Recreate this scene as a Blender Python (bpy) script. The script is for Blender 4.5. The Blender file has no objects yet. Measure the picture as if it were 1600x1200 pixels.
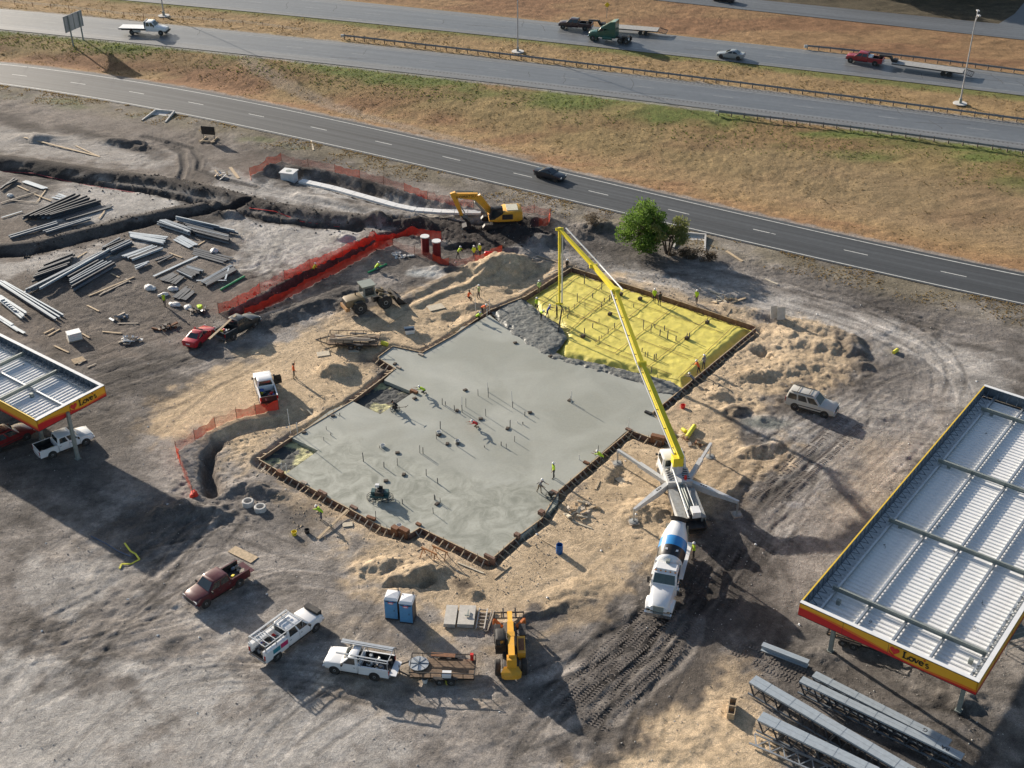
import bpy, bmesh, math, random
import numpy as np
from mathutils import Vector, Matrix

random.seed(7)
RNG = np.random.default_rng(11)
R = math.radians
SC = bpy.context.scene
COL = SC.collection

# ------------------------------------------------------------------ camera, sky, sun, exposure
CAM_H, CAM_F, CAM_P, CAM_R = 72.0, 2000.0, R(32.05), R(-0.32)
cam = bpy.data.cameras.new('camera'); cam_o = bpy.data.objects.new('camera', cam); COL.objects.link(cam_o)
cam.sensor_width = 36.0; cam.lens = 36.0 * CAM_F / 1600.0
cam.clip_start = 1.0; cam.clip_end = 6000.0
_r0 = Vector((1, 0, 0)); _u0 = Vector((0, math.sin(CAM_P), math.cos(CAM_P)))
_c, _s = math.cos(CAM_R), math.sin(CAM_R)
_rt = _r0 * _c + _u0 * _s; _up = _u0 * _c - _r0 * _s; _bk = _rt.cross(_up)
cam_o.matrix_world = Matrix(((_rt.x, _up.x, _bk.x, 0), (_rt.y, _up.y, _bk.y, 0), (_rt.z, _up.z, _bk.z, CAM_H), (0, 0, 0, 1)))
SC.camera = cam_o

SUN_EL, SHADOW_AZ = 17.5, -49.0
world = bpy.data.worlds.new('World'); SC.world = world; world.use_nodes = True
wn = world.node_tree.nodes; wl = world.node_tree.links; wn.clear()
sky = wn.new('ShaderNodeTexSky'); sky.sky_type = 'NISHITA'; sky.sun_disc = False
sky.sun_elevation = R(SUN_EL); sky.sun_rotation = R(-41.0); sky.altitude = 200; sky.dust_density = 1.5
bg = wn.new('ShaderNodeBackground'); bg.inputs['Strength'].default_value = 0.078
wo = wn.new('ShaderNodeOutputWorld'); wl.new(sky.outputs[0], bg.inputs[0]); wl.new(bg.outputs[0], wo.inputs[0])
sun = bpy.data.lights.new('sun', 'SUN'); sun.energy = 5.0; sun.angle = R(0.6); sun.color = (1.0, 0.90, 0.77)
sun_o = bpy.data.objects.new('sun', sun); COL.objects.link(sun_o)
_d = Vector((math.cos(R(SHADOW_AZ)) * math.cos(R(SUN_EL)), math.sin(R(SHADOW_AZ)) * math.cos(R(SUN_EL)), -math.sin(R(SUN_EL))))
sun_o.rotation_euler = _d.to_track_quat('-Z', 'Y').to_euler(); sun_o.location = (-60, 160, 90)
vs = SC.view_settings; vs.view_transform = 'Standard'; vs.look = 'None'; vs.gamma = 1.0; vs.exposure = 0.85
vs.use_curve_mapping = False

# ------------------------------------------------------------------ helpers
def G(x, y, z=0.0):
    """point at height z of the place that the survey photograph shows at pixel x, y (1600 x 1200)"""
    X = x - 800.0; Y = -(y - 600.0); c, s = math.cos(CAM_R), math.sin(CAM_R)
    X, Y = c * X - s * Y, s * X + c * Y
    dx, dy, dz = X, CAM_F * math.cos(CAM_P) + Y * math.sin(CAM_P), -CAM_F * math.sin(CAM_P) + Y * math.cos(CAM_P)
    t = (z - CAM_H) / dz
    return Vector((dx * t, dy * t, z))

def GA(pts, z=0.0):
    return np.array([[*G(p[0], p[1], z)][:2] for p in pts])

MATS = {}
def mat(name, col, rough=0.7, metal=0.0, var=0.12, scale=3.0, bump=0.0, spec=0.4, col2=None, dust=0.0, alpha=1.0, coat=0.0, bscale=None, ramp=(.3, .72)):
    if name in MATS: return MATS[name]
    m = bpy.data.materials.new(name); m.use_nodes = True; N = m.node_tree.nodes; L = m.node_tree.links
    b = N['Principled BSDF']
    b.inputs['Roughness'].default_value = rough; b.inputs['Metallic'].default_value = metal
    b.inputs['Specular IOR Level'].default_value = spec; b.inputs['Coat Weight'].default_value = coat
    b.inputs['Alpha'].default_value = alpha
    tc = N.new('ShaderNodeTexCoord'); nz = N.new('ShaderNodeTexNoise')
    nz.inputs['Scale'].default_value = scale; nz.inputs['Detail'].default_value = 5.0; nz.inputs['Roughness'].default_value = 0.65
    L.new(tc.outputs['Object'], nz.inputs['Vector'])
    rp = N.new('ShaderNodeValToRGB'); rp.color_ramp.elements[0].position = ramp[0]; rp.color_ramp.elements[1].position = ramp[1]
    c = Vector(col[:3]); lo = c * (1 - var) if col2 is None else Vector(col2[:3])
    hi = Vector([min(1, v * (1 + var)) for v in c]) if col2 is None else c
    rp.color_ramp.elements[0].color = (*lo, 1); rp.color_ramp.elements[1].color = (*hi, 1)
    L.new(nz.outputs['Fac'], rp.inputs['Fac'])
    out = rp.outputs['Color']
    if dust > 0:
        n2 = N.new('ShaderNodeTexNoise'); n2.inputs['Scale'].default_value = 2.2; n2.inputs['Detail'].default_value = 6
        L.new(tc.outputs['Object'], n2.inputs['Vector'])
        mr = N.new('ShaderNodeMapRange'); mr.inputs[1].default_value = 0.42; mr.inputs[2].default_value = 0.75; mr.inputs[3].default_value = 0.15 * dust; mr.inputs[4].default_value = dust
        L.new(n2.outputs['Fac'], mr.inputs[0])
        mx = N.new('ShaderNodeMix'); mx.data_type = 'RGBA'; L.new(mr.outputs[0], mx.inputs[0]); L.new(out, mx.inputs[6]); mx.inputs[7].default_value = (0.27, 0.225, 0.175, 1)
        out = mx.outputs[2]
        m2 = N.new('ShaderNodeMapRange'); m2.inputs[3].default_value = rough; m2.inputs[4].default_value = 0.9
        L.new(mr.outputs[0], m2.inputs[0]); L.new(m2.outputs[0], b.inputs['Roughness'])
    L.new(out, b.inputs['Base Color'])
    if bump > 0:
        n3 = N.new('ShaderNodeTexNoise'); n3.inputs['Scale'].default_value = bscale or scale * 4; n3.inputs['Detail'].default_value = 4
        L.new(tc.outputs['Object'], n3.inputs['Vector'])
        bm = N.new('ShaderNodeBump'); bm.inputs['Strength'].default_value = 0.8; bm.inputs['Distance'].default_value = bump
        L.new(n3.outputs['Fac'], bm.inputs['Height']); L.new(bm.outputs[0], b.inputs['Normal'])
    MATS[name] = m
    return m

class MB:
    """mesh builder"""
    def __init__(self): self.v = []; self.f = []; self.mi = []; self.cur = 0
    def add(self, vs, fs):
        o = len(self.v); self.v.extend([tuple(p) for p in vs])
        for f in fs: self.f.append(tuple(i + o for i in f)); self.mi.append(self.cur)
        return self
    def box(self, c, s, rz=0.0, ry=0.0, rx=0.0, taper=1.0):
        hx, hy, hz = s[0] / 2, s[1] / 2, s[2] / 2
        P = [Vector((x * hx * (taper if z > 0 else 1), y * hy * (taper if z > 0 else 1), z * hz)) for z in (-1, 1) for x, y in ((-1, -1), (1, -1), (1, 1), (-1, 1))]
        M = Matrix.Rotation(rz, 3, 'Z') @ Matrix.Rotation(ry, 3, 'Y') @ Matrix.Rotation(rx, 3, 'X')
        C = Vector(c)
        return self.add([M @ p + C for p in P], [(3, 2, 1, 0), (4, 5, 6, 7), (0, 1, 5, 4), (1, 2, 6, 5), (2, 3, 7, 6), (3, 0, 4, 7)])
    def bar(self, a, b, w, h, w2=None, h2=None):
        a, b = Vector(a), Vector(b); d = (b - a).normalized()
        u = Vector((0, 0, 1)) if abs(d.z) < 0.95 else Vector((1, 0, 0))
        r = d.cross(u).normalized(); u = r.cross(d).normalized()
        w2 = w if w2 is None else w2; h2 = h if h2 is None else h2
        P = [a + r * (sx * w / 2) + u * (sz * h / 2) for sx, sz in ((-1, -1), (1, -1), (1, 1), (-1, 1))] + \
            [b + r * (sx * w2 / 2) + u * (sz * h2 / 2) for sx, sz in ((-1, -1), (1, -1), (1, 1), (-1, 1))]
        return self.add(P, [(0, 1, 2, 3), (7, 6, 5, 4), (4, 5, 1, 0), (5, 6, 2, 1), (6, 7, 3, 2), (7, 4, 0, 3)])
    def cyl(self, a, b, r0, r1=None, n=12, cap=True):
        a, b = Vector(a), Vector(b); d = (b - a).normalized(); r1 = r0 if r1 is None else r1
        u = Vector((0, 0, 1)) if abs(d.z) < 0.95 else Vector((1, 0, 0))
        x = d.cross(u).normalized(); y = d.cross(x).normalized()
        P = []
        for c, r in ((a, r0), (b, r1)):
            for i in range(n):
                t = 2 * math.pi * i / n; P.append(c + x * (r * math.cos(t)) + y * (r * math.sin(t)))
        F = [(i, (i + 1) % n, n + (i + 1) % n, n + i) for i in range(n)]
        if cap: F += [tuple(range(n - 1, -1, -1)), tuple(range(n, 2 * n))]
        return self.add(P, F)
    def lathe(self, a, axis, prof, n=20):
        """prof = (distance along axis, radius)"""
        a = Vector(a); d = Vector(axis).normalized(); u = Vector((0, 0, 1)) if abs(d.z) < 0.95 else Vector((1, 0, 0))
        x = d.cross(u).normalized(); y = d.cross(x).normalized(); P = []; F = []
        for t, r in prof:
            for i in range(n):
                q = 2 * math.pi * i / n; P.append(a + d * t + x * (r * math.cos(q)) + y * (r * math.sin(q)))
        for k in range(len(prof) - 1):
            for i in range(n): F.append((k * n + i, k * n + (i + 1) % n, (k + 1) * n + (i + 1) % n, (k + 1) * n + i))
        F += [tuple(range(n - 1, -1, -1)), tuple(range((len(prof) - 1) * n, len(prof) * n))]
        return self.add(P, F)
    def loft(self, secs, cap=True, closed=True):
        n = len(secs[0]); P = [p for s in secs for p in s]; F = []
        for k in range(len(secs) - 1):
            for i in range(n if closed else n - 1):
                j = (i + 1) % n; F.append((k * n + i, k * n + j, (k + 1) * n + j, (k + 1) * n + i))
        if cap: F += [tuple(range(n - 1, -1, -1)), tuple(range((len(secs) - 1) * n, len(secs) * n))]
        return self.add(P, F)
    def prism(self, poly, off):
        off = Vector(off); n = len(poly); P = [Vector(p) for p in poly]; Q = [p + off for p in P]
        return self.add(P + Q, [tuple(range(n - 1, -1, -1)), tuple(range(n, 2 * n))] + [(i, (i + 1) % n, n + (i + 1) % n, n + i) for i in range(n)])
    def quad(self, a, b, c, d): return self.add([a, b, c, d], [(0, 1, 2, 3)])
    def sphere(self, c, r, nu=10, nv=6, half=False, sc=(1, 1, 1)):
        prof = []; P = []; F = []
        v0 = 0.0 if not half else 0.5
        lo = -math.pi / 2 if not half else 0.0
        for k in range(nv + 1):
            t = lo + (math.pi / 2 - lo) * k / nv
            for i in range(nu):
                q = 2 * math.pi * i / nu
                P.append((c[0] + sc[0] * r * math.cos(t) * math.cos(q), c[1] + sc[1] * r * math.cos(t) * math.sin(q), c[2] + sc[2] * r * math.sin(t)))
        for k in range(nv):
            for i in range(nu): F.append((k * nu + i, k * nu + (i + 1) % nu, (k + 1) * nu + (i + 1) % nu, (k + 1) * nu + i))
        return self.add(P, F)
    def mesh(self, name, mats, smooth=False):
        me = bpy.data.meshes.new(name); me.from_pydata(self.v, [], self.f)
        for m in (mats if isinstance(mats, (list, tuple)) else [mats]): me.materials.append(m)
        if isinstance(mats, (list, tuple)) and len(mats) > 1: me.polygons.foreach_set('material_index', self.mi)
        bm = bmesh.new(); bm.from_mesh(me); bmesh.ops.recalc_face_normals(bm, faces=bm.faces); bm.to_mesh(me); bm.free()
        if smooth:
            me.polygons.foreach_set('use_smooth', [True] * len(me.polygons))
            me.set_sharp_from_angle(angle=R(38))
        me.update()
        return me
    def build(self, name, mats, parent=None, smooth=False):
        return obj(name, self.mesh(name, mats, smooth), parent)

def obj(name, data, parent=None, loc=None, rot=None, scale=None):
    o = bpy.data.objects.new(name, data); COL.objects.link(o)
    if parent is not None: o.parent = parent
    if loc is not None: o.location = loc
    if rot is not None: o.rotation_euler = rot
    if scale is not None: o.scale = scale
    return o
def tag(o, label=None, cat=None, group=None, kind=None):
    if label: o['label'] = label
    if cat: o['category'] = cat
    if group: o['group'] = group
    if kind: o['kind'] = kind
    elif cat: o['kind'] = 'thing'
    return o
def thing(name, label, cat, loc=(0, 0, 0), rz=0.0, group=None):
    o = bpy.data.objects.new(name, None); COL.objects.link(o); o.empty_display_size = 0.3
    o.location = loc; o.rotation_euler = (0, 0, rz)
    return tag(o, label, cat, group)
def dup(root, loc=None, rz=None, label=None, group=None, parent=None):
    r = root.copy(); COL.objects.link(r)
    if parent is not None: r.parent = parent
    if loc is not None: r.location = loc
    if rz is not None: r.rotation_euler = (0, 0, rz)
    if label: r['label'] = label
    if group: r['group'] = group
    for ch in list(root.children): dup(ch, parent=r)
    return r
def box_obj(name, c, s, m, parent=None, rz=0.0, ry=0.0, rx=0.0): return MB().box(c, s, rz, ry, rx).build(name, m, parent)
def head(p_rear, p_front): # heading angle
    return math.atan2(p_front[1] - p_rear[1], p_front[0] - p_rear[0])

# ---- lattice noise on numpy arrays
_perm = RNG.permutation(4096)
def _h(ix, iy, seed): return _perm[(ix * 73 + iy * 1619 + seed * 3331) & 4095] / 4095.0
def vnoise(x, y, seed=0):
    x = np.asarray(x, float); y = np.asarray(y, float)
    ix = np.floor(x).astype(int); iy = np.floor(y).astype(int); fx = x - ix; fy = y - iy
    fx = fx * fx * fx * (fx * (fx * 6 - 15) + 10); fy = fy * fy * fy * (fy * (fy * 6 - 15) + 10)
    a = _h(ix, _perm[iy & 4095], seed); b = _h(ix + 1, _perm[iy & 4095], seed); c = _h(ix, _perm[(iy + 1) & 4095], seed); d = _h(ix + 1, _perm[(iy + 1) & 4095], seed)
    return (a * (1 - fx) + b * fx) * (1 - fy) + (c * (1 - fx) + d * fx) * fy
def fbm(x, y, octv=4, seed=0, gain=0.5):
    s = 0.0; a = 1.0; t = 0.0
    for k in range(octv):
        c, n = math.cos(0.6 * k), math.sin(0.6 * k)
        s = s + a * vnoise((x * c - y * n) * 2 ** k + 17.3 * k, (x * n + y * c) * 2 ** k + 9.1 * k, seed + k); t += a; a *= gain
    return s / t
def sstep(a, b, x):
    t = np.clip((x - a) / (b - a), 0, 1); return t * t * (3 - 2 * t)
def pdist(X, Y, P, closed=False):
    """distance to polyline, and inside flag when closed"""
    d = np.full(X.shape, 1e9); ins = np.zeros(X.shape, bool); n = len(P)
    for i in range(n if closed else n - 1):
        a, b = P[i], P[(i + 1) % n]; e = b - a; L2 = e @ e + 1e-12
        t = np.clip(((X - a[0]) * e[0] + (Y - a[1]) * e[1]) / L2, 0, 1)
        d = np.minimum(d, (X - a[0] - t * e[0]) ** 2 + (Y - a[1] - t * e[1]) ** 2)
        if closed:
            c = ((a[1] > Y) != (b[1] > Y)) & (X < (b[0] - a[0]) * (Y - a[1]) / (b[1] - a[1] + 1e-12) + a[0]); ins ^= c
    d = np.sqrt(d)
    return (np.where(ins, -d, d)) if closed else d
# ------------------------------------------------------------------ survey lines of the roads, y as a function of x
def road_line(px, z, deg=3):
    P = GA(px, z); o = np.argsort(P[:, 0]); P = P[o]; c = np.polyfit(P[:, 0] / 50.0, P[:, 1], deg)
    x0, x1 = P[0, 0] - 8, P[-1, 0] + 8
    def f(x):
        x = np.asarray(x, float); xc = np.clip(x, x0, x1); y = np.polyval(c, xc / 50.0)
        dc = np.polyder(c)
        return y + np.where(x < x0, np.polyval(dc, x0 / 50.0), np.polyval(dc, x1 / 50.0)) / 50.0 * (x - xc)
    return f
ZF, ZM, ZB, ZR = 0.0, 1.3, 1.3, 0.9
fr_n = road_line([(0, 131), (100, 145), (200, 162.5), (300, 181), (400, 201), (600, 245), (800, 294), (900, 316), (1100, 361), (1300, 407.5), (1600, 476)], ZF)
fr_f = road_line([(0, 100), (200, 125), (400, 162.5), (600, 202), (800, 251), (900, 276), (1100, 321), (1300, 365), (1600, 432)], ZF)
ma_n = road_line([(0, 45), (200, 65), (400, 90), (600, 109), (800, 133), (1000, 155), (1200, 179.5), (1600, 235)], ZM, 2)
ma_f = road_line([(0, 14), (400, 52), (800, 95.5), (1200, 143), (1600, 194)], ZM, 2)
mb_n = road_line([(195, 0), (400, 19.5), (800, 60), (1200, 101.5), (1600, 150)], ZB, 2)
mb_f = road_line([(535, 0), (800, 29), (1200, 70), (1600, 117)], ZB, 2)
rf_n = road_line([(1010, 0), (1200, 18), (1350, 33), (1600, 64)], ZR, 1)
rf_f = road_line([(1200, 2), (1295, 10), (1450, 25), (1600, 42)], ZR, 1)

# ------------------------------------------------------------------ slab outline (survey pixels, top of slab)
ZS = 0.15
SLAB_PX = [(764, 876), (807, 839), (816, 838), (845, 811), (846, 803), (858, 800), (872, 786), (873, 766), (920, 725), (977, 675), (984, 672),
           (1033, 690), (1052, 675), (1017, 646), (1041, 627), (1052, 618), (1100, 579), (1181, 512), (1033, 463), (967, 441), (893, 419), (855, 443), (820, 465), (810, 461), (767, 485), (737, 507), (721, 511), (710, 524),
           (660, 552), (639, 545), (614, 542), (591, 559), (619, 576), (600, 594), (646, 613), (594, 647), (551, 627), (515, 642), (480, 668), (456, 684), (497, 704), (446, 741), (510, 776), (560, 802), (600, 824), (638, 835), (656, 824), (700, 845)]
SLAB = GA(SLAB_PX, ZS)
OUTER_PX = [(764, 876), (807, 839), (845, 811), (873, 766), (984, 672), (1033, 690), (1052, 675), (1017, 646), (1041, 627), (1181, 512), (1033, 463), (893, 419), (855, 443), (820, 465), (767, 485), (710, 524),
            (660, 552), (614, 542), (591, 559), (619, 576), (551, 627), (456, 684), (405, 718), (446, 741), (600, 824), (638, 835), (656, 824)]
OUTER = GA(OUTER_PX, ZS)

# ------------------------------------------------------------------ earthworks: height of the ground
def blob(X, Y, px, rx, ry, h, rot=0.0, p=1.0):
    c = G(*px); a = R(rot); dx, dy = X - c.x, Y - c.y
    u = (dx * math.cos(a) + dy * math.sin(a)) / rx; v = (-dx * math.sin(a) + dy * math.cos(a)) / ry
    d = np.sqrt(u * u + v * v)
    return h * (1 - sstep(0.0, 1.0, d ** p))
BLOBS = [  # survey pixel, half sizes in metres, height, turn
    ((528, 582), 2.6, 2.3, 1.15, 0), ((785, 420), 6.5, 3.4, 1.9, 15), ((838, 428), 3.0, 2.2, -0.5, 20), ((810, 452), 2.6, 1.2, -0.7, 30),
    ((712, 498), 3.2, 2.2, -0.55, 10), ((740, 480), 3.0, 1.4, 0.5, 0), ((665, 527), 1.6, 1.1, 0.45, 0), ((588, 528), 2.0, 1.2, 0.4, 0), ((612, 535), 1.3, 1.0, 0.55, 0),
    ((1185, 548), 2.0, 1.7, -1.5, 0), ((1245, 530), 4.8, 2.4, 0.6, -25), ((1310, 545), 3.6, 2.4, 0.6, -35), ((1185, 585), 3.6, 1.8, 0.6, -10), ((1120, 615), 2.4, 1.8, 0.5, 0),
    ((1145, 640), 1.8, 1.3, 0.5, 0), ((1240, 570), 4.5, 3.0, 0.45, -10), ((1190, 700), 2.6, 1.8, 0.55, 0), ((1195, 655), 2.0, 1.0, 0.3, -15),
    ((655, 893), 3.2, 1.9, 0.9, 10), ((662, 906), 1.9, 1.0, -1.0, 5), ((625, 912), 1.6, 0.9, -0.6, 20), ((737, 922), 1.2, 0.7, 0.35, 0), ((590, 880), 3.0, 1.2, 0.5, 20),
    ((1000, 800), 3.2, 2.2, 0.55, 0), ((1045, 830), 2.0, 1.3, 0.45, 0), ((960, 750), 1.7, 1.3, -0.7, 30),
    ((330, 800), 2.6, 1.8, 0.7, 0), ((385, 760), 3.0, 1.7, 0.6, 10), ((300, 795), 2.4, 1.6, 0.5, 0), ((420, 770), 2.6, 1.2, 0.5, -20), ((265, 800), 3.2, 2.0, 0.5, 0),
    ((540, 372), 2.0, 1.3, 0.7, 10), ((1035, 430), 2.5, 1.0, 0.3, 0), ((935, 355), 4.0, 2.0, 0.7, -10), ((905, 368), 2.4, 1.4, 0.6, 0),
    ((60, 215), 5.0, 2.2, 0.9, -10), ((10, 185), 5.0, 2.5, 0.9, 0), ((190, 225), 7.0, 1.5, 0.9, -18), ((355, 335), 2.6, 1.3, 0.7, 10), ((20, 158), 2.4, 1.2, 0.6, 0),
    ((845, 375), 3.0, 1.8, 1.1, -15), ((800, 360), 3.0, 2.0, 0.8, 0), ((740, 360), 2.2, 1.3, -0.5, 0), ((725, 385), 2.2, 1.2, -0.9, 20), ((810, 392), 4.0, 1.6, 0.5, 5),
    ((650, 352), 4.0, 1.6, 1.0, -5), ((600, 345), 3.6, 1.4, 0.8, -10), ((1150, 465), 3.0, 1.5, 0.45, -20), ((1090, 470), 2.0, 1.0, -0.4, -20),
    ((845, 955), 5.5, 0.8, 0.35, 22), ((900, 920), 4.0, 1.2, 0.2, 15), ((1340, 560), 1.8, 1.6, -0.45, 0), ((1495, 1090), 2.2, 1.6, 0.5, 0), ((1290, 1030), 2.2, 1.3, 0.3, 0),
    ((515, 760), 1.5, 1.0, 0.2, 0), ((1105, 640), 3.0, 2.0, 0.2, 0), ((690, 420), 2.0, 1.2, 0.4, 0), ((580, 375), 2.6, 1.2, 0.5, 10)]
RIDGES = [  # pixels, half width, height
    ([(-40, 246), (60, 258), (150, 272), (250, 285), (340, 303), (420, 325), (500, 338), (590, 347)], 1.9, .75),
    ([(-40, 258), (60, 272), (150, 287), (250, 302), (340, 322), (420, 343), (500, 353), (560, 358)], .9, -0.6),
    ([(-30, 392), (60, 383), (140, 362), (220, 342), (300, 326), (330, 320)], 1.4, 0.6),
    ([(-30, 402), (60, 393), (140, 373), (220, 352), (300, 336), (390, 318)], 0.8, -0.6),
    ([(375, 487), (420, 465), (480, 432), (540, 402), (600, 370), (640, 362)], 1.3, -1.2),
    ([(400, 505), (470, 480), (540, 455)], 1.8, 0.45),
    ([(440, 500), (500, 478), (560, 468)], 1.3, 0.35),
    ([(331, 768), (323, 735), (326, 708), (340, 690)], .85, -1.5),
    ([(345, 682), (395, 664), (445, 657), (480, 648)], 1.15, -0.65),
    ([(430, 270), (520, 288), (600, 312), (680, 330), (760, 345)], 2.3, -0.7),
    ([(420, 262), (520, 272), (620, 300), (720, 320), (830, 345)], 1.4, 0.55),
    ([(470, 305), (560, 325), (640, 338)], 1.4, 0.3),
    ([(1130, 480), (1230, 500), (1330, 530), (1345, 570)], 1.4, 0.5),
    ([(630, 470), (690, 440), (760, 415), (800, 405)], 1.0, 0.35),
    ([(650, 478), (700, 455), (770, 430)], 0.8, 0.3),
]
RUTS = [([(222, 213), (255, 222), (285, 240), (288, 262), (280, 285)], 0.55, 0.3), ([(262, 222), (300, 232), (313, 250), (310, 266), (335, 278), (400, 292)], 0.5, 0.3),
        ([(930, 1105), (985, 1050), (1040, 1000), (1065, 960)], 0.5, 0.1), ([(960, 1130), (1010, 1080), (1075, 1020), (1095, 970)], 0.5, 0.1),
        ([(1150, 1010), (1200, 1040), (1250, 1065)], 1.2, 0.12), ([(1215, 770), (1262, 730), (1330, 672)], 0.4, 0.09), ([(1195, 750), (1245, 708), (1310, 655)], 0.4, 0.07),
        ([(0, 640), (120, 590), (260, 560), (330, 545)], 0.7, 0.06), ([(20, 660), (140, 610), (280, 575)], 0.7, 0.06), ([(240, 900), (320, 830), (380, 800)], 0.5, 0.12), ([(200, 880), (290, 815), (340, 790)], 0.5, 0.12),
        ([(860, 1060), (960, 985), (1060, 930)], 0.6, 0.1), ([(820, 930), (900, 900), (960, 850)], 0.5, 0.06), ([(1120, 430), (1260, 480), (1420, 540), (1500, 600)], 0.6, 0.08), ([(1100, 445), (1240, 500), (1400, 560)], 0.6, 0.07),
        ([(900, 400), (1000, 430), (1120, 465)], 0.6, 0.08), ([(340, 270), (450, 300), (560, 335), (640, 345)], 0.6, 0.08), ([(0, 1010), (150, 960), (300, 970)], 0.6, 0.06), ([(60, 1100), (200, 1040), (330, 1030)], 0.5, 0.05),
        ([(1050, 405), (1140, 428), (1300, 470), (1500, 520)], 0.5, 0.12), ([(350, 600), (300, 640), (240, 690)], 0.5, 0.06)]
ROUGH = [([(1120, 480), (1250, 490), (1360, 530), (1360, 600), (1290, 620), (1160, 650), (1090, 620), (1110, 560), (1190, 510)], .75), ([(280, 690), (330, 660), (460, 660), (400, 720), (450, 790), (400, 830), (290, 830), (240, 810)], .65), ([(590, 335), (860, 340), (880, 385), (740, 400), (600, 365)], .8), ([(540, 830), (720, 860), (740, 930), (640, 950), (540, 910)], .45), ([(830, 325), (980, 350), (1000, 400), (860, 410)], .5), ([(640, 470), (760, 480), (740, 540), (640, 550)], .5), ([(395, 500), (540, 450), (570, 470), (440, 525)], .6), ([(720, 400), (880, 395), (870, 440), (700, 470)], .45), ([(955, 770), (1070, 770), (1075, 840), (980, 850)], .6), ([(-60, 150), (110, 180), (260, 230), (240, 260), (-60, 220)], .5), ([(420, 258), (720, 315), (850, 350), (720, 345), (430, 290)], .5), ([(1120, 385), (1600, 500), (1600, 560), (1110, 420)], .4), ([(1450, 1060), (1540, 1090), (1500, 1130), (1440, 1110)], .5), ([(820, 950), (940, 920), (960, 940), (840, 985)], .35), ([(150, 770), (320, 760), (320, 860), (200, 880)], .4), ([(1040, 700), (1240, 650), (1230, 760), (1150, 780)], .4)]
ROUGH_W = [(GA(p), a) for p, a in ROUGH]
RIDGES_W = [(GA(p), w, h) for p, w, h in RIDGES]; RUTS_W = [(GA(p), w, h) for p, w, h in RUTS]

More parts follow.
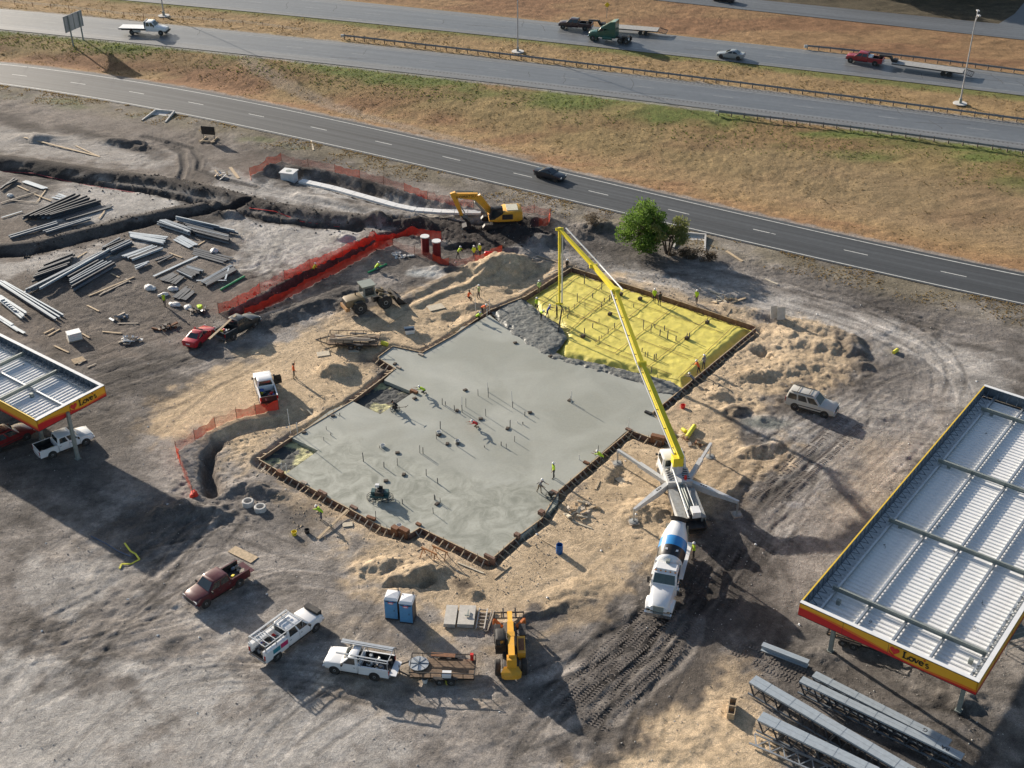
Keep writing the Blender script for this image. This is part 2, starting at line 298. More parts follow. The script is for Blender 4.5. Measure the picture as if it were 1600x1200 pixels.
def terrain(X, Y, fine=True):
    X = np.asarray(X, float); Y = np.asarray(Y, float)
    Z = np.zeros(X.shape)
    site = 1 - sstep(-3.0, -0.6, Y - fr_n(X))
    wx = X + (fbm(X * 0.5, Y * 0.5, 4, 40, .6) - .5) * 2.6; wy = Y + (fbm(X * 0.5, Y * 0.5, 4, 50, .6) - .5) * 2.6
    near = (np.abs(X) < 120) & (Y < 190)
    a, b = wx[near], wy[near]; z = np.zeros(a.shape)
    for (px, rx, ry, h, rot) in BLOBS: z += blob(a, b, px, rx, ry, h, rot)
    a, b = a * .35 + X[near] * .65, b * .35 + Y[near] * .65
    for P, w, h in RIDGES_W:
        m = (a > P[:, 0].min() - 3 * w) & (a < P[:, 0].max() + 3 * w) & (b > P[:, 1].min() - 3 * w) & (b < P[:, 1].max() + 3 * w)
        if m.any(): z[m] += h * (1 - sstep(0.15, 1.0, pdist(a[m], b[m], P) / (w * 1.05)))
    a2, b2 = X[near], Y[near]
    for P, w, h in RUTS_W:
        m = (a2 > P[:, 0].min() - 3) & (a2 < P[:, 0].max() + 3) & (b2 > P[:, 1].min() - 3) & (b2 < P[:, 1].max() + 3)
        if m.any():
            d = pdist(a2[m], b2[m], P); z[m] += -.55 * h * (1 - sstep(0.3, 1.0, d / w)) + 0.3 * h * np.exp(-((d - 1.3 * w) / (0.35 * w)) ** 2)
    # excavation along the forms, and the bed under the slab
    ds = pdist(a2, b2, OUTER, True)
    wob = (fbm(a2 * 0.8, b2 * 0.8, 2, 77) - .5) * 0.9
    moat = 1 - sstep(0.35, 1.05, ds + wob * 0.5)
    z = z * sstep(0.9, 3.2, ds) * (ds > 0) - 0.52 * moat
    z = np.where(ds < 0, -0.52, z)
    Z[near] += z
    if fine:
        rough = 0.16 * (fbm(X * 0.35, Y * 0.35, 4, 3) - .5) + 0.10 * (fbm(X * 1.5, Y * 1.5, 3, 9) - .5)
        patch = sstep(0.45, 0.7, fbm(X * 0.09, Y * 0.09, 3, 21))
        rough = rough * (0.55 + 1.3 * patch)
        dst = np.zeros(X.shape)
        for P, amp in ROUGH_W:
            m = (X > P[:, 0].min() - 4) & (X < P[:, 0].max() + 4) & (Y > P[:, 1].min() - 4) & (Y < P[:, 1].max() + 4)
            if m.any(): dst[m] = np.maximum(dst[m], amp * (1 - sstep(-2.0, 1.5, pdist(X[m], Y[m], P, True))))
        rid = 1 - np.abs(2 * fbm(wx * .42, wy * .8, 4, 61, .68) - 1) * 2.2
        rough = rough + dst * (.12 * (rid - .6) + .42 * (fbm(X * 2.0, Y * 2.0, 4, 67, .8) - .5))
        keep = np.ones(X.shape); keep[near] = sstep(0.0, 0.6, ds)
        Z += rough * keep
    Z *= site
    # roads on their banks
    e = 0.07
    def lerp(y0, z0, y1, z1): 
        t = sstep(0, 1, np.clip((Y - y0) / np.maximum(y1 - y0, 1e-6), 0, 1)); return z0 + (z1 - z0) * t
    fn, ff, mn, mf, bn, bf, rn, rf = [f(X) for f in (fr_n, fr_f, ma_n, ma_f, mb_n, mb_f, rf_n, rf_f)]
    g = 0.22 * (fbm(X * 0.22, Y * 0.22, 3, 5) - .5) + 0.20 * (fbm(X * 1.0, Y * 1.0, 3, 6, 0.65) - .5)
    bank = np.clip((Y - ff) / np.maximum(mn - ff, 1), 0, 1)
    Z = np.where(Y > fn - 0.6, -e, Z)
    def grass(lo, hi, z): 
        k = sstep(0.2, 2.0, Y - lo) * sstep(0.2, 2.0, hi - Y)
        return np.where((Y > lo + .3) & (Y < hi - .3), z + g * k, Z)
    Z = grass(ff + 1.2, mn, -e + (ZM) * sstep(0.35, 0.98, bank) - 0.45 * np.exp(-((bank - .3) / .16) ** 2))
    Z = np.where(Y >= mn - .3, ZM - e, Z)
    tm = np.clip((Y - mf) / np.maximum(bn - mf, 1), 0, 1)
    Z = grass(mf, bn, ZM - e - 0.25 * np.sin(np.pi * tm))
    Z = np.where(Y >= bn - .3, ZB - e, Z)
    tr = np.clip((Y - bf) / np.maximum(rn - bf, 1), 0, 1)
    Z = grass(bf, rn, ZB - e + (ZR - ZB) * sstep(0, 1, tr) - 0.3 * np.sin(np.pi * tr))
    Z = np.where(Y >= rn - .3, ZR - e, Z)
    Z = np.where(Y >= rf + .3, ZR - e + g, Z)
    return Z
def gz(x, y):
    i = min(max(int(np.searchsorted(gx, x)) - 1, 0), len(gx) - 2); j = min(max(int(np.searchsorted(gy, y)) - 1, 0), len(gy) - 2)
    u = (x - gx[i]) / (gx[i + 1] - gx[i]); v = (y - gy[j]) / (gy[j + 1] - gy[j])
    return float((GZ[j, i] * (1 - u) + GZ[j, i + 1] * u) * (1 - v) + (GZ[j + 1, i] * (1 - u) + GZ[j + 1, i + 1] * u) * v)
def on(px, py, z=0.0, dz=0.0):
    """ground spot whose point at height z shows at that survey pixel"""
    p = G(px, py, z); return Vector((p.x, p.y, gz(p.x, p.y) + dz))

# ------------------------------------------------------------------ soil colours
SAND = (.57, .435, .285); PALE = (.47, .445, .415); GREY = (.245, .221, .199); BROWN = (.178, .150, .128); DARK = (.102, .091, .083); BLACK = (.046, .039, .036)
PAINT = [ # colour, strength, soft edge m, ragged edge m, pixels
    (BROWN, .85, 5, 6, [(-60, 330), (260, 350), (400, 380), (420, 470), (300, 520), (160, 560), (-60, 520)]),
    (BROWN, .65, 4, 6, [(-60, 140), (300, 195), (430, 245), (330, 300), (-60, 250)]),
    (PALE, .75, 3, 4, [(110, 285), (260, 298), (350, 318), (230, 332), (130, 352), (60, 330)]),
    (PALE, .75, 3, 4, [(310, 335), (420, 345), (560, 362), (520, 395), (430, 430), (380, 420), (390, 370)]),
    (PALE, .7, 2, 3, [(-60, 408), (90, 395), (180, 380), (260, 365), (200, 395), (60, 425), (-60, 440)]),
    (PALE, .7, 2, 3, [(330, 258), (430, 285), (560, 325), (660, 340), (600, 348), (440, 318), (330, 290)]),
    (PALE, .5, 3, 4, [(-40, 190), (120, 215), (260, 245), (250, 265), (60, 245), (-40, 225)]),
    (PALE, .8, 4, 6, [(-60, 1020), (70, 1030), (190, 1090), (230, 1180), (160, 1260), (-60, 1260)]),
    (PALE, .75, 4, 5, [(190, 1040), (290, 1028), (400, 1070), (340, 1130), (230, 1120)]),
    (PALE, .7, 4, 6, [(260, 1130), (430, 1090), (560, 1110), (640, 1180), (460, 1260), (260, 1260)]),
    (PALE, .5, 3, 5, [(40, 880), (150, 870), (190, 920), (110, 960), (30, 940)]), (PALE, .45, 3, 5, [(480, 1010), (540, 1000), (560, 1050), (500, 1080), (460, 1050)]), (PALE, .4, 3, 5, [(300, 960), (390, 930), (420, 960), (340, 1000)]),
    (PALE, .5, 4, 5, [(900, 405), (1060, 425), (1300, 480), (1560, 560), (1600, 640), (1480, 620), (1350, 540), (1180, 480), (1000, 450)]),
    (PALE, .45, 5, 6, [(1220, 640), (1420, 600), (1480, 680), (1330, 780), (1200, 820), (1180, 740)]),
    (PALE, .55, 2, 3, [(1165, 650), (1270, 660), (1290, 700), (1210, 715), (1165, 690)]),
    (SAND, .95, 3, 4, [(225, 655), (300, 600), (380, 560), (430, 540), (520, 495), (590, 488), (640, 455), (700, 430), (760, 405), (850, 408), (900, 420), (830, 470), (740, 510), (660, 552), (590, 560), (600, 600), (520, 650), (410, 720), (380, 745), (340, 700), (300, 680), (240, 690)]),
    (SAND, .85, 2.5, 4, [(860, 430), (960, 432), (1100, 470), (1180, 495), (1260, 500), (1345, 535), (1360, 575), (1290, 610), (1230, 600), (1190, 640), (1160, 650), (1170, 700), (1240, 690), (1230, 730), (1170, 760), (1130, 800), (1060, 870), (1000, 890), (960, 935), (880, 930), (820, 950), (760, 990), (700, 985), (660, 950), (600, 925), (540, 910), (560, 850), (500, 800), (440, 780), (420, 750), (760, 860), (1000, 650), (1150, 530), (1000, 460)]),
    (tuple(v * 1.15 for v in SAND), .92, 2.5, 4, [(990, 1085), (1050, 1040), (1100, 1015), (1150, 1020), (1190, 1060), (1200, 1130), (1250, 1260), (920, 1260), (950, 1150)]),
    (SAND, .5, 3, 4, [(480, 790), (540, 800), (540, 850), (480, 830)]),
    (SAND, .3, 5, 6, [(1330, 700), (1400, 680), (1390, 780), (1320, 800)]),
    (SAND, .3, 5, 8, [(560, 990), (760, 1010), (700, 1080), (520, 1090)]),
    (SAND, .7, 1.2, 2, [(850, 990), (890, 940), (960, 930), (930, 965), (880, 985)]),
    (DARK, .55, 3, 5, [(60, 420), (200, 400), (330, 440), (300, 500), (160, 520), (40, 500)]),
    (DARK, .85, 2, 3, [(395, 500), (470, 470), (540, 445), (560, 462), (500, 490), (430, 515)]),
    (DARK, .8, 3, 4, [(590, 395), (700, 400), (720, 430), (640, 450), (600, 430)]),
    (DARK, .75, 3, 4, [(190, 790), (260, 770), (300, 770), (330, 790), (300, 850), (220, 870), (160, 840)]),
    (DARK, .6, 3, 4, [(330, 780), (400, 740), (430, 770), (520, 800), (480, 850), (400, 850)]),
    (DARK, .95, 2.0, 3, [(1065, 850), (1090, 820), (1150, 815), (1190, 850), (1230, 900), (1200, 960), (1160, 1010), (1120, 1060), (1040, 1130), (960, 1190), (880, 1180), (900, 1090), (980, 1010), (1030, 975), (1060, 940)]),  # dark wet soil by the mixer, with some of its shadow painted in
    (DARK, .75, 2.0, 3, [(1130, 790), (1200, 755), (1280, 740), (1240, 790), (1170, 820)]),
    (DARK, .7, 1.5, 3, [(1320, 530), (1365, 540), (1350, 580), (1330, 600), (1315, 570)]),
    (DARK, .6, 3, 4, [(1340, 560), (1450, 560), (1480, 600), (1400, 620), (1330, 600)]),
    (DARK, .45, 3, 5, [(820, 960), (960, 925), (940, 955), (850, 985), (800, 1000)]),
    (DARK, .5, 2, 3, [(1120, 385), (1300, 435), (1480, 480), (1600, 520), (1600, 545), (1300, 460), (1110, 410)]),
    (DARK, .5, 3, 5, [(830, 330), (960, 350), (980, 395), (880, 400), (830, 380)]),
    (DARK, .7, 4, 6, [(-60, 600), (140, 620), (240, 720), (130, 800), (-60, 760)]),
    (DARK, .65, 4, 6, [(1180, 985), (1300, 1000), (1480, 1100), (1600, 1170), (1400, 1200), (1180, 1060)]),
    (BLACK, .95, 1.2, 2.2, [(590, 338), (700, 336), (860, 345), (868, 380), (800, 392), (740, 390), (690, 372), (600, 362)]),
    (BLACK, .85, 1.0, 1.6, [(235, 330), (300, 318), (365, 322), (350, 345), (270, 345)]),
    (BLACK, .8, 1.0, 1.5, [(725, 915), (752, 912), (750, 932), (728, 935)]),
    (BLACK, .6, 1.5, 2.5, [(430, 262), (520, 275), (640, 305), (720, 330), (700, 338), (600, 318), (480, 298), (420, 285)]),
    (PALE, .85, 0.8, 1.5, [(470, 276), (560, 292), (660, 318), (750, 325), (750, 335), (650, 330), (550, 312), (470, 292)]),
    (PALE, .8, 1.0, 2.0, [(640, 415), (680, 418), (690, 435), (655, 440)]),
    (PALE, .35, 1.0, 2.0, [(770, 392), (830, 375), (900, 400), (840, 405)]),
    (PALE, .9, 0.6, 1.2, [(520, 370), (545, 358), (568, 366), (560, 378), (530, 380)]),
]
STRIPES = [(BLACK, .75, 1.9, RIDGES[0][0]), (BLACK, .9, 1.2, RIDGES[1][0]), (DARK, .9, 1.5, RIDGES[2][0]), (BLACK, .9, .9, RIDGES[3][0]), (BLACK, .8, 1.7, RIDGES[4][0]),
           (DARK, .8, .8, RUTS[0][0]), (DARK, .8, .8, RUTS[1][0]), (BLACK, .6, 1.5, [(95, 200), (150, 215), (220, 232), (250, 245)]), (BLACK, .7, 2.0, [(-40, 165), (20, 190), (60, 205)]),
           (BROWN, .7, 1.2, RIDGES[7][0]), (DARK, .5, .5, RUTS[19][0]), (DARK, .4, .45, RUTS[5][0]), (DARK, .35, .45, RUTS[6][0]), (GREY, .7, .7, RUTS[2][0]), (GREY, .7, .7, RUTS[3][0])]
LIMEY = [((1200, 662), 2.4, 1.1, (.20, .21, .19)), ((660, 428), 1.8, 1.0, (.42, .43, .42)), ((1245, 790), 1.0, .6, (.40, .38, .37)), ((1080, 745), 1.2, .5, (.33, .26, .17))]

def soil_colour(X, Y):
    C = np.empty(X.shape + (3,)); 
    n1 = fbm(X * 0.07, Y * 0.07, 4, 101); n2 = fbm(X * 0.4, Y * 0.4, 4, 111, 0.6)
    # streaks left by machines: noise stretched along the way they drive
    ang = R(38) + (fbm(X * 0.025, Y * 0.025, 2, 131) - .5) * 1.3
    u = X * np.cos(ang) + Y * np.sin(ang); v = -X * np.sin(ang) + Y * np.cos(ang)
    st = .55 * fbm(u * 0.16, v * 1.3, 4, 121, 0.6) + .45 * fbm(u * 1.1 + v * .5, v * .22 - u * .1, 4, 125, .6)
    n3 = fbm(X * 1.3, Y * 1.3, 3, 115, .7)
    t = sstep(.30, .66, n1 * .50 + st * .28 + n2 * .22)
    C[:] = np.array(DARK) * .9 * (1 - t[..., None]) + np.array(GREY) * 1.3 * t[..., None]
    C *= (0.52 + 0.55 * n2[..., None] + .42 * n3[..., None])
    wx = X + (fbm(X * 0.3, Y * 0.3, 3, 141) - .5) * 3.0; wy = Y + (fbm(X * 0.3, Y * 0.3, 3, 151) - .5) * 3.0
    rag = fbm(X * 0.6, Y * 0.6, 4, 161, 0.6) - .5
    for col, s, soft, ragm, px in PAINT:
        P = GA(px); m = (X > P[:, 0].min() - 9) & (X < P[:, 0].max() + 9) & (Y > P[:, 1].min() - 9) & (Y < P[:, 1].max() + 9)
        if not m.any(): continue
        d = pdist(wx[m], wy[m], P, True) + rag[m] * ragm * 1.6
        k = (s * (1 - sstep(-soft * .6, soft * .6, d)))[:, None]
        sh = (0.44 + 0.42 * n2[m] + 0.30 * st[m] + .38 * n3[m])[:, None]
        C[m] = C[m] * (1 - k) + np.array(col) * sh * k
    for col, s, w, px in STRIPES:
        P = GA(px); m = (X > P[:, 0].min() - 5) & (X < P[:, 0].max() + 5) & (Y > P[:, 1].min() - 5) & (Y < P[:, 1].max() + 5)
        if not m.any(): continue
        d = pdist(wx[m] * .5 + X[m] * .5, wy[m] * .5 + Y[m] * .5, P) + rag[m] * w * .8
        k = (s * (1 - sstep(w * .55, w * 1.15, d)))[:, None]
        C[m] = C[m] * (1 - k) + np.array(col) * (0.7 + .6 * n2[m])[:, None] * k
    for px, rx, ry, col in LIMEY:
        k = blob(wx * .4 + X * .6, wy * .4 + Y * .6, px, rx * 1.3, ry * 1.3, 1.0, 0, 2.0)[..., None]; C = C * (1 - k) + np.array(col) * (0.8 + .4 * n2[..., None]) * k
    # verge along the near road: earth with thin dry grass
    fn = fr_n(X); k = sstep(-9.0, -3.0, Y - fn) * (1 - sstep(-.4, 0.3, Y - fn))
    k = k * (.35 + .65 * sstep(.35, .6, fbm(X * .25, Y * .25, 3, 171)))
    C = C * (1 - .75 * k[..., None]) + .75 * k[..., None] * np.array((.21, .18, .125)) * (0.5 + .5 * n2[..., None] + .5 * n3[..., None])
    gk = k * sstep(.55, .7, fbm(X * .18 + 31, Y * .35, 3, 181)) * sstep(-5, -1.5, -np.abs(Y - fn + 5)) * (X < -20)
    C = C * (1 - .6 * gk[..., None]) + .6 * gk[..., None] * np.array((.10, .125, .045))
    # grass banks
    ff, mn, mf, bn, bf, rn = [f(X) for f in (fr_f, ma_n, ma_f, mb_n, mb_f, rf_n)]
    gn = fbm(X * .06, Y * .12, 4, 201); g2 = fbm(X * .5, Y * .8, 3, 211, .6)
    straw = np.array((.32, .215, .108)); rust = np.array((.27, .152, .082)); olive = np.array((.215, .18, .075)); green = np.array((.125, .160, .042)); mown = np.array((.30, .215, .125))
    right = sstep(0, 60, X)
    w = sstep(.40, .62, gn)[..., None]
    base = rust * (1 - w) + straw * w
    bank = np.clip((Y - ff) / np.maximum(mn - ff, 1), 0, 1)
    kg = (sstep(.68, .92, bank + (fbm(X * .1, Y * .2, 3, 221) - .5) * .5) * sstep(.30, .52, fbm(X * .07 + 50, Y * .1, 3, 231)))[..., None]
    ko = (sstep(.35, .6, bank + (gn - .5) * .6))[..., None]
    gc = base * (1 - .42 * ko) + olive * .42 * ko; gc = gc * (1 - .9 * kg) + green * .9 * kg
    kr = (right * sstep(.12, .3, bank) * (1 - sstep(.55, .8, bank)) * .7)[..., None]; gc = gc * (1 - kr) + mown * kr
    orange = np.array((.33, .19, .10)); ks = .75 * (1 - sstep(.08, .22, bank + (gn - .5) * .15))[..., None] * .75; gc = gc * (1 - ks) + orange * ks
    # the trodden diagonal track over the bank
    P = GA([(385, 100), (440, 128), (520, 160), (620, 190), (720, 215), (820, 243)], .3)
    kt = (1 - sstep(.7, 2.2, pdist(X, Y, P) + rag * 1.5))[..., None] * .7; gc = gc * (1 - kt) + np.array((.29, .225, .165)) * kt
    gc = gc * (.74 + .52 * g2[..., None])
    C = np.where((Y > ff)[..., None], gc, C)
    tm = np.clip((Y - mf) / np.maximum(bn - mf, 1), 0, 1)
    km = (sstep(.55, .95, np.abs(tm - .45) * 2 + (g2 - .5) * .6))[..., None]; mc = (straw * .95 * (1 - .4 * km) + olive * .4 * km)
    k2 = (sstep(.78, .95, tm + (gn - .5) * .3))[..., None] * .7; mc = (mc * (1 - k2) + green * k2) * (.72 + .56 * g2[..., None])
    C = np.where((Y > mf)[..., None], mc, C)
    bc = (rust * .8 * (1 - .45 * w) + straw * .45 * w) * (.62 + .76 * g2[..., None])
    ke = (1 - sstep(0.5, 2.5, Y - bf))[..., None] * .6; bc = bc * (1 - ke) + straw * ke
    C = np.where((Y > bf)[..., None], bc, C)
    C = np.where((Y > rf_f(X))[..., None], (np.array((.09, .075, .05))) * (.6 + .8 * g2[..., None]), C)  # ground past the far road, tree shade painted into its dark colour
    # gravel shoulders
    gravel = np.array((.27, .255, .24)) * (.7 + .6 * g2[..., None])
    for lo, hi in ((ff - .2, ff + 2.0), (mn - 1.0, mn + .5), (mf - .5, mf + .9)):
        k = (sstep(-.3, .3, Y - lo + rag * .8) * (1 - sstep(-.4, .4, Y - hi + rag * 1.6)))[..., None] * .8; C = C * (1 - k) + gravel * k
    return np.clip(C, 0.008, 0.75)

def axis(segs):
    out = []
    for a, b, s in segs: out.append(np.arange(a, b, s))
    return np.concatenate(out)
gx = axis([(-2200, -220, 180), (-220, -100, 3.0), (-100, -56, .7), (-56, 50, .19), (50, 100, .55), (100, 220, 3.0), (220, 2400, 180)])
gy = axis([(-300, 40, 34), (40, 56, 1.2), (56, 112, .165), (112, 150, .24), (150, 185, .34), (185, 262, .48), (262, 320, 2.0), (320, 3400, 220)])
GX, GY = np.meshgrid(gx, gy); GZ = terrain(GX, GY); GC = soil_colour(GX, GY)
# tyre tracks: pairs of wheel marks with tread blocks, pressed into the soil
TRACKS = [[(900, 402), (1100, 442), (1300, 490), (1450, 548), (1505, 620), (1450, 700), (1330, 800), (1200, 900), (1120, 1000)], [(1600, 560), (1480, 590), (1360, 640), (1240, 740), (1150, 860), (1060, 1000), (1000, 1200)], [(-60, 720), (150, 640), (300, 580), (400, 542), (520, 500), (640, 455), (760, 410)],
          [(-60, 1020), (250, 950), (420, 890), (560, 900)], [(50, 1240), (250, 1090), (450, 1065), (700, 1105), (900, 1060), (1040, 990)], [(100, 930), (250, 850), (360, 805), (470, 850)], [(1010, 1240), (1030, 1100), (1080, 1000), (1140, 900), (1250, 765), (1330, 675), (1410, 590)], [(-60, 232), (150, 262), (280, 268), (400, 300), (560, 335), (660, 345)],
          [(-60, 1140), (120, 1000), (260, 900), (330, 800)], [(860, 1200), (960, 1080), (1040, 1000), (1080, 930)], [(760, 1160), (900, 1090), (1000, 1010), (1060, 950)], [(330, 1240), (420, 1120), (560, 1000), (640, 930)], [(-60, 620), (120, 600), (260, 560), (340, 520), (420, 500)], [(1060, 410), (1200, 455), (1400, 520), (1600, 600)], [(1400, 640), (1330, 700), (1260, 780), (1200, 880)], [(300, 380), (380, 420), (420, 380), (470, 400)], [(0, 560), (150, 530), (260, 500), (400, 440)], [(1180, 1010), (1300, 1060), (1420, 1130), (1560, 1200)]]
_rt = np.random.default_rng(77)
for base in TRACKS:
    B_ = GA(base); dense = []
    for i in range(len(B_) - 1):
        p0, p1, p2, p3 = B_[max(i - 1, 0)], B_[i], B_[i + 1], B_[min(i + 2, len(B_) - 1)]
        for u in np.linspace(0, 1, 6, endpoint=False): dense.append(.5 * ((2 * p1) + (-p0 + p2) * u + (2 * p0 - 5 * p1 + 4 * p2 - p3) * u * u + (-p0 + 3 * p1 - 3 * p2 + p3) * u ** 3))
    dense.append(B_[-1]); B_ = np.array(dense); d_ = np.gradient(B_, axis=0); d_ /= np.linalg.norm(d_, axis=1)[:, None]; nr = np.stack([-d_[:, 1], d_[:, 0]], 1)
    for c in range(4):
        off = _rt.normal() * 2.2; wob = np.interp(np.arange(len(B_)), np.linspace(0, len(B_) - 1, 5), _rt.normal(size=5) * 1.3); a0 = _rt.integers(0, max(1, len(B_) // 3)); a1 = len(B_) - _rt.integers(0, max(1, len(B_) // 3)); dark = _rt.choice([.66, .72, .80, 1.2, 1.3]); wd = _rt.uniform(.16, .3)
        for s in (-.95, .95):
            P = (B_ + nr * (off + wob[:, None] + s))[a0:a1]
            if len(P) < 3: continue
            j0, j1 = np.searchsorted(gy, [P[:, 1].min() - 1, P[:, 1].max() + 1]); i0, i1 = np.searchsorted(gx, [P[:, 0].min() - 1, P[:, 0].max() + 1])
            if j1 - j0 < 2 or i1 - i0 < 2: continue
            X, Y = GX[j0:j1, i0:i1], GY[j0:j1, i0:i1]; d = np.full(X.shape, 9.0)
            for q in range(len(P) - 1):
                lo, hi = np.minimum(P[q], P[q + 1]) - .8, np.maximum(P[q], P[q + 1]) + .8; jj = slice(*np.searchsorted(gy[j0:j1], [lo[1], hi[1]])); ii = slice(*np.searchsorted(gx[i0:i1], [lo[0], hi[0]]))
                if X[jj, ii].size: d[jj, ii] = np.minimum(d[jj, ii], pdist(X[jj, ii], Y[jj, ii], P[q:q + 2]))
            k = (1 - sstep(wd * .6, wd * 1.25, d)) * (.25 + .75 * sstep(.30, .60, fbm(X * .12, Y * .12, 2, 700))) * (pdist(X, Y, OUTER, True) > 1.5 if (d < .8).any() else 0) * (Y < fr_n(X) - 2)
            tread = 1 - .22 * (np.sin((X * .8 + Y * .6) * 14) > 0) * (wd > .24)
            GC[j0:j1, i0:i1] *= (1 + (dark * tread - 1) * k)[..., None]; GZ[j0:j1, i0:i1] += -.022 * k + .012 * np.exp(-((d - wd * 1.5) / .1) ** 2) * (d < 1) * (Y < fr_n(X) - 2)
ny, nx = GX.shape
co = np.stack([GX, GY, GZ], -1).reshape(-1, 3); idx = np.arange(ny * nx).reshape(ny, nx)
fa = np.stack([idx[:-1, :-1], idx[:-1, 1:], idx[1:, 1:], idx[1:, :-1]], -1).reshape(-1, 4)
me = bpy.data.meshes.new('ground'); me.vertices.add(len(co)); me.vertices.foreach_set('co', co.ravel())
me.loops.add(fa.size); me.loops.foreach_set('vertex_index', fa.ravel().astype(np.int32)); me.polygons.add(len(fa))
me.polygons.foreach_set('loop_start', np.arange(0, fa.size, 4, dtype=np.int32)); me.polygons.foreach_set('use_smooth', np.ones(len(fa), bool))
me.update(calc_edges=True)
ca = me.color_attributes.new('soil', 'FLOAT_COLOR', 'POINT'); ca.data.foreach_set('color', np.concatenate([GC.reshape(-1, 3), np.ones((len(co), 1))], 1).astype(np.float32).ravel())

def ground_mat():
    m = bpy.data.materials.new('earth and grass'); m.use_nodes = True; N = m.node_tree.nodes; L = m.node_tree.links; b = N['Principled BSDF']
    b.inputs['Roughness'].default_value = .95; b.inputs['Specular IOR Level'].default_value = .15
    at = N.new('ShaderNodeAttribute'); at.attribute_name = 'soil'; tc = N.new('ShaderNodeTexCoord')
    def noise(s, d=5, r=.65):
        n = N.new('ShaderNodeTexNoise'); n.inputs['Scale'].default_value = s; n.inputs['Detail'].default_value = d; n.inputs['Roughness'].default_value = r; L.new(tc.outputs['Object'], n.inputs['Vector']); return n
    a, c = noise(1.7, 10, .85), noise(13.0, 4, .75)
    mr = N.new('ShaderNodeMapRange'); mr.inputs[1].default_value = .3; mr.inputs[2].default_value = .7; mr.inputs[3].default_value = .55; mr.inputs[4].default_value = 1.42; L.new(a.outputs[0], mr.inputs[0])
    m2 = N.new('ShaderNodeMapRange'); m2.inputs[1].default_value = .3; m2.inputs[2].default_value = .7; m2.inputs[3].default_value = .55; m2.inputs[4].default_value = 1.46; L.new(c.outputs[0], m2.inputs[0])
    mu = N.new('ShaderNodeMath'); mu.operation = 'MULTIPLY'; L.new(mr.outputs[0], mu.inputs[0]); L.new(m2.outputs[0], mu.inputs[1])
    vm = N.new('ShaderNodeVectorMath'); vm.operation = 'SCALE'; L.new(at.outputs['Color'], vm.inputs[0]); L.new(mu.outputs[0], vm.inputs['Scale']); L.new(vm.outputs[0], b.inputs['Base Color'])
    h = N.new('ShaderNodeMath'); h.operation = 'ADD'; L.new(noise(2.6, 8, .75).outputs[0], h.inputs[0])
    hc = N.new('ShaderNodeMath'); hc.operation = 'MULTIPLY'; hc.inputs[1].default_value = .35; L.new(c.outputs[0], hc.inputs[0]); L.new(hc.outputs[0], h.inputs[1])
    bp = N.new('ShaderNodeBump'); bp.inputs['Strength'].default_value = 1.0; bp.inputs['Distance'].default_value = .20; L.new(h.outputs[0], bp.inputs['Height']); L.new(bp.outputs[0], b.inputs['Normal'])
    return m
me.materials.append(ground_mat())
tag(obj('ground', me), kind='structure')
del GX, GY, GC, co, fa

# ------------------------------------------------------------------ roads
def asphalt(name, col, rough, spec=.5, streak=(.02, .9), amt=.25):
    m = bpy.data.materials.new(name); m.use_nodes = True; N = m.node_tree.nodes; L = m.node_tree.links; b = N['Principled BSDF']
    b.inputs['Roughness'].default_value = rough; b.inputs['Specular IOR Level'].default_value = spec
    tc = N.new('ShaderNodeTexCoord'); uv = N.new('ShaderNodeAttribute'); uv.attribute_name = 'along'
    mp = N.new('ShaderNodeMapping'); mp.inputs['Scale'].default_value = (streak[0], streak[1], 1); L.new(uv.outputs['Vector'], mp.inputs[0])
    n = N.new('ShaderNodeTexNoise'); n.inputs['Scale'].default_value = 1.0; n.inputs['Detail'].default_value = 4; L.new(mp.outputs[0], n.inputs[0])
    n2 = N.new('ShaderNodeTexNoise'); n2.inputs['Scale'].default_value = 1.2; n2.inputs['Detail'].default_value = 7; n2.inputs['Roughness'].default_value = .75; L.new(tc.outputs['Object'], n2.inputs[0])
    a = N.new('ShaderNodeMapRange'); a.inputs[1].default_value = .3; a.inputs[2].default_value = .7; a.inputs[3].default_value = 1 - amt; a.inputs[4].default_value = 1 + amt; L.new(n.outputs[0], a.inputs[0])
    c = N.new('ShaderNodeMapRange'); c.inputs[1].default_value = .3; c.inputs[2].default_value = .7; c.inputs[3].default_value = .85; c.inputs[4].default_value = 1.15; L.new(n2.outputs[0], c.inputs[0])
    mu = N.new('ShaderNodeMath'); mu.operation = 'MULTIPLY'; L.new(a.outputs[0], mu.inputs[0]); L.new(c.outputs[0], mu.inputs[1])
    vm = N.new('ShaderNodeVectorMath'); vm.operation = 'SCALE'; vm.inputs[0].default_value = col; L.new(mu.outputs[0], vm.inputs['Scale']); L.new(vm.outputs[0], b.inputs['Base Color'])
    bp = N.new('ShaderNodeBump'); bp.inputs['Strength'].default_value = .5; bp.inputs['Distance'].default_value = .01
    n3 = N.new('ShaderNodeTexNoise'); n3.inputs['Scale'].default_value = 14; L.new(tc.outputs['Object'], n3.inputs[0]); L.new(n3.outputs[0], bp.inputs['Height']); L.new(bp.outputs[0], b.inputs['Normal'])
    return m
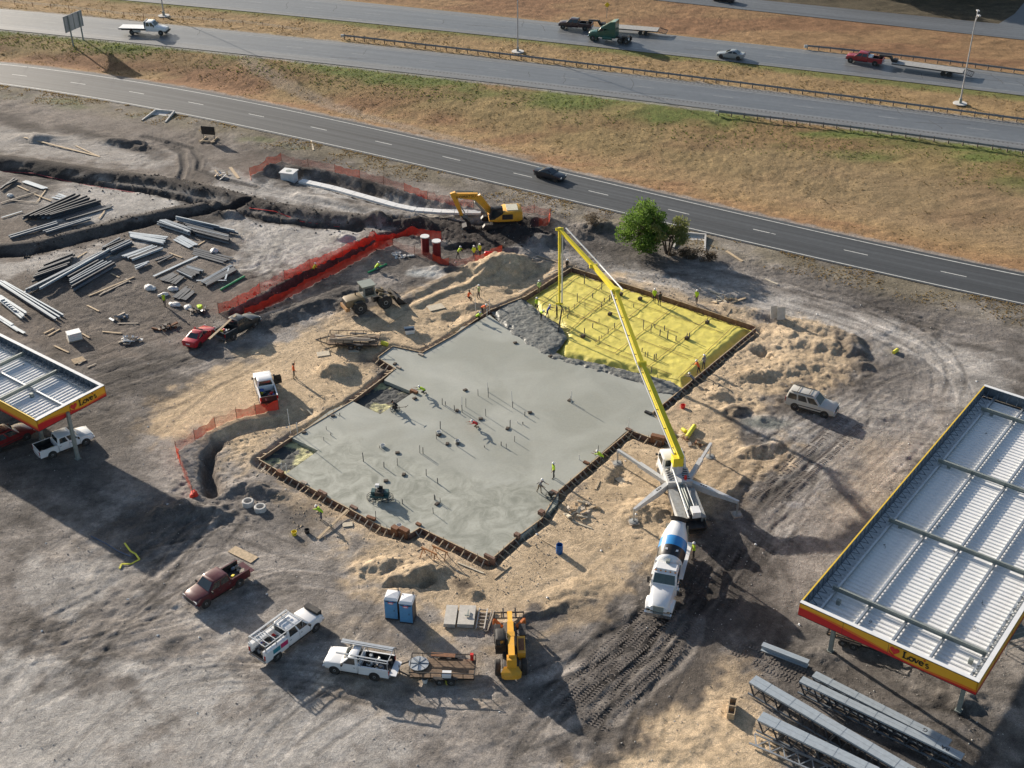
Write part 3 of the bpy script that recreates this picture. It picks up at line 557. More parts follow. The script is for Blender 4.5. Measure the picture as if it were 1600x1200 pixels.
def strip_mesh(name, lo, hi, z, x0, x1, mtl, step=2.0, rows=8):
    xs = np.arange(x0, x1 + step, step); A = lo(xs); B = hi(xs); V = []; F = []; U = []
    for i, x in enumerate(xs):
        for k in range(rows + 1):
            t = k / rows; V.append((x, A[i] + (B[i] - A[i]) * t, z + .05 * math.sin(math.pi * t))); U.append((x, t * (B[i] - A[i]), 0))
    n = rows + 1
    for i in range(len(xs) - 1):
        for k in range(rows): F.append((i * n + k, (i + 1) * n + k, (i + 1) * n + k + 1, i * n + k + 1))
    me = bpy.data.meshes.new(name); me.from_pydata(V, [], F); me.materials.append(mtl)
    a = me.attributes.new('along', 'FLOAT_VECTOR', 'POINT'); a.data.foreach_set('vector', np.array(U, np.float32).ravel())
    return me
A_FR = asphalt('frontage asphalt', (.056, .060, .064), .66, .4, (.012, 1.3), .42); A_MA = asphalt('highway concrete grey asphalt', (.122, .128, .133), .42, .7, (.02, .8), .16); A_RF = asphalt('far road asphalt', (.105, .115, .125), .6)
ex = lambda f, d: (lambda x: f(x) + d)
frontage = tag(obj('frontage_road', strip_mesh('frontage_road', ex(fr_n, -.45), ex(fr_f, .9), ZF, -170, 190, A_FR)), kind='structure')
lanes_a = tag(obj('highway_lanes', strip_mesh('highway_lanes', ma_n, ma_f, ZM, -220, 230, A_MA)), kind='structure')
lanes_b = tag(obj('highway_lanes', strip_mesh('highway_lanes', mb_n, mb_f, ZB, -260, 260, A_MA)), kind='structure')
far_road = tag(obj('far_road', strip_mesh('far_road', rf_n, rf_f, ZR, 0, 280, A_RF)), kind='structure')
PAINTW = mat('road paint white', (.62, .62, .58), .6, var=.25, scale=2.0); PAINTY = mat('road paint pale yellow', (.56, .50, .33), .6, var=.2, scale=2.0); PAINTF = mat('worn road paint', (.30, .31, .31), .6, var=.3, scale=1.0)
def line(road, name, lo, hi, t, w, x0, x1, z, m, step=3.0):
    xs = np.arange(x0, x1 + .01, step) if x1 - x0 > step else np.array([x0, x1]); A = lo(xs); B = hi(xs); D = B - A
    V = []; F = []
    for i, x in enumerate(xs):
        zz = z + .05 * math.sin(math.pi * min(max(t, 0), 1)) + .006; c = A[i] + D[i] * t
        V += [(x, c - w / 2, zz), (x, c + w / 2, zz)]
    for i in range(len(xs) - 1): F.append((2 * i, 2 * i + 2, 2 * i + 3, 2 * i + 1))
    me = bpy.data.meshes.new(name); me.from_pydata(V, [], F); me.materials.append(m); return obj(name, me, road)
flo, fhi = ex(fr_n, -.45), ex(fr_f, .9)
line(frontage, 'edge_line', flo, fhi, .055, .17, -165, 185, ZF, PAINTW); line(frontage, 'edge_line', flo, fhi, .905, .17, -165, 185, ZF, PAINTW)
x = G(37, 121).x - 12.19 * 4
while x < 150:
    sl = abs(float(fr_n(x + 1) - fr_n(x))); k = 1 / math.sqrt(1 + sl * sl)
    line(frontage, 'lane_dash', flo, fhi, .49, .16, x, x + 3.1 * k, ZF, PAINTW); x += 12.19 * k
for rd, lo, hi, z, tl in ((lanes_a, ma_n, ma_f, ZM, (.22, .86)), (lanes_b, mb_n, mb_f, ZB, (.13, .80))):
    line(rd, 'edge_line', lo, hi, tl[0], .16, -200, 220, z, PAINTF); line(rd, 'edge_line', lo, hi, tl[1], .16, -200, 220, z, PAINTF)
    x = -150.0
    while x < 170:
        line(rd, 'lane_dash', lo, hi, (tl[0] + tl[1]) / 2, .16, x, x + 3.1, z, PAINTF); x += 12.19
rum = mat('rumble strip grooves', (.09, .09, .095), .8)
def rumble(rd, lo, hi, t, x0, x1, z):
    m = MB(); x = x0
    while x < x1:
        c = float(lo(x) + (hi(x) - lo(x)) * t); m.box((x, c, z + .05 * math.sin(math.pi * t) + .004), (.28, .4, .006)); x += .62
    tag(m.build('rumble_strip', rum, rd), kind='stuff')
SHO = asphalt('paler shoulder paving', (.165, .168, .168), .55, .5, (.03, 1.2), .2)
for rd, lo, hi, z, t0, t1 in ((lanes_a, ma_n, ma_f, ZM, .0, .20), (lanes_a, ma_n, ma_f, ZM, .89, 1.0), (lanes_b, mb_n, mb_f, ZB, .0, .10), (lanes_b, mb_n, mb_f, ZB, .83, 1.0)):
    me = strip_mesh('shoulder', (lambda x, lo=lo, hi=hi, t=t0: lo(x) + (hi(x) - lo(x)) * t), (lambda x, lo=lo, hi=hi, t=t1: lo(x) + (hi(x) - lo(x)) * t), z, -200, 220, SHO, 2.0, 3)
    for v in me.vertices:
        c = float(lo(v.co.x)); tt = (v.co.y - c) / (float(hi(v.co.x)) - c); v.co.z = z + .05 * math.sin(math.pi * min(max(tt, 0), 1)) + .0045
    obj('shoulder', me, rd)
for rd, lo, hi, z, n in ((lanes_a, ma_n, ma_f, ZM, 16), (lanes_b, mb_n, mb_f, ZB, 12), (frontage, flo, fhi, ZF, 14)):   # sealed cracks and repair strips
    for k in range(n):
        x = random.uniform(-90, 90); t = random.uniform(.2, .75); m = MB(); y0 = float(lo(x) + (hi(x) - lo(x)) * t); p = Vector((x, y0, 0)); tr = random.random() < .5
        for q in range(random.randint(4, 9)):
            d = Vector((random.uniform(-.3, .3), random.uniform(.4, .9), 0)) if tr else Vector((random.uniform(.8, 1.6), random.uniform(-.3, .2) - .2, 0)); e_ = p + d; tt = [(w_.y - float(lo(w_.x))) / (float(hi(w_.x)) - float(lo(w_.x))) for w_ in (p, e_)]
            if max(tt) > .97: break
            nr_ = Vector((-d.y, d.x, 0)).normalized() * .045; za, zb = [z + .05 * math.sin(math.pi * min(max(c_, 0), 1)) + .009 for c_ in tt]
            m.add([(p.x - nr_.x, p.y - nr_.y, za), (p.x + nr_.x, p.y + nr_.y, za), (e_.x + nr_.x, e_.y + nr_.y, zb), (e_.x - nr_.x, e_.y - nr_.y, zb)], [(0, 1, 2, 3)]); p = e_
        if m.f: m.build('crack_seal', rum, rd)
rumble(lanes_a, ma_n, ma_f, .16, -20, 110, ZM); rumble(lanes_a, ma_n, ma_f, .955, 20, 110, ZM)
# side road that joins the far road at the upper right
sr = MB(); P = [G(1556, 40, ZR), G(1600, 44, ZR), G(1660, 10, ZR), G(1700, -60, ZR), G(1650, -60, ZR), G(1612, -10, ZR), G(1585, 22, ZR)]
sr.add([(p.x, p.y, ZR + .02) for p in P], [tuple(range(len(P)))]); tag(sr.build('side_road', A_RF), kind='structure')
# ------------------------------------------------------------------ materials used by many things
GALV = mat('galvanised steel', (.52, .54, .55), .42, .75, var=.12, scale=2.0); GALVD = mat('primed grey steel', (.26, .285, .265), .6, .15, var=.15, scale=3.0); STEELB = mat('dark blue grey steel', (.055, .065, .08), .5, .3, var=.3, scale=2.0, dust=.15)
STEELM = mat('weathered galvanised section', (.16, .195, .235), .5, .3, var=.25, scale=2.0, dust=.15); DECKW = mat('white coated deck pan', (.82, .82, .81), .6, .0, var=.07, scale=1.2, spec=.2, dust=.12); GAPD = mat('dark sheet for rib gap shade', (.05, .055, .06), .9)
WOOD = mat('pale lumber', (.46, .35, .225), .8, var=.3, scale=5, bump=.01); WOODG = mat('grey weathered lumber', (.34, .29, .235), .85, var=.3, scale=5, bump=.01); FORMB = mat('red brown form ply', (.165, .085, .058), .75, var=.45, scale=2.2, dust=.35); PLY = mat('plywood sheet', (.52, .45, .34), .8, var=.2, scale=3)
RUST = mat('rusty metal', (.20, .095, .05), .8, .2, var=.4, scale=6); BLACKM = mat('black painted steel', (.022, .022, .024), .5, .2, var=.3, scale=3, dust=.2); RUBBER = mat('tyre rubber', (.022, .022, .023), .85, var=.3, scale=6, dust=.22); GLASS = mat('tinted window glass', (.018, .026, .030), .06, 0, var=.1, spec=.8); GLASSG = mat('greenish windscreen', (.035, .06, .058), .06, 0, var=.2, spec=.8)
WHITEP = mat('white paint', (.78, .78, .77), .35, var=.05, scale=2, dust=.10, coat=.3); CHROME = mat('chrome', (.6, .6, .6), .2, .9, var=.05); RIM = mat('alloy rim', (.42, .43, .44), .35, .8, var=.1, dust=.2)
CYEL = mat('machine yellow', (.72, .36, .028), .45, var=.12, scale=2, dust=.18); BYEL = mat('boom yellow', (.76, .62, .035), .4, var=.08, scale=2, dust=.06); FY = mat('fascia amber', (.78, .40, .025), .4, var=.03); FRD = mat('fascia red', (.56, .018, .022), .4, var=.04); FOR = mat('fascia orange', (.74, .17, .02), .4, var=.04)
CONC = mat('pale concrete', (.52, .50, .47), .85, var=.18, scale=2.5, bump=.01); LAMPW = mat('clear lamp lens', (.75, .75, .72), .15, var=.05); LAMPR = mat('red lamp lens', (.35, .01, .012), .2, var=.1); LAMPA = mat('amber lens', (.7, .25, .02), .25, var=.1)
BLKT = mat('black lettering', (.015, .013, .012), .6); REDL = mat('red emblem', (.62, .03, .025), .5); PLAST = mat('white plastic wrap', (.74, .74, .73), .45, var=.12, scale=4, bump=.03)

def text_mesh(txt, size, name, m, extr=.004, bold=0.0):
    cu = bpy.data.curves.new(name, 'FONT'); cu.body = txt; cu.size = size; cu.extrude = extr; cu.offset = bold; cu.align_x = 'CENTER'; cu.align_y = 'CENTER'
    o = bpy.data.objects.new(name, cu); COL.objects.link(o); dg = bpy.context.evaluated_depsgraph_get()
    me = bpy.data.meshes.new_from_object(o.evaluated_get(dg)); bpy.data.objects.remove(o); bpy.data.curves.remove(cu)
    me.materials.clear(); me.materials.append(m); me.name = name; return me

# ---- serif lettering "Love's" in fascia plane coordinates (u right, v up), as strips with thickness
def stroke(m, pts, w, P):
    n = len(pts); L = []; Rr = []
    for i, p in enumerate(pts):
        a = Vector(pts[max(i - 1, 0)]); b = Vector(pts[min(i + 1, n - 1)]); d = (b - a).normalized(); q = Vector((-d.y, d.x)); ww = w[i] if isinstance(w, (list, tuple)) else w
        L.append(Vector(p) + q * ww / 2); Rr.append(Vector(p) - q * ww / 2)
    for i in range(n - 1):
        m.prism([P(*L[i]), P(*Rr[i]), P(*Rr[i + 1]), P(*L[i + 1])], P(0, 0, .012) - P(0, 0, 0))
def arc(cx, cy, rx, ry, a0, a1, n=12): return [(cx + rx * math.cos(R(a0 + (a1 - a0) * i / n)), cy + ry * math.sin(R(a0 + (a1 - a0) * i / n))) for i in range(n + 1)]
def loves(P, s, mt, par):
    Q = lambda u, v, d=0.0: P(u * s, v * s, d)
    cur = [MB()]
    def S(pts, w): stroke(cur[0], pts, w, Q)
    def done(): cur[0].build('letter', mt, par); cur[0] = MB()
    S([(.18, 0), (.18, 1.0)], .2); S([(0, .95), (.4, .95)], .12); S([(0, .06), (.72, .06)], .13); S([(.66, .02), (.66, .34)], .12); done()           # L
    S(arc(1.08, .34, .27, .28, 0, 360, 18), .17); done()                                                                                          # o
    S([(1.46, .62), (1.68, .06)], .19); S([(1.92, .62), (1.70, .06)], .12); S([(1.36, .64), (1.6, .64)], .09); S([(1.8, .64), (2.02, .64)], .09); done()  # v
    S(arc(2.3, .34, .25, .28, 10, 320, 16), .16); S([(2.06, .36), (2.54, .36)], .1); done()                                                          # e
    S(arc(3.0, .49, .17, .15, 40, 270, 10), .13); S(arc(3.0, .19, .19, .16, 90, -140, 10), .13); done()                                               # s
def heart(m, P, c, s, d=0.0):
    pts = []
    for i in range(24):
        t = 2 * math.pi * i / 24; pts.append((c[0] + s * 16 * math.sin(t) ** 3 / 17, c[1] + s * (13 * math.cos(t) - 5 * math.cos(2 * t) - 2 * math.cos(3 * t) - math.cos(4 * t)) / 17))
    m.prism([P(u, v, d) for u, v in pts], P(0, 0, d + .012) - P(0, 0, d))

def canopy(label, B, xd, yd, W, Lc, beams, purl, cols, soffit=4.9, top=6.1, thin_left=True):
    rz = math.atan2(xd.y, xd.x)
    root = thing('fuel_canopy', label, 'canopy', (B.x, B.y, gz(B.x, B.y) * 0), rz)
    t = .1
    # fascia panels: front (y=0), right (x=W), back (y=L), left (x=0)
    def panel(name, o, ud, nd, Ln, logo, flip=False):
        P = lambda u, v, d=0.0: Vector(o) + Vector(ud) * u + Vector((0, 0, v)) + Vector(nd) * d
        h = top - soffit
        f = MB().prism([P(0, soffit), P(Ln, soffit), P(Ln, top), P(0, top)], Vector(nd) * -t).build(name, FY, root)
        n = 40; lo = []; mid = []; upp = []
        for i in range(n + 1):
            s = i / n; q = 1 - s if flip else s
            a = h * (.10 + .52 * (1 - sstep(0, .75, q)) + .10 * sstep(.7, 1.0, q)); lo.append((s * Ln, a))
            upp.append((s * Ln, min(a + h * (.035 + .13 * abs(math.sin(q * 5.2))), h * .93)))
        MB().prism([P(.02, soffit + .05, -t), P(Ln - .02, soffit + .05, -t), P(Ln - .02, top - .01, -t), P(.02, top - .01, -t)], Vector(nd) * -.012).build('inner_liner', STEELM, f)
        red = MB(); org = MB()
        for i in range(n):
            red.quad(P(lo[i][0], soffit, .012), P(lo[i + 1][0], soffit, .012), P(lo[i + 1][0], soffit + lo[i + 1][1], .012), P(lo[i][0], soffit + lo[i][1], .012))
            org.quad(P(lo[i][0], soffit + lo[i][1], .008), P(lo[i + 1][0], soffit + lo[i + 1][1], .008), P(upp[i + 1][0], soffit + upp[i + 1][1], .008), P(upp[i][0], soffit + upp[i][1], .008))
        red.build('red_band', FRD, f); org.build('orange_stripe', FOR, f)
        dk = MB(); dk.bar(P(0, soffit, .014), P(Ln, soffit, .014), .02, .05); dk.bar(P(0, top - .02, .014), P(Ln, top - .02, .014), .02, .035)
        for k in range(1, int(Ln / 3.6)): dk.box(P(k * 3.6, (soffit + top) / 2, .004), (.02, .02, h), rz=0)
        dk.build('trim', BLACKM, f)
        if logo:
            u0 = logo; PP = lambda u, v, d=0.0: P(u0 + u, soffit + .42 + v, .03 + d); loves(PP, .62, BLKT, f)
            H = MB(); heart(H, lambda u, v, d=0.0: P(u0 - .62 + u, soffit + .72 + v, .03 + d), (0, 0), .40); H.build('heart_emblem', REDL, f); H = MB(); heart(H, lambda u, v, d=0.0: P(u0 + 1.62 + u, soffit + 1.02 + v, .03 + d), (0, 0), .09); H.build('heart_apostrophe', REDL, f)
            H = MB(); stroke(H, [(-.38, -.05), (-.34, -.25), (-.12, -.38), (.08, -.46)], [.05, .09, .09, .04], lambda u, v, d=0.0: P(u0 - .66 + u, soffit + .70 + v, .03 + d)); H.build('emblem_shadow', FRD, f)
        return f
    panel('fascia_front', (0, 0, 0), (1, 0, 0), (0, -1, 0), W, W * .60)
    panel('fascia_right', (W, 0, 0), (0, 1, 0), (1, 0, 0), Lc, None, True); panel('fascia_back', (W, Lc, 0), (-1, 0, 0), (0, 1, 0), W, None); panel('fascia_left', (0, Lc, 0), (0, -1, 0), (-1, 0, 0), Lc, None)
    cw = .34
    MB().box((W / 2, cw / 2 + .0, top + .02), (W + .02, cw, .04)).build('cap_flashing', WHITEP, root); MB().box((W / 2, Lc - cw / 2, top + .02), (W + .02, cw, .04)).build('cap_flashing', WHITEP, root)
    MB().box((W - cw / 2, Lc / 2, top + .021), (cw, Lc - 2 * cw - .01, .042)).build('cap_flashing', WHITEP, root)
    MB().box((.05, Lc / 2, top + .021), (.11, Lc - 2 * cw - .01, .042)).build('cap_flashing', mat('yellow cap', (.78, .52, .06), .4, var=.04), root)
    # deck pans, each with a standing rib
    zd = soffit + .06; pw = .48; n = int((Lc - .3) / pw)
    MB().box((W / 2, Lc / 2, zd - .10), (W - 2 * t - .04, Lc - .25, .02)).build('gap_shade_sheet', GAPD, root)  # near-black sheet added below the pans, paints shade into the rib gaps
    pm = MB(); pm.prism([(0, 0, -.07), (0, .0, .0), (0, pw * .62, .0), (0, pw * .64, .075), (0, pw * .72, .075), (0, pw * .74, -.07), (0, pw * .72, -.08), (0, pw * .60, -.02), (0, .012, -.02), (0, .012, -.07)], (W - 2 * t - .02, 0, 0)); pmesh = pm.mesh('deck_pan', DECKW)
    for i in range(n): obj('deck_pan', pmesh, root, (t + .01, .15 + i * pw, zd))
    # purlins (long) and cross beams (short)
    for fx in purl:
        x = fx * W; m = MB(); m.box((x, Lc / 2, zd + .22), (.05, Lc - .5, .26)); m.box((x, Lc / 2, zd + .36), (.17, Lc - .5, .02)); m.box((x, Lc / 2, zd + .095), (.17, Lc - .5, .02)); m.build('purlin', GALV, root)
    for y in beams:
        m = MB(); zc = zd + .55; x0, x1 = .07 * W, .945 * W; m.box(((x0 + x1) / 2, y, zc), (x1 - x0, .03, .32)); m.box(((x0 + x1) / 2, y, zc + .17), (x1 - x0, .16, .03)); m.box(((x0 + x1) / 2, y, zc - .17), (x1 - x0, .20, .03))
        for fx in purl: m.box((fx * W, y, zc), (.02, .18, .31))
        m.build('cross_beam', GALVD, root)
    for (cx, cy) in cols:
        g = root.location; wx_ = B.x + xd.x * cx + yd.x * cy; wy_ = B.y + xd.y * cx + yd.y * cy; zg = gz(wx_, wy_) - .15
        m = MB(); m.box((cx, cy, (zg + soffit + .5) / 2), (.30, .30, soffit + .5 - zg)); m.box((cx, cy, zg + .2), (.5, .5, .06)); m.build('column', GALVD, root)
    # struts that hold the fascia
    b1 = MB().bar((.13, 0, top - .12), (.9, 0, zd + .40), .04, .05).bar((.13, 0, soffit + .3), (.9, 0, zd + .40), .03, .04).bar((.14, 0, soffit + .1), (.14, 0, top - .03), .05, .05).mesh('fascia_bracket', STEELM)
    k = .5
    while k < Lc - .3:
        obj('fascia_bracket', b1, root, (0, k, 0)); obj('fascia_bracket', b1, root, (W, k + .2, 0), (0, 0, math.pi)); k += .85
    k = .6
    while k < W - .4: obj('fascia_bracket', b1, root, (k, Lc, 0), (0, 0, -math.pi / 2)); k += .95
    lat = MB(); k = .4
    while k < Lc - 1: lat.bar((W - .35, k, zd + .42), (W * .937, k + .55, zd + .42), .04, .04); lat.bar((W * .937, k + .55, zd + .42), (W - .35, k + 1.1, zd + .42), .04, .04); k += 1.1
    lat.build('edge_lattice', GALV, root)
    # coiled wires and straps left lying on the deck
    for i in range(max(3, int(len(beams) * 2.5))):
        x, y = random.uniform(.15, .85) * W, random.uniform(.05, .9) * Lc; m = MB(); p = Vector((x, y, zd + .085))
        for q in range(5):
            d = Vector((random.uniform(-.2, .2), random.uniform(-.25, .25), 0)); m.bar(p, p + d, .025, .015); p = p + d
        m.build('loose_strap', BLACKM, root)
    return root

TOPZ = 6.1
B, A, C = G(1249.6, 941.5, TOPZ), G(1539, 601, TOPZ), G(1528.75, 1067.75, TOPZ)
yd = (A - B); LcR = Vector((yd.x, yd.y)).length; yd = Vector((yd.x, yd.y, 0)).normalized(); xd = Vector((yd.y, -yd.x, 0)); WR = (C - B).dot(xd)
def along(px, z, o, d): return (G(px[0], px[1], z) - o).dot(d)
beamsR = [along(p, 5.7, B, yd) for p in ((1297, 912), (1386, 807), (1464, 715), (1531, 634))]
colsR = []
for p in ((1297, 1018), (1497, 1112)):
    q = G(*p); colsR.append(((q - B).dot(xd), (q - B).dot(yd)))
colsR += [(colsR[0][0], y + .2) for y in beamsR[1:]] + [(colsR[1][0], y + .2) for y in beamsR[1:]]
canopy('large fuel canopy with open white deck and amber red fascia at right edge', Vector((B.x, B.y, 0)), xd, yd, WR, LcR, beamsR, (.09, .295, .507, .717, .937), colsR)
B2, R2 = G(57, 657.7, TOPZ), G(166, 603.6, TOPZ); E2 = G(0, 521, TOPZ)
yd2 = (E2 - R2); yd2 = Vector((yd2.x, yd2.y, 0)).normalized(); xd2 = Vector((yd2.y, -yd2.x, 0)); WL = (R2 - B2).dot(xd2)
bl = [along(p, 5.7, B2, yd2) for p in ((81, 581), (27, 554))]; sp = bl[1] - bl[0]
q = G(122, 717); c0 = ((q - B2).dot(xd2), (q - B2).dot(yd2)); q = G(62, 705); c1 = ((q - B2).dot(xd2), (q - B2).dot(yd2))
canopy('smaller fuel canopy with amber red fascia at left edge over parked pickup', Vector((B2.x, B2.y, 0)), xd2, yd2, WL, 42.0, bl + [bl[1] + sp * k for k in (1, 2, 3, 4)], (.05, .50, .90), [c0, (c0[0], c0[1] + sp), (c0[0], c0[1] + 3 * sp), (c0[0], c0[1] + 5 * sp)])

# ------------------------------------------------------------------ slab
def concrete_mat():
    m = bpy.data.materials.new('fresh concrete'); m.use_nodes = True; N = m.node_tree.nodes; L = m.node_tree.links; b = N['Principled BSDF']; b.inputs['Specular IOR Level'].default_value = .4
    tc = N.new('ShaderNodeTexCoord')
    def noise(s, d, r, dist=0.0):
        n = N.new('ShaderNodeTexNoise'); n.inputs['Scale'].default_value = s; n.inputs['Detail'].default_value = d; n.inputs['Roughness'].default_value = r; n.inputs['Distortion'].default_value = dist; L.new(tc.outputs['Object'], n.inputs[0]); return n.outputs[0]
    # the older, trowelled half lies towards the near left corner
    sp = N.new('ShaderNodeSeparateXYZ'); L.new(tc.outputs['Object'], sp.inputs[0])
    a = N.new('ShaderNodeMath'); a.operation = 'MULTIPLY_ADD'; L.new(sp.outputs['X'], a.inputs[0]); a.inputs[1].default_value = .35; L.new(sp.outputs['Y'], a.inputs[2])
    w = N.new('ShaderNodeMath'); w.operation = 'MULTIPLY_ADD'; L.new(noise(.14, 4, .6, 1.0), w.inputs[0]); w.inputs[1].default_value = 16; L.new(a.outputs[0], w.inputs[2])
    z = N.new('ShaderNodeMapRange'); z.inputs[1].default_value = 104; z.inputs[2].default_value = 107.5; L.new(w.outputs[0], z.inputs[0])
    sw = noise(.38, 10, .70, 1.5); fl = noise(.16, 3, .5, .6)
    r1 = N.new('ShaderNodeValToRGB'); r1.color_ramp.elements[0].position = .36; r1.color_ramp.elements[0].color = (.225, .23, .188, 1); r1.color_ramp.elements[1].position = .66; r1.color_ramp.elements[1].color = (.41, .415, .36, 1); L.new(sw, r1.inputs[0])
    r2 = N.new('ShaderNodeValToRGB'); r2.color_ramp.elements[0].position = .38; r2.color_ramp.elements[0].color = (.295, .30, .258, 1); r2.color_ramp.elements[1].position = .70; r2.color_ramp.elements[1].color = (.385, .39, .345, 1); L.new(fl, r2.inputs[0])
    mx = N.new('ShaderNodeMix'); mx.data_type = 'RGBA'; L.new(z.outputs[0], mx.inputs[0]); L.new(r1.outputs[0], mx.inputs[6]); L.new(r2.outputs[0], mx.inputs[7])
    fi = N.new('ShaderNodeMapRange'); fi.inputs[1].default_value = .3; fi.inputs[2].default_value = .7; fi.inputs[3].default_value = .93; fi.inputs[4].default_value = 1.06; L.new(noise(5, 5, .7), fi.inputs[0])
    vm = N.new('ShaderNodeVectorMath'); vm.operation = 'SCALE'; L.new(mx.outputs[2], vm.inputs[0]); L.new(fi.outputs[0], vm.inputs['Scale']); L.new(vm.outputs[0], b.inputs['Base Color'])
    rr = N.new('ShaderNodeMapRange'); rr.inputs[1].default_value = .3; rr.inputs[2].default_value = .7; rr.inputs[3].default_value = .42; rr.inputs[4].default_value = .68; L.new(sw, rr.inputs[0]); L.new(rr.outputs[0], b.inputs['Roughness'])
    bp = N.new('ShaderNodeBump'); bp.inputs['Strength'].default_value = .3; bp.inputs['Distance'].default_value = .008; L.new(noise(2.2, 6, .7, .8), bp.inputs['Height']); L.new(bp.outputs[0], b.inputs['Normal'])
    return m
CONCF = concrete_mat()
YEL_PX = [(1052, 619), (1062, 606), (1045, 592), (985, 578), (920, 566), (872, 556), (862, 546), (868, 538), (878, 524), (868, 505), (845, 494), (820, 465), (855, 443), (893, 419), (967, 441), (1033, 463), (1181, 512), (1100, 579)]
slab_px = SLAB_PX[:15] + [(1052, 618), (1020, 604), (975, 592), (930, 577), (880, 563), (845, 548), (800, 520), (765, 492)] + SLAB_PX[25:]
slab_w = GA(slab_px, ZS); m = MB(); m.prism([(p[0], p[1], ZS) for p in slab_w][::-1], (0, 0, -.95))
slab = m.build('concrete_slab', CONCF); tag(slab, 'large grey freshly poured concrete floor slab in timber forms', 'slab')
def grid_patch(name, poly_px, z, hf, step, mtl, label=None, cat=None, kind=None, grow=.0):
    P = GA(poly_px, z); xs = np.arange(P[:, 0].min() - .5, P[:, 0].max() + .5, step); ys = np.arange(P[:, 1].min() - .5, P[:, 1].max() + .5, step); X, Y = np.meshgrid(xs, ys)
    d = pdist(X, Y, P, True); Z = z + hf(X, Y, d); keep = d < grow
    id_ = -np.ones(X.shape, int); id_[keep] = np.arange(keep.sum()); V = np.stack([X[keep], Y[keep], Z[keep]], -1)
    q = np.stack([id_[:-1, :-1], id_[:-1, 1:], id_[1:, 1:], id_[1:, :-1]], -1).reshape(-1, 4); q = q[(q >= 0).all(1)]
    me = bpy.data.meshes.new(name); me.from_pydata(V.tolist(), [], q.tolist()); me.polygons.foreach_set('use_smooth', [True] * len(me.polygons)); me.materials.append(mtl)
    return tag(obj(name, me), label, cat, None, kind)
YELM = mat('yellow vapour barrier film', (.68, .585, .115), .55, var=.18, scale=.7, bump=.03, bscale=4.0, spec=.35, dust=.16)
barrier = grid_patch('vapor_barrier', YEL_PX, ZS - .22, lambda X, Y, d: .07 * (fbm(X * .6, Y * .6, 3, 301) - .5) + .05 * (fbm(X * 2.4, Y * 1.1, 3, 303) - .5) - .05 * np.abs(2 * fbm(X * .9, Y * .9, 2, 307) - 1) - .42 * sstep(-1.3, -.35, d + (fbm(X, Y, 2, 305) - .5) * .5) * (Y - .55 * X > 86), .16, YELM,
                     'yellow plastic vapor barrier film spread inside the far forms', 'film', grow=.12)
WETM = mat('wet dark concrete', (.135, .137, .125), .55, var=.55, scale=1.6, bump=.10, bscale=3.0, spec=.5)
WET_PX = [(770, 486), (815, 464), (850, 492), (872, 505), (884, 526), (874, 540), (866, 548), (880, 556), (930, 566), (990, 580), (1046, 594), (1066, 606), (1055, 620), (1040, 618), (1000, 602), (960, 590), (920, 576), (870, 562), (840, 548), (800, 522)]
grid_patch('wet_concrete', WET_PX, ZS + .03, lambda X, Y, d: .20 * (fbm(X * 1.1, Y * 1.1, 4, 311, .6) - .45) + .05 * (fbm(X * 5, Y * 5, 2, 313) - .5) - .22 * sstep(-.5, .15, d + (fbm(X * .9, Y * .9, 3, 315) - .5) * 1.6), .12, WETM, 'dark lumpy wet concrete heaped at edge of yellow film', 'concrete', grow=.25)
# two sunk corners left open in the slab, lined with film and rubble
RECM = mat('recess rubble', (.50, .47, .24), .8, col2=(.05, .053, .053), ramp=(.49, .60), scale=.42, bump=.12, bscale=3.0)
for px, lb in (([(600, 594), (646, 613), (594, 647), (551, 627)], 'open recess of dark rubble and yellow film beside slab middle'), ([(456, 684), (497, 704), (446, 741), (405, 718)], 'open recess of dark rubble and yellow film at slab left corner')):
    c = np.mean(np.array(px), 0); grid_patch('slab_recess', px, ZS - .38, lambda X, Y, d: .16 * (fbm(X * 2.2, Y * 2.2, 3, 321) - .5), .14, RECM, lb, 'recess', grow=.1)

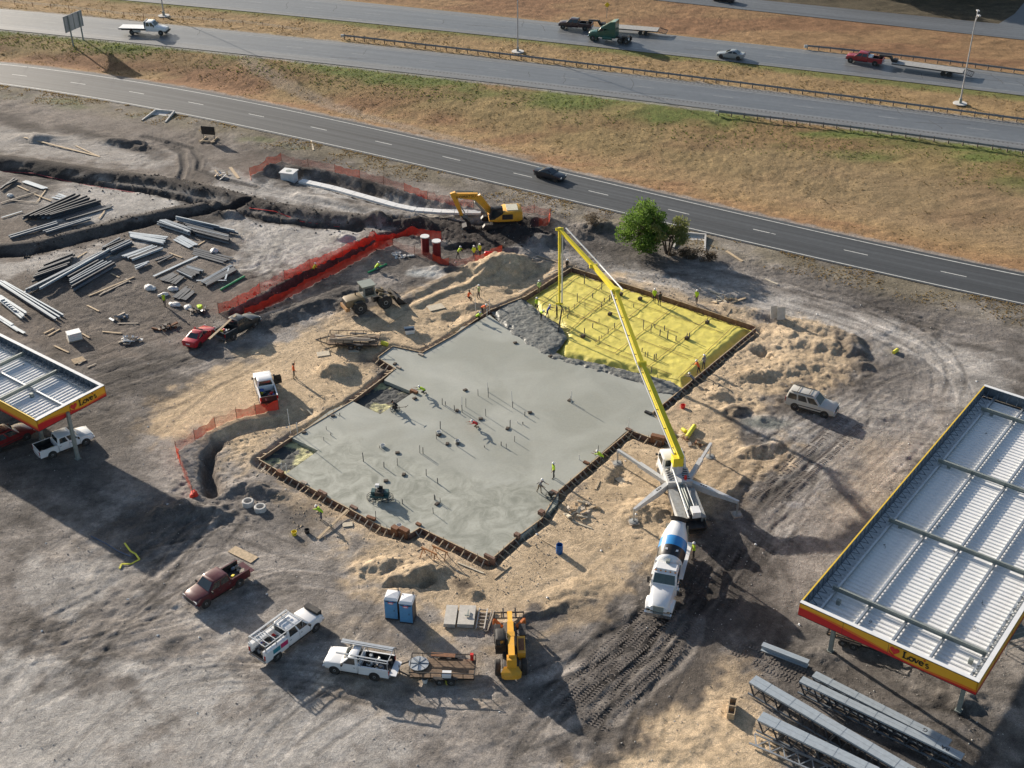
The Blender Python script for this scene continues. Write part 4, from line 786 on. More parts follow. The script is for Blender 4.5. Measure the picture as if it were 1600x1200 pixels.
# ------------------------------------------------------------------ timber forms with braces
form = thing('formwork', 'reddish timber forms with raking braces all around the slab', 'formwork', (0, 0, 0))
bm_cache = {}
brace_m = MB().bar((0, 0, .02), (1.05, 0, -.40), .09, .05).mesh('brace', WOOD); brace_s = MB().bar((0, 0, .02), (.75, 0, -.5), .09, .05).mesh('brace', WOODG); stake_m = MB().box((0, 0, -.25), (.045, .045, 1.0)).mesh('stake', WOODG); kick_m = MB().bar((0, 0, -.45), (.62, 0, -.64), .07, .05).mesh('brace', WOOD)
def orient(P): return sum(P[i][0] * P[(i + 1) % len(P)][1] - P[(i + 1) % len(P)][0] * P[i][1] for i in range(len(P)))
ccw = orient(OUTER) > 0
for i in range(len(OUTER)):
    a, b = Vector(OUTER[i]), Vector(OUTER[(i + 1) % len(OUTER)]); e = b - a; L_ = e.length; d = e / L_; nrm = Vector((d.y, -d.x)) if ccw else Vector((-d.y, d.x)); ang = math.atan2(d.y, d.x); an = math.atan2(nrm.y, nrm.x)
    nb = max(1, round(L_ / 2.44)); back = (a.y + b.y) / 2 > 118 and nrm.y > .2
    for k in range(nb):
        s0, s1 = L_ * k / nb, L_ * (k + 1) / nb - .01; key = round(s1 - s0, 2); c = a + d * (s0 + s1) / 2 + nrm * .045
        zt = ZS + (.0 if not back else .06) + random.uniform(-.02, .02) + .015
        if key not in bm_cache: bm_cache[key] = MB().box((0, 0, -.33), (s1 - s0, .04, .66)).box((0, 0, .005), (s1 - s0, .085, .04)).mesh('form_board', [FORMB])
        mm = bm_cache[key]; obj('form_board', mm, form, (c.x, c.y, zt), (0, 0, ang))
        obj('top_rail', bm_cache.setdefault(('t', key), MB().box((0, 0, .0), (s1 - s0, .09, .04)).mesh('top_rail', WOOD)), form, (c.x, c.y, zt + .03), (0, 0, ang + random.uniform(-.004, .004)))
    nbr = max(1, int(L_ / .72))
    for k in range(nbr):
        c = a + d * (L_ * (k + .5) / nbr + random.uniform(-.12, .12)) + nrm * .09
        r = random.random(); obj('brace', brace_m if r < .5 else brace_s, form, (c.x, c.y, ZS - .05), (0, 0, an + random.uniform(-.12, .12)))
        if r < .35: obj('stake', stake_m, form, (c.x, c.y, ZS + .1), (0, random.uniform(-.05, .05), 0))
# bulkhead boxes and key blocks set on the forms, some of rusty ply
for px, s, zr, mt in (((765, 874), (1.1, .25, .75), 0, FORMB), ((504, 772), (1.0, .3, .55), 0, FORMB), ((580, 811), (.9, .3, .45), 10, RUST), ((553, 794), (.8, .3, .35), 0, FORMB), ((475, 755), (.7, .3, .25), 0, WOODG), ((618, 829), (.7, .5, .8), 0, RUST), ((632, 832), (.9, .5, .8), 0, RUST), ((438, 740), (.7, .4, .6), 0, RUST), ((654, 820), (.5, .3, .3), 0, RUST),
                      ((647, 613), (.9, .35, .45), 0, RUST), ((658, 555), (.7, .25, .3), 0, WOODG), ((623, 575), (.6, .25, .3), 0, WOODG), ((982, 672), (.6, .3, .3), 0, FORMB), ((1013, 646), (.8, .3, .35), 0, BLACKM), ((1028, 686), (1.4, .5, .8), 15, RUST), ((866, 770), (.7, .3, .3), 0, FORMB), ((846, 803), (.5, .5, .7), 0, FORMB), ((808, 838), (.5, .4, .6), 0, FORMB), ((916, 724), (.6, .3, .3), 0, RUST)):
    p = G(px[0], px[1], ZS); box_obj('bulkhead', (0, 0, 0), s, mt, form, R(zr) + head(G(443, 742), G(600, 824))).location = (p.x, p.y, ZS + .02)

# ------------------------------------------------------------------ pipe stubs and block-outs standing in the slab
def stub(parent, px, hpx, r=.035, mt=None, name='pipe_stub', z=ZS):
    p = G(px[0], px[1], z); h = hpx * .075; o = MB().cyl((0, 0, -.15), (0, 0, h), r, r, 8).build(name, mt or STUBK, parent); o.location = (p.x, p.y, z); o.rotation_euler = (random.uniform(-.03, .03), random.uniform(-.03, .03), 0); return o
STUBK = mat('grey conduit', (.10, .10, .10), .6, var=.3); STUBW = mat('white plastic pipe', (.62, .62, .60), .5, var=.1)
for px, h in (((747, 618), 10), ((763, 621), 16), ((801, 637), 10), ((722, 644), 12), ((728, 636), 14), ((710, 641), 8), ((759, 650), 12), ((820, 650), 7), ((797, 668), 12), ((804, 690), 9), ((783, 696), 6), ((791, 700), 7), ((817, 663), 4), ((757, 699), 3), ((688, 670), 12), ((682, 686), 12), ((691, 632), 10), ((696, 633), 6), ((714, 697), 12),
                ((656, 708), 12), ((661, 709), 10), ((568, 721), 14), ((600, 730), 8), ((621, 727), 11), ((666, 743), 10), ((684, 755), 8), ((593, 700), 4), ((531, 649), 4), ((506, 688), 5), ((510, 671), 5), ((517, 680), 4), ((587, 808), 9), ((629, 787), 7), ((679, 781), 8), ((688, 785), 7), ((677, 802), 9), ((680, 780), 5), ((892, 628), 9), ((930, 712), 6), ((935, 705), 9), ((1018, 580), 6)): stub(slab, px, h, random.choice((.03, .04, .045)))
for px, h in (((892.5, 630), 20), ((722, 640), 22), ((800, 628), 18), ((762, 612), 16), ((743, 485), 22), ((747, 512), 4), ((808, 660), 3), ((454, 676), 38), ((465, 678), 18), ((441, 738), 14), ((448, 738), 14), ((982, 668), 16), ((905, 718), 8), ((765, 487), 22), ((761, 497), 16)): stub(slab, px, h, .035, STUBW)
bo = MB().box((0, 0, .06), (.42, .32, .13)).box((0, 0, .13), (.32, .22, .02)).mesh('block_out', mat('brown block-out box', (.085, .065, .05), .8, var=.3))
for px in ((805, 536), (860, 557), (648, 623), (714, 642), (727, 610), (751, 655), (699, 694), (631, 742), (621, 708), (793, 670), (686, 680), (715, 693), (683, 788), (890, 626), (617, 569), (475, 676), (520, 650), (828, 645), (603, 752)):
    p = G(px[0], px[1], ZS); obj('block_out', bo, slab, (p.x, p.y, ZS), (0, 0, random.uniform(0, 1.5)))
tub = MB().lathe((0, 0, 0), (0, 0, 1), [(0, .22), (.25, .26), (.25, .23), (.1, .2)], 10).mesh('bucket', STUBW)
for px in ((686, 677), (715, 691), (598, 698), (624, 823)): p = G(px[0], px[1], ZS); obj('bucket', tub, slab, (p.x, p.y, ZS))
# stubs, grid strings and reinforcement on the yellow film
ZY = ZS - .2
for px, h in (((914, 482), 12), ((902, 471), 14), ((897, 484), 10), ((889, 487), 9), ((884, 486), 8), ((906, 477), 7), ((880, 490), 8), ((926, 465), 8), ((940, 452), 12), ((913, 443), 16), ((955, 466), 14), ((944, 471), 6), ((936, 504), 7), ((926, 512), 8), ((936, 532), 7), ((940, 528), 5), ((950, 521), 8), ((960, 512), 8), ((913, 520), 8), ((1005, 514), 16), ((1017, 518), 12), ((1031, 524), 10), ((1043, 529), 14), ((1056, 532), 8), ((1023, 512), 6), ((1038, 516), 8), ((1073, 531), 12), ((1077, 529), 10), ((1105, 505), 10), ((1025, 560), 8), ((1022, 561), 8), ((1012, 557), 8), ((1008, 556), 7), ((952, 470), 10), ((990, 480), 6), ((1075, 470), 5), ((970, 500), 5), ((975, 495), 6), ((940, 480), 7), ((887, 497), 7), ((870, 470), 9), ((1003, 549), 6)): stub(barrier, px, h, random.choice((.03, .05, .06)), None, 'pipe_stub', ZY)
for px in ((953, 492), (911, 527), (1105, 505), (1073, 530), (970, 461), (1000, 468)):
    p = G(px[0], px[1], ZY); obj('block_out', bo, barrier, (p.x, p.y, ZY), (0, 0, .9), (1.1, 1.1, 2.4))
STR = mat('rusty reinforcing line', (.22, .15, .06), .7)
for a, b in (((862, 448), (1060, 520)), ((838, 466), (1075, 560)), ((880, 434), (1130, 520)), ((990, 447), (905, 500)), ((1060, 474), (960, 552)), ((905, 428), (840, 478)), ((1110, 494), (1010, 575)), ((945, 440), (870, 500)), ((1150, 506), (1060, 590)), ((850, 475), (935, 505)), ((1030, 540), (1090, 560)), ((868, 505), (1000, 560)), ((930, 540), (1050, 585)), ((1025, 462), (930, 535)), ((905, 470), (990, 500)), ((960, 455), (885, 520))):
    p, q = G(*a, ZY + .07), G(*b, ZY + .07); MB().bar(p, q, .045, .03).build('reinforcing_bar', STR, barrier)
# ------------------------------------------------------------------ road vehicles, built along +x, origin on the ground at the middle
WHEEL = {}
def wheel_meshes(r, w):
    k = (round(r, 3), round(w, 3))
    if k not in WHEEL:
        t = MB().lathe((0, -w / 2, 0), (0, 1, 0), [(0, r * .62), (0, r * .9), (w * .15, r), (w * .85, r), (w, r * .9), (w, r * .62)], 20).mesh('tyre', RUBBER, True)
        m = MB().lathe((0, -w / 2 - .012, 0), (0, 1, 0), [(.03, r * .2), (0, r * .24), (.05, r * .5), (.01, r * .62), (w * .6, r * .62), (w + .02 - .01, r * .62), (w + .02 - .05, r * .5), (w + .024, r * .24), (w, r * .2)], 16)
        WHEEL[k] = (t, m.mesh('rim', RIM, False))
    return WHEEL[k]
def wheels(root, xs, track, r, w=.26, rims=True, dual=()):
    t, rm = wheel_meshes(r, w)
    for x in xs:
        for s in (-1, 1):
            ys = [track / 2] if x not in dual else [track / 2, track / 2 - w - .04]
            for y in ys:
                o = obj('wheel', t, root, (x, s * y, r))
                if rims: obj('rim', rm, o)
def sec(x, w, zb, zt, cr=.12, tuck=.10):
    return [(x, -w + tuck * .6, zb), (x, -w, zb + tuck), (x, -w - .0, (zb + zt) / 2), (x, -w + cr * .45, zt - cr * .35), (x, -w + cr * 1.3, zt), (x, w - cr * 1.3, zt), (x, w - cr * .45, zt - cr * .35), (x, w, (zb + zt) / 2), (x, w, zb + tuck), (x, w - tuck * .6, zb)]
def fq(P, u0, u1, v0, v1, off):
    """rectangle on a face P = (bottom a, bottom b, top b, top a)"""
    a, b, c, d = [Vector(p) for p in P]; n = (b - a).cross(d - a).normalized() * off
    f = lambda u, v: (a * (1 - u) + b * u) * (1 - v) + (d * (1 - u) + c * u) * v + n
    return [f(u0, v0), f(u1, v0), f(u1, v1), f(u0, v1)]
def greenhouse(root, paint, xb0, xb1, xt0, xt1, wb, wt, zb, zt, nside, glass=GLASS, roof=None, rearwin=True, name='cabin'):
    """front face towards +x at xb1/xt1"""
    c = .10
    def ring(x0, x1, w, z): return [(x0, -w + c, z), (x0 + c, -w, z), (x1 - c, -w, z), (x1, -w + c, z), (x1, w - c, z), (x1 - c, w, z), (x0 + c, w, z), (x0, w - c, z)]
    m = MB(); m.loft([ring(xb0, xb1, wb, zb - .1), ring(xb0, xb1, wb, zb), ring(xt0, xt1, wt, zt - .06), ring(xt0 + .12, xt1 - .15, wt - .12, zt)])
    cab = m.build(name, paint, root, True); z2 = zt - .06
    g = MB(); g.quad(*fq([(xb1, -wb + c, zb), (xb1, wb - c, zb), (xt1, wt - c, z2), (xt1, -wt + c, z2)], .03, .97, .10, .95, .008)); g.build('windshield', glass, cab)
    if rearwin: MB().quad(*fq([(xb0, wb - c, zb), (xb0, -wb + c, zb), (xt0, -wt + c, z2), (xt0, wt - c, z2)], .06, .94, .14, .90, .008)).build('rear_window', GLASS, cab)
    for s in (-1, 1):
        F = [(xb0 + c, -wb, zb), (xb1 - c, -wb, zb), (xt1 - c, -wt, z2), (xt0 + c, -wt, z2)] if s < 0 else [(xb1 - c, wb, zb), (xb0 + c, wb, zb), (xt0 + c, wt, z2), (xt1 - c, wt, z2)]
        for k in range(nside):
            u0, u1 = (k + .08) / nside, (k + .92) / nside; MB().quad(*fq(F, u0, u1, .10, .88, .008)).build('side_window', GLASS, cab)
    return cab
def arches(root, xs, r, w, mt):
    for x in xs:
        for s in (-1, 1): MB().cyl((x, s * (w - .05), r), (x, s * (w + .006), r), r * 1.17, r * 1.17, 18).build('wheel_arch', BLACKM, root)
def lights(root, xf, xr, w, zf, zr, fw=.34, tail_h=.35):
    for s in (-1, 1):
        MB().box((xf, s * (w - fw / 2 - .03), zf), (.06, fw, .17)).build('headlight', LAMPW, root); MB().box((xr, s * (w - .09), zr), (.05, .15, tail_h)).build('tail_light', LAMPR, root)
def mirrors(root, x, w, z, mt=None):
    for s in (-1, 1): MB().box((x, s * (w + .14), z), (.12, .2, .2)).bar((x + .02, s * (w - .06), z - .05), (x, s * (w + .06), z - .02), .05, .05).build('mirror', mt or BLACKM, root)
PAINTS = {}
def paint(name, c, dust=.1, rough=.32): return mat('car paint ' + name, c, rough, .0, var=.04, scale=1.5, dust=dust, coat=.5)

def sedan(label, loc, rz, p, L=4.7, W=.91, H=1.44, group=None, name='sedan'):
    t = thing(name, label, 'car', loc, rz, group); h = L / 2
    m = MB(); m.loft([sec(-h, W * .80, .42, .86), sec(-h + .12, W * .90, .30, 1.00), sec(-h + .7, W, .24, 1.02), sec(-.6, W, .22, .98), sec(.7, W, .22, .96), sec(h - 1.0, W * .99, .24, .88), sec(h - .35, W * .93, .26, .76), sec(h - .06, W * .82, .30, .64), sec(h, W * .74, .36, .56)])
    m.build('body', p, t, True)
    greenhouse(t, p, -h + .75, .95, -h + 1.55, .02, W * .93, W * .70, .95, H, 2)
    wheels(t, (h - .92, -h + .95), W * 2 - .24, .325, .22); arches(t, (h - .92, -h + .95), .325, W, BLACKM); lights(t, h - .10, -h + .06, W * .9, .66, .86, .3, .16); mirrors(t, .72, W * .95, 1.02, p)
    MB().box((h - .02, 0, .45), (.06, 1.0, .16)).build('grille', BLACKM, t); MB().box((-h + .0, 0, .72), (.03, .5, .13)).build('license_plate', WHITEP, t)
    return t
def suv(label, loc, rz, p):
    L, W, H = 5.15, 1.0, 1.92; h = L / 2; t = thing('suv', label, 'suv', loc, rz)
    MB().loft([sec(-h, W * .93, .48, 1.10), sec(-h + .12, W * .98, .36, 1.16), sec(-.8, W, .32, 1.18), sec(1.0, W, .32, 1.16), sec(h - .9, W, .34, 1.12), sec(h - .25, W * .97, .38, 1.04), sec(h, W * .88, .42, .86)]).build('body', p, t, True)
    greenhouse(t, p, -h + .02, 1.12, -h + .22, .42, W * .96, W * .80, 1.14, H, 3)
    wheels(t, (h - .95, -h + 1.1), W * 2 - .26, .39, .27); arches(t, (h - .95, -h + 1.1), .39, W, BLACKM); lights(t, h - .03, -h + .04, W * .97, .88, 1.0, .4, .55); mirrors(t, .95, W, 1.22, p)
    for s in (-1, 1):
        MB().bar((-2.1, s * .66, H + .05), (.2, s * .66, H + .05), .05, .05).build('roof_rail', BLACKM, t); MB().box((0, s * (W + .01), .46), (2.6, .05, .14)).build('side_step', BLACKM, t); MB().box((.05, s * (W + .004), .74), (2.4, .02, .09)).build('trim_strip', BLACKM, t)
    for x in (-1.5, -.3): MB().bar((x, -.66, H + .07), (x, .66, H + .07), .05, .03).build('roof_bar', BLACKM, t)
    MB().box((h + .01, 0, .80), (.05, 1.0, .22)).build('grille', BLACKM, t); MB().box((h - .02, 0, .52), (.22, 1.8, .22)).build('bumper', p, t)
    return t
def pickup(label, loc, rz, p, cab=2.1, bed=1.75, hood=1.45, W=.99, H=1.88, tail='up', nside=None, bedmat=None, r=.39, lift=0.0, dual=False, name='pickup_truck', bedfill=True, group=None, doors=True):
    L = hood + cab + bed + .12; h = L / 2; xc1 = h - hood; xc0 = xc1 - cab; xb0 = -h; t = thing(name, label, 'pickup', loc, rz, group); z0 = lift
    MB().loft([sec(xc0 - .02, W * .98, .42 + z0, 1.20 + z0), sec(xc0 + .2, W, .40 + z0, 1.22 + z0), sec(xc1, W, .40 + z0, 1.22 + z0), sec(h - .7, W, .42 + z0, 1.18 + z0, .18), sec(h - .2, W * .98, .46 + z0, 1.12 + z0, .2), sec(h, W * .9, .52 + z0, .96 + z0, .2)]).build('body', p, t, True)
    greenhouse(t, p, xc0 + .02, xc1 + .10, xc0 + .14, xc1 - .55, W * .95, W * .78, 1.20 + z0, H + z0, nside or (2 if cab > 1.5 else 1))
    bm = bedmat or BLACKM; b0, b1 = xb0, xc0 - .05; bw = W * .97; bt = 1.20 + z0
    b = MB().box(((b0 + b1) / 2, 0, .66 + z0), (b1 - b0, 2 * bw - .1, .08)).build('bed_floor', bm, t)
    for s in (-1, 1):
        sd = MB().loft([[(b0, s * bw, .44 + z0), (b0, s * (bw - .02), bt), (b0, s * (bw - .14), bt), (b0, s * (bw - .12), .50 + z0)], [(b1, s * bw, .44 + z0), (b1, s * (bw - .02), bt), (b1, s * (bw - .14), bt), (b1, s * (bw - .12), .50 + z0)]]).build('bed_side', p, t)
        MB().box(((b0 + b1) / 2, s * (bw - .16), .95 + z0), (b1 - b0 - .04, .02, .50)).build('bed_liner', bm, sd)
    MB().box((b1 - .03, 0, .9 + z0), (.06, 2 * bw - .3, .58)).build('bed_front', p, t)
    if tail == 'up': MB().box((b0 + .03, 0, .90 + z0), (.07, 2 * bw - .28, .60)).build('tailgate', p, t)
    elif tail == 'down': MB().box((b0 - .27, 0, .66 + z0), (.58, 2 * bw - .28, .06)).build('tailgate', p, t)
    MB().box((b0 - .06, 0, .50 + z0), (.14, 2 * bw * .94, .16)).build('rear_bumper', CHROME, t); MB().box((h - .02, 0, .56 + z0), (.20, 2 * W * .96, .20)).build('front_bumper', CHROME, t); MB().box((h + .0, 0, .84 + z0), (.05, 1.05, .26)).build('grille', BLACKM, t)
    wx_ = (h - .92, b0 + 1.15); wheels(t, wx_, 2 * W - .26, r, .28); arches(t, wx_, r, W, BLACKM); lights(t, h - .05, b0 - .005, W * .97, .92 + z0, .95 + z0, .4, .42); mirrors(t, xc1 - .12, W, 1.28 + z0)
    MB().box(((xc0 + xc1) / 2, 0, .44 + z0), (cab, 2 * W + .10, .06)).build('side_step', BLACKM, t)
    if doors:
        n = nside or (2 if cab > 1.5 else 1)
        for s in (-1, 1):
            for k in range(n): MB().box((xc0 + cab * (k + .2) / n, s * (W + .012), 1.02 + z0), (.16, .03, .04)).build('door_handle', CHROME, t)
            for k in range(n + 1): MB().box((xc0 + .04 + (cab - .02) * k / n, s * (W + .001), .80 + z0), (.015, .012, .62)).build('door_gap', BLACKM, t)
    t['L'] = L
    return t
def place(front_px, rear_px, z=.7):
    a, b = G(*rear_px, z), G(*front_px, z); c = (a + b) / 2; return Vector((c.x, c.y, gz(c.x, c.y) + .0)), head(a, b)
def rub(root, n, x0, x1, y0, y1, z, mats, smin=.15, smax=.5, name='load'):
    for i in range(n):
        s = [random.uniform(smin, smax) for _ in range(3)]; m = MB().box((0, 0, 0), (s[0], s[1], s[2] * .7)) if random.random() < .6 else MB().cyl((0, 0, -s[2] * .4), (0, 0, s[2] * .4), s[0] * .5, s[0] * .45, 10)
        o = m.build(name, random.choice(mats), root); o.location = (random.uniform(x0, x1), random.uniform(y0, y1), z + s[2] * .35); o.rotation_euler = (random.uniform(-.3, .3), random.uniform(-.3, .3), random.uniform(0, 3))
LOADM = [STUBW, BLACKM, REDL, WOODG, mat('blue plastic', (.05, .10, .35), .5), STEELM, mat('grey tool case', (.18, .18, .19), .6), mat('yellow plastic', (.70, .55, .04), .5)]

MAROON = paint('maroon', (.080, .010, .013), .10); REDC = paint('red', (.42, .012, .025), .08); DKRED = paint('dark red', (.20, .008, .012), .12); CHARC = paint('charcoal', (.022, .027, .030), .04); DKBLUE = paint('dark blue black', (.012, .015, .022), .06); SILV = paint('silver grey', (.26, .29, .31), .08); PEARL = paint('pearl beige white', (.50, .475, .425), .1); WHT = paint('white', (.78, .78, .78), .07); RUBY = paint('ruby red', (.26, .010, .018), .08); PLUM = paint('dark plum', (.035, .012, .016), .12)

# --- parked and driving cars
l, a = place((1302, 640), (1236, 622)); suv('pearl white suv parked on the dirt beside sand pile', l, a, PEARL)
l, a = place((310, 512), (309, 512)); l, a = place((326, 511), (296, 536)); sedan('bright red sedan parked beside dark pickup at laydown yard', l, a, REDC, 4.5)
l, a = place((402, 494), (340, 528)); l.z += .12; t = pickup('charcoal pickup with long plank sticking out of its bed', l, a, CHARC, 2.0, 1.9); rub(t, 9, -2.7, -1.2, -.6, .6, .72, LOADM)
MB().bar((.2, .3, 1.95), (-4.2, .1, .95), .3, .05).build('plank', WOOD, t)
l, a = place((141, 675), (57, 707)); t = pickup('white crew cab pickup parked under the smaller canopy', l, a, WHT, 2.15, 1.75); rub(t, 3, -2.6, -1.2, -.6, .6, .72, LOADM)
l, a = place((44, 668), (-26, 700)); suv('dark red wagon half hidden under the smaller canopy', l, a, DKRED).name = 'station_wagon'
l, a = place((300, 936), (376, 890), .8); t = pickup('maroon crew cab pickup with open tailgate on grey dirt', l, a, MAROON, 2.2, 1.75, tail='down'); rub(t, 6, -2.6, -1.2, -.6, .6, .72, LOADM)
l, a = place((409, 585), (420, 622), .8); t = pickup('white pickup with open passenger door backed to orange netting', l, a, WHT, 1.9, 1.95); rub(t, 12, -2.6, -.9, -.65, .65, .74, LOADM)
for c_ in t.children:
    if c_.name.startswith(('tailgate', 'rear_bumper')): c_.data.materials[0] = BLACKM
MB().prism([(.55, -1.0, .45), (.75, -1.85, .45), (.72, -1.85, 1.15), (.35, -1.72, 1.72), (.30, -1.02, 1.72), (.55, -1.0, 1.15)], (.06, .02, 0)).build('open_door', BLACKM, t)
# service truck with ladder rack
l, a = place((497, 952), (397, 1026), .9); t = pickup('white service truck with ladder rack and tool boxes full of gear', l, a, WHT, 2.3, 2.3, 1.55, W=1.02, H=1.98, tail=None, lift=.06)
for s in (-1, 1):
    MB().box((-1.85, s * .84, 1.15), (2.5, .42, .75)).build('tool_box', WHITEP, t); MB().bar((-3.0, s * .95, 2.12), (1.0, s * .95, 2.12), .07, .07).build('rack_rail', GALV, t)
    for x in (-3.0, -1.9, -.8, .9): MB().bar((x, s * .95, 1.45), (x, s * .95, 2.12), .06, .06).build('rack_post', GALV, t)
    MB().box((-1.2, s * 1.055, 1.20), (.75, .02, .42)).build('decal', mat('magenta decal', (.5, .03, .12), .5), t); MB().box((-2.0, s * 1.056, 1.18), (.75, .02, .42)).build('decal', mat('teal decal', (.03, .22, .28), .5), t)
for x in (-3.0, -2.6, -1.9, -.8, .9, .2): MB().bar((x, -.95, 2.15), (x, .95, 2.15), .06, .05).build('rack_crossbar', GALV, t)
for x in (-2.95, -2.75, -2.55, -2.35, -2.15): MB().bar((x, -.1, 2.19), (x, .9, 2.19), .10, .03).build('rack_slat', GALV, t)
for s in (.35, .75): MB().bar((-2.9, s, 2.23), (.7, s, 2.23), .06, .08).build('ladder_rail', GALV, t)
rub(t, 22, -3.0, -.8, -.55, .55, .85, LOADM, .18, .5); MB().box((2.9, 0, 1.25), (.5, 1.5, .5)).build('front_winch', BLACKM, t)
# white pickup with rack, tailgate down
l, a = place((508, 1026), (616, 1044), .7); t = pickup('white single cab pickup with pipe rack towing the utility trailer', l, a, WHT, 1.35, 2.35, 1.5, W=.98, tail='down')
for s in (-1, 1):
    MB().bar((-2.7, s * .9, 1.95), (.9, s * .9, 1.95), .06, .06).build('rack_rail', GALV, t)
    for x in (-2.6, -.4): MB().bar((x, s * .9, 1.15), (x, s * .9, 1.95), .05, .05).build('rack_post', GALV, t)
for y, zz in ((-.80, 2.0), (-.66, 2.02), (-.5, 2.0), (.7, 2.0)): MB().bar((-2.6, y, zz), (1.6, y - .05, zz + .03), .11, .07).build('pipe', GALV, t)
for x in (-2.6, -.4): MB().bar((x, -.9, 1.98), (x, .9, 1.98), .05, .05).build('rack_crossbar', GALV, t)
rub(t, 12, -2.6, -.6, -.6, .6, .8, [STUBW, BLACKM, STEELM], .2, .6)
# highway traffic
def road_z(px, z): p = G(*px, z); return p
def hw(front, rear, z):
    a, b = G(*rear, z + .7), G(*front, z + .7); c = (a + b) / 2; return Vector((c.x, c.y, z + .055)), head(a, b)
l, a = hw((882, 277), (837, 266), 0.0); sedan('black sedan driving on the frontage road', l, a, DKBLUE, 4.7)
l, a = hw((1120, 82), (1164, 87), ZB); sedan('silver grey sedan on the highway behind green truck', l, a, SILV, 4.9)
l, a = hw((1112, -6), (1150, -1), ZR); sedan('dark car just visible on the far road at top', l, a, DKBLUE, 4.8)
def gooseneck(label, loc, rz, L, deckm, rails=True):
    t = thing('flatbed_trailer', label, 'trailer', loc, rz); W = 1.25; dz = .95
    f = MB().box((0, 0, dz - .12), (L, 2 * W - .1, .16)); f.build('frame', BLACKM, t)
    n = 10
    for i in range(n): MB().box((0, -W + (i + .5) * 2 * W / n, dz), (L - .1, 2 * W / n - .02, .06)).build('deck_plank', deckm, t)
    m = MB(); m.bar((L / 2, 0, dz), (L / 2 + .5, 0, dz + .75), .9, .25); m.bar((L / 2 + .4, 0, dz + .8), (L / 2 + 2.4, 0, dz + .75), .5, .25); m.cyl((L / 2 + 2.3, 0, dz - .1), (L / 2 + 2.3, 0, dz + .8), .12); m.build('gooseneck', BLACKM, t)
    wheels(t, (-L / 2 + 3.2, -L / 2 + 2.2), 2 * W - .3, .38, .26, False); r = MB(); r.bar((-L / 2, -W, dz), (-L / 2 - 1.5, -W, dz - .35), .12, .1); r.bar((-L / 2, W, dz), (-L / 2 - 1.5, W, dz - .35), .12, .1); r.bar((-L / 2 - 1.5, -W, dz - .35), (-L / 2 - 1.5, W, dz - .35), .12, .1)
    for k in range(4): r.bar((-L / 2 - .3 - .3 * k, -W, dz - .1 - .07 * k), (-L / 2 - .3 - .3 * k, W, dz - .1 - .07 * k), .07, .05)
    r.build('ramp', BLACKM, t); MB().box((L / 2 - .4, 0, dz + .25), (.7, 1.2, .45)).build('tool_box', BLACKM, t)
    return t
GREYD = mat('grey worn deck boards', (.34, .335, .32), .8, var=.2, scale=2)
l, a = hw((1319, 88), (1384, 97), ZB); t = pickup('red pickup towing the long flatbed on the highway', l, a, RUBY, 2.3, 2.3, 1.55, W=1.05, r=.42, lift=.06); MB().box((-.9, 0, 1.25), (.8, 1.6, .35)).build('tool_box', WHITEP, t)
c = l + Matrix.Rotation(a, 3, 'Z') @ Vector((-10.7, 0, 0)); gooseneck('long grey flatbed trailer hitched to the red pickup', c, a, 11.8, GREYD)
l, a = hw((868, 38), (932, 43), ZB); l.y += 0.6; t = pickup('dark plum pickup beside green truck on the highway', l, a, PLUM, 2.3, 2.3, 1.55, W=1.05, r=.42, lift=.06); rub(t, 5, -2.6, -.6, -.6, .6, .8, [BLACKM, STEELB], .3, .7)
c = l + Matrix.Rotation(a, 3, 'Z') @ Vector((-10.2, -.1, 0)); gooseneck('grey flatbed trailer behind the dark plum pickup', c, a, 10.8, GREYD)
def semi(label, loc, rz, p):
    t = thing('semi_tractor', label, 'truck', loc, rz); MB().box((-.3, 0, .85), (7.2, .9, .25)).build('chassis', BLACKM, t)
    MB().loft([sec(1.6, 1.0, .75, 1.75, .2), sec(2.6, 1.0, .75, 1.7, .25), sec(3.4, .92, .7, 1.55, .3), sec(3.6, .8, .75, 1.4, .3)]).build('hood', p, t, True)
    greenhouse(t, p, .6, 1.9, .7, 1.35, 1.05, .98, 1.75, 2.55, 1, GLASS, rearwin=False); MB().loft([sec(-1.5, 1.15, .8, 2.6, .1), sec(1.6, 1.1, .8, 1.85, .15)]).build('sleeper', p, t, True)
    MB().loft([[(-1.5, -1.15, 2.3), (-1.5, -1.1, 3.85), (-1.5, 1.1, 3.85), (-1.5, 1.15, 2.3)], [(-.6, -1.15, 2.3), (-.6, -1.05, 3.7), (-.6, 1.05, 3.7), (-.6, 1.15, 2.3)], [(1.0, -1.0, 2.4), (1.0, -.85, 2.62), (1.0, .85, 2.62), (1.0, 1.0, 2.4)]]).build('roof_fairing', p, t, True)
    for s in (-1, 1): MB().cyl((2.7, s * .75, .55), (2.7, s * 1.12, .55), .62, .62, 16).build('fender', p, t); MB().cyl((-.9, s * .95, .75), (.9, s * .95, .75), .32, .32, 12).build('fuel_tank', p, t); MB().box((1.75, s * 1.25, 2.0), (.1, .2, .5)).build('mirror', BLACKM, t); MB().box((3.5, s * .7, 1.05), (.1, .3, .2)).build('headlight', LAMPW, t)
    MB().box((3.65, 0, .65), (.2, 2.2, .35)).build('bumper', CHROME, t); MB().box((3.62, 0, 1.15), (.05, .9, .6)).build('grille', CHROME, t)
    wheels(t, (2.7, -2.4, -3.6), 2.1, .50, .28, True, (-2.4, -3.6)); MB().cyl((-3.0, 0, 1.08), (-3.0, 0, 1.2), .5, .5, 14).build('fifth_wheel', BLACKM, t)
    for s in (-1, 1): MB().box((-4.0, s * .8, .75), (.1, .5, .5)).build('mud_flap', WHITEP if s > 0 else BLACKM, t)
    return t
GRN = paint('dark green', (.010, .085, .065), .06); l, a = hw((915, 54), (988, 62), ZB); semi('dark green semi tractor without trailer on the highway', l, a, GRN)
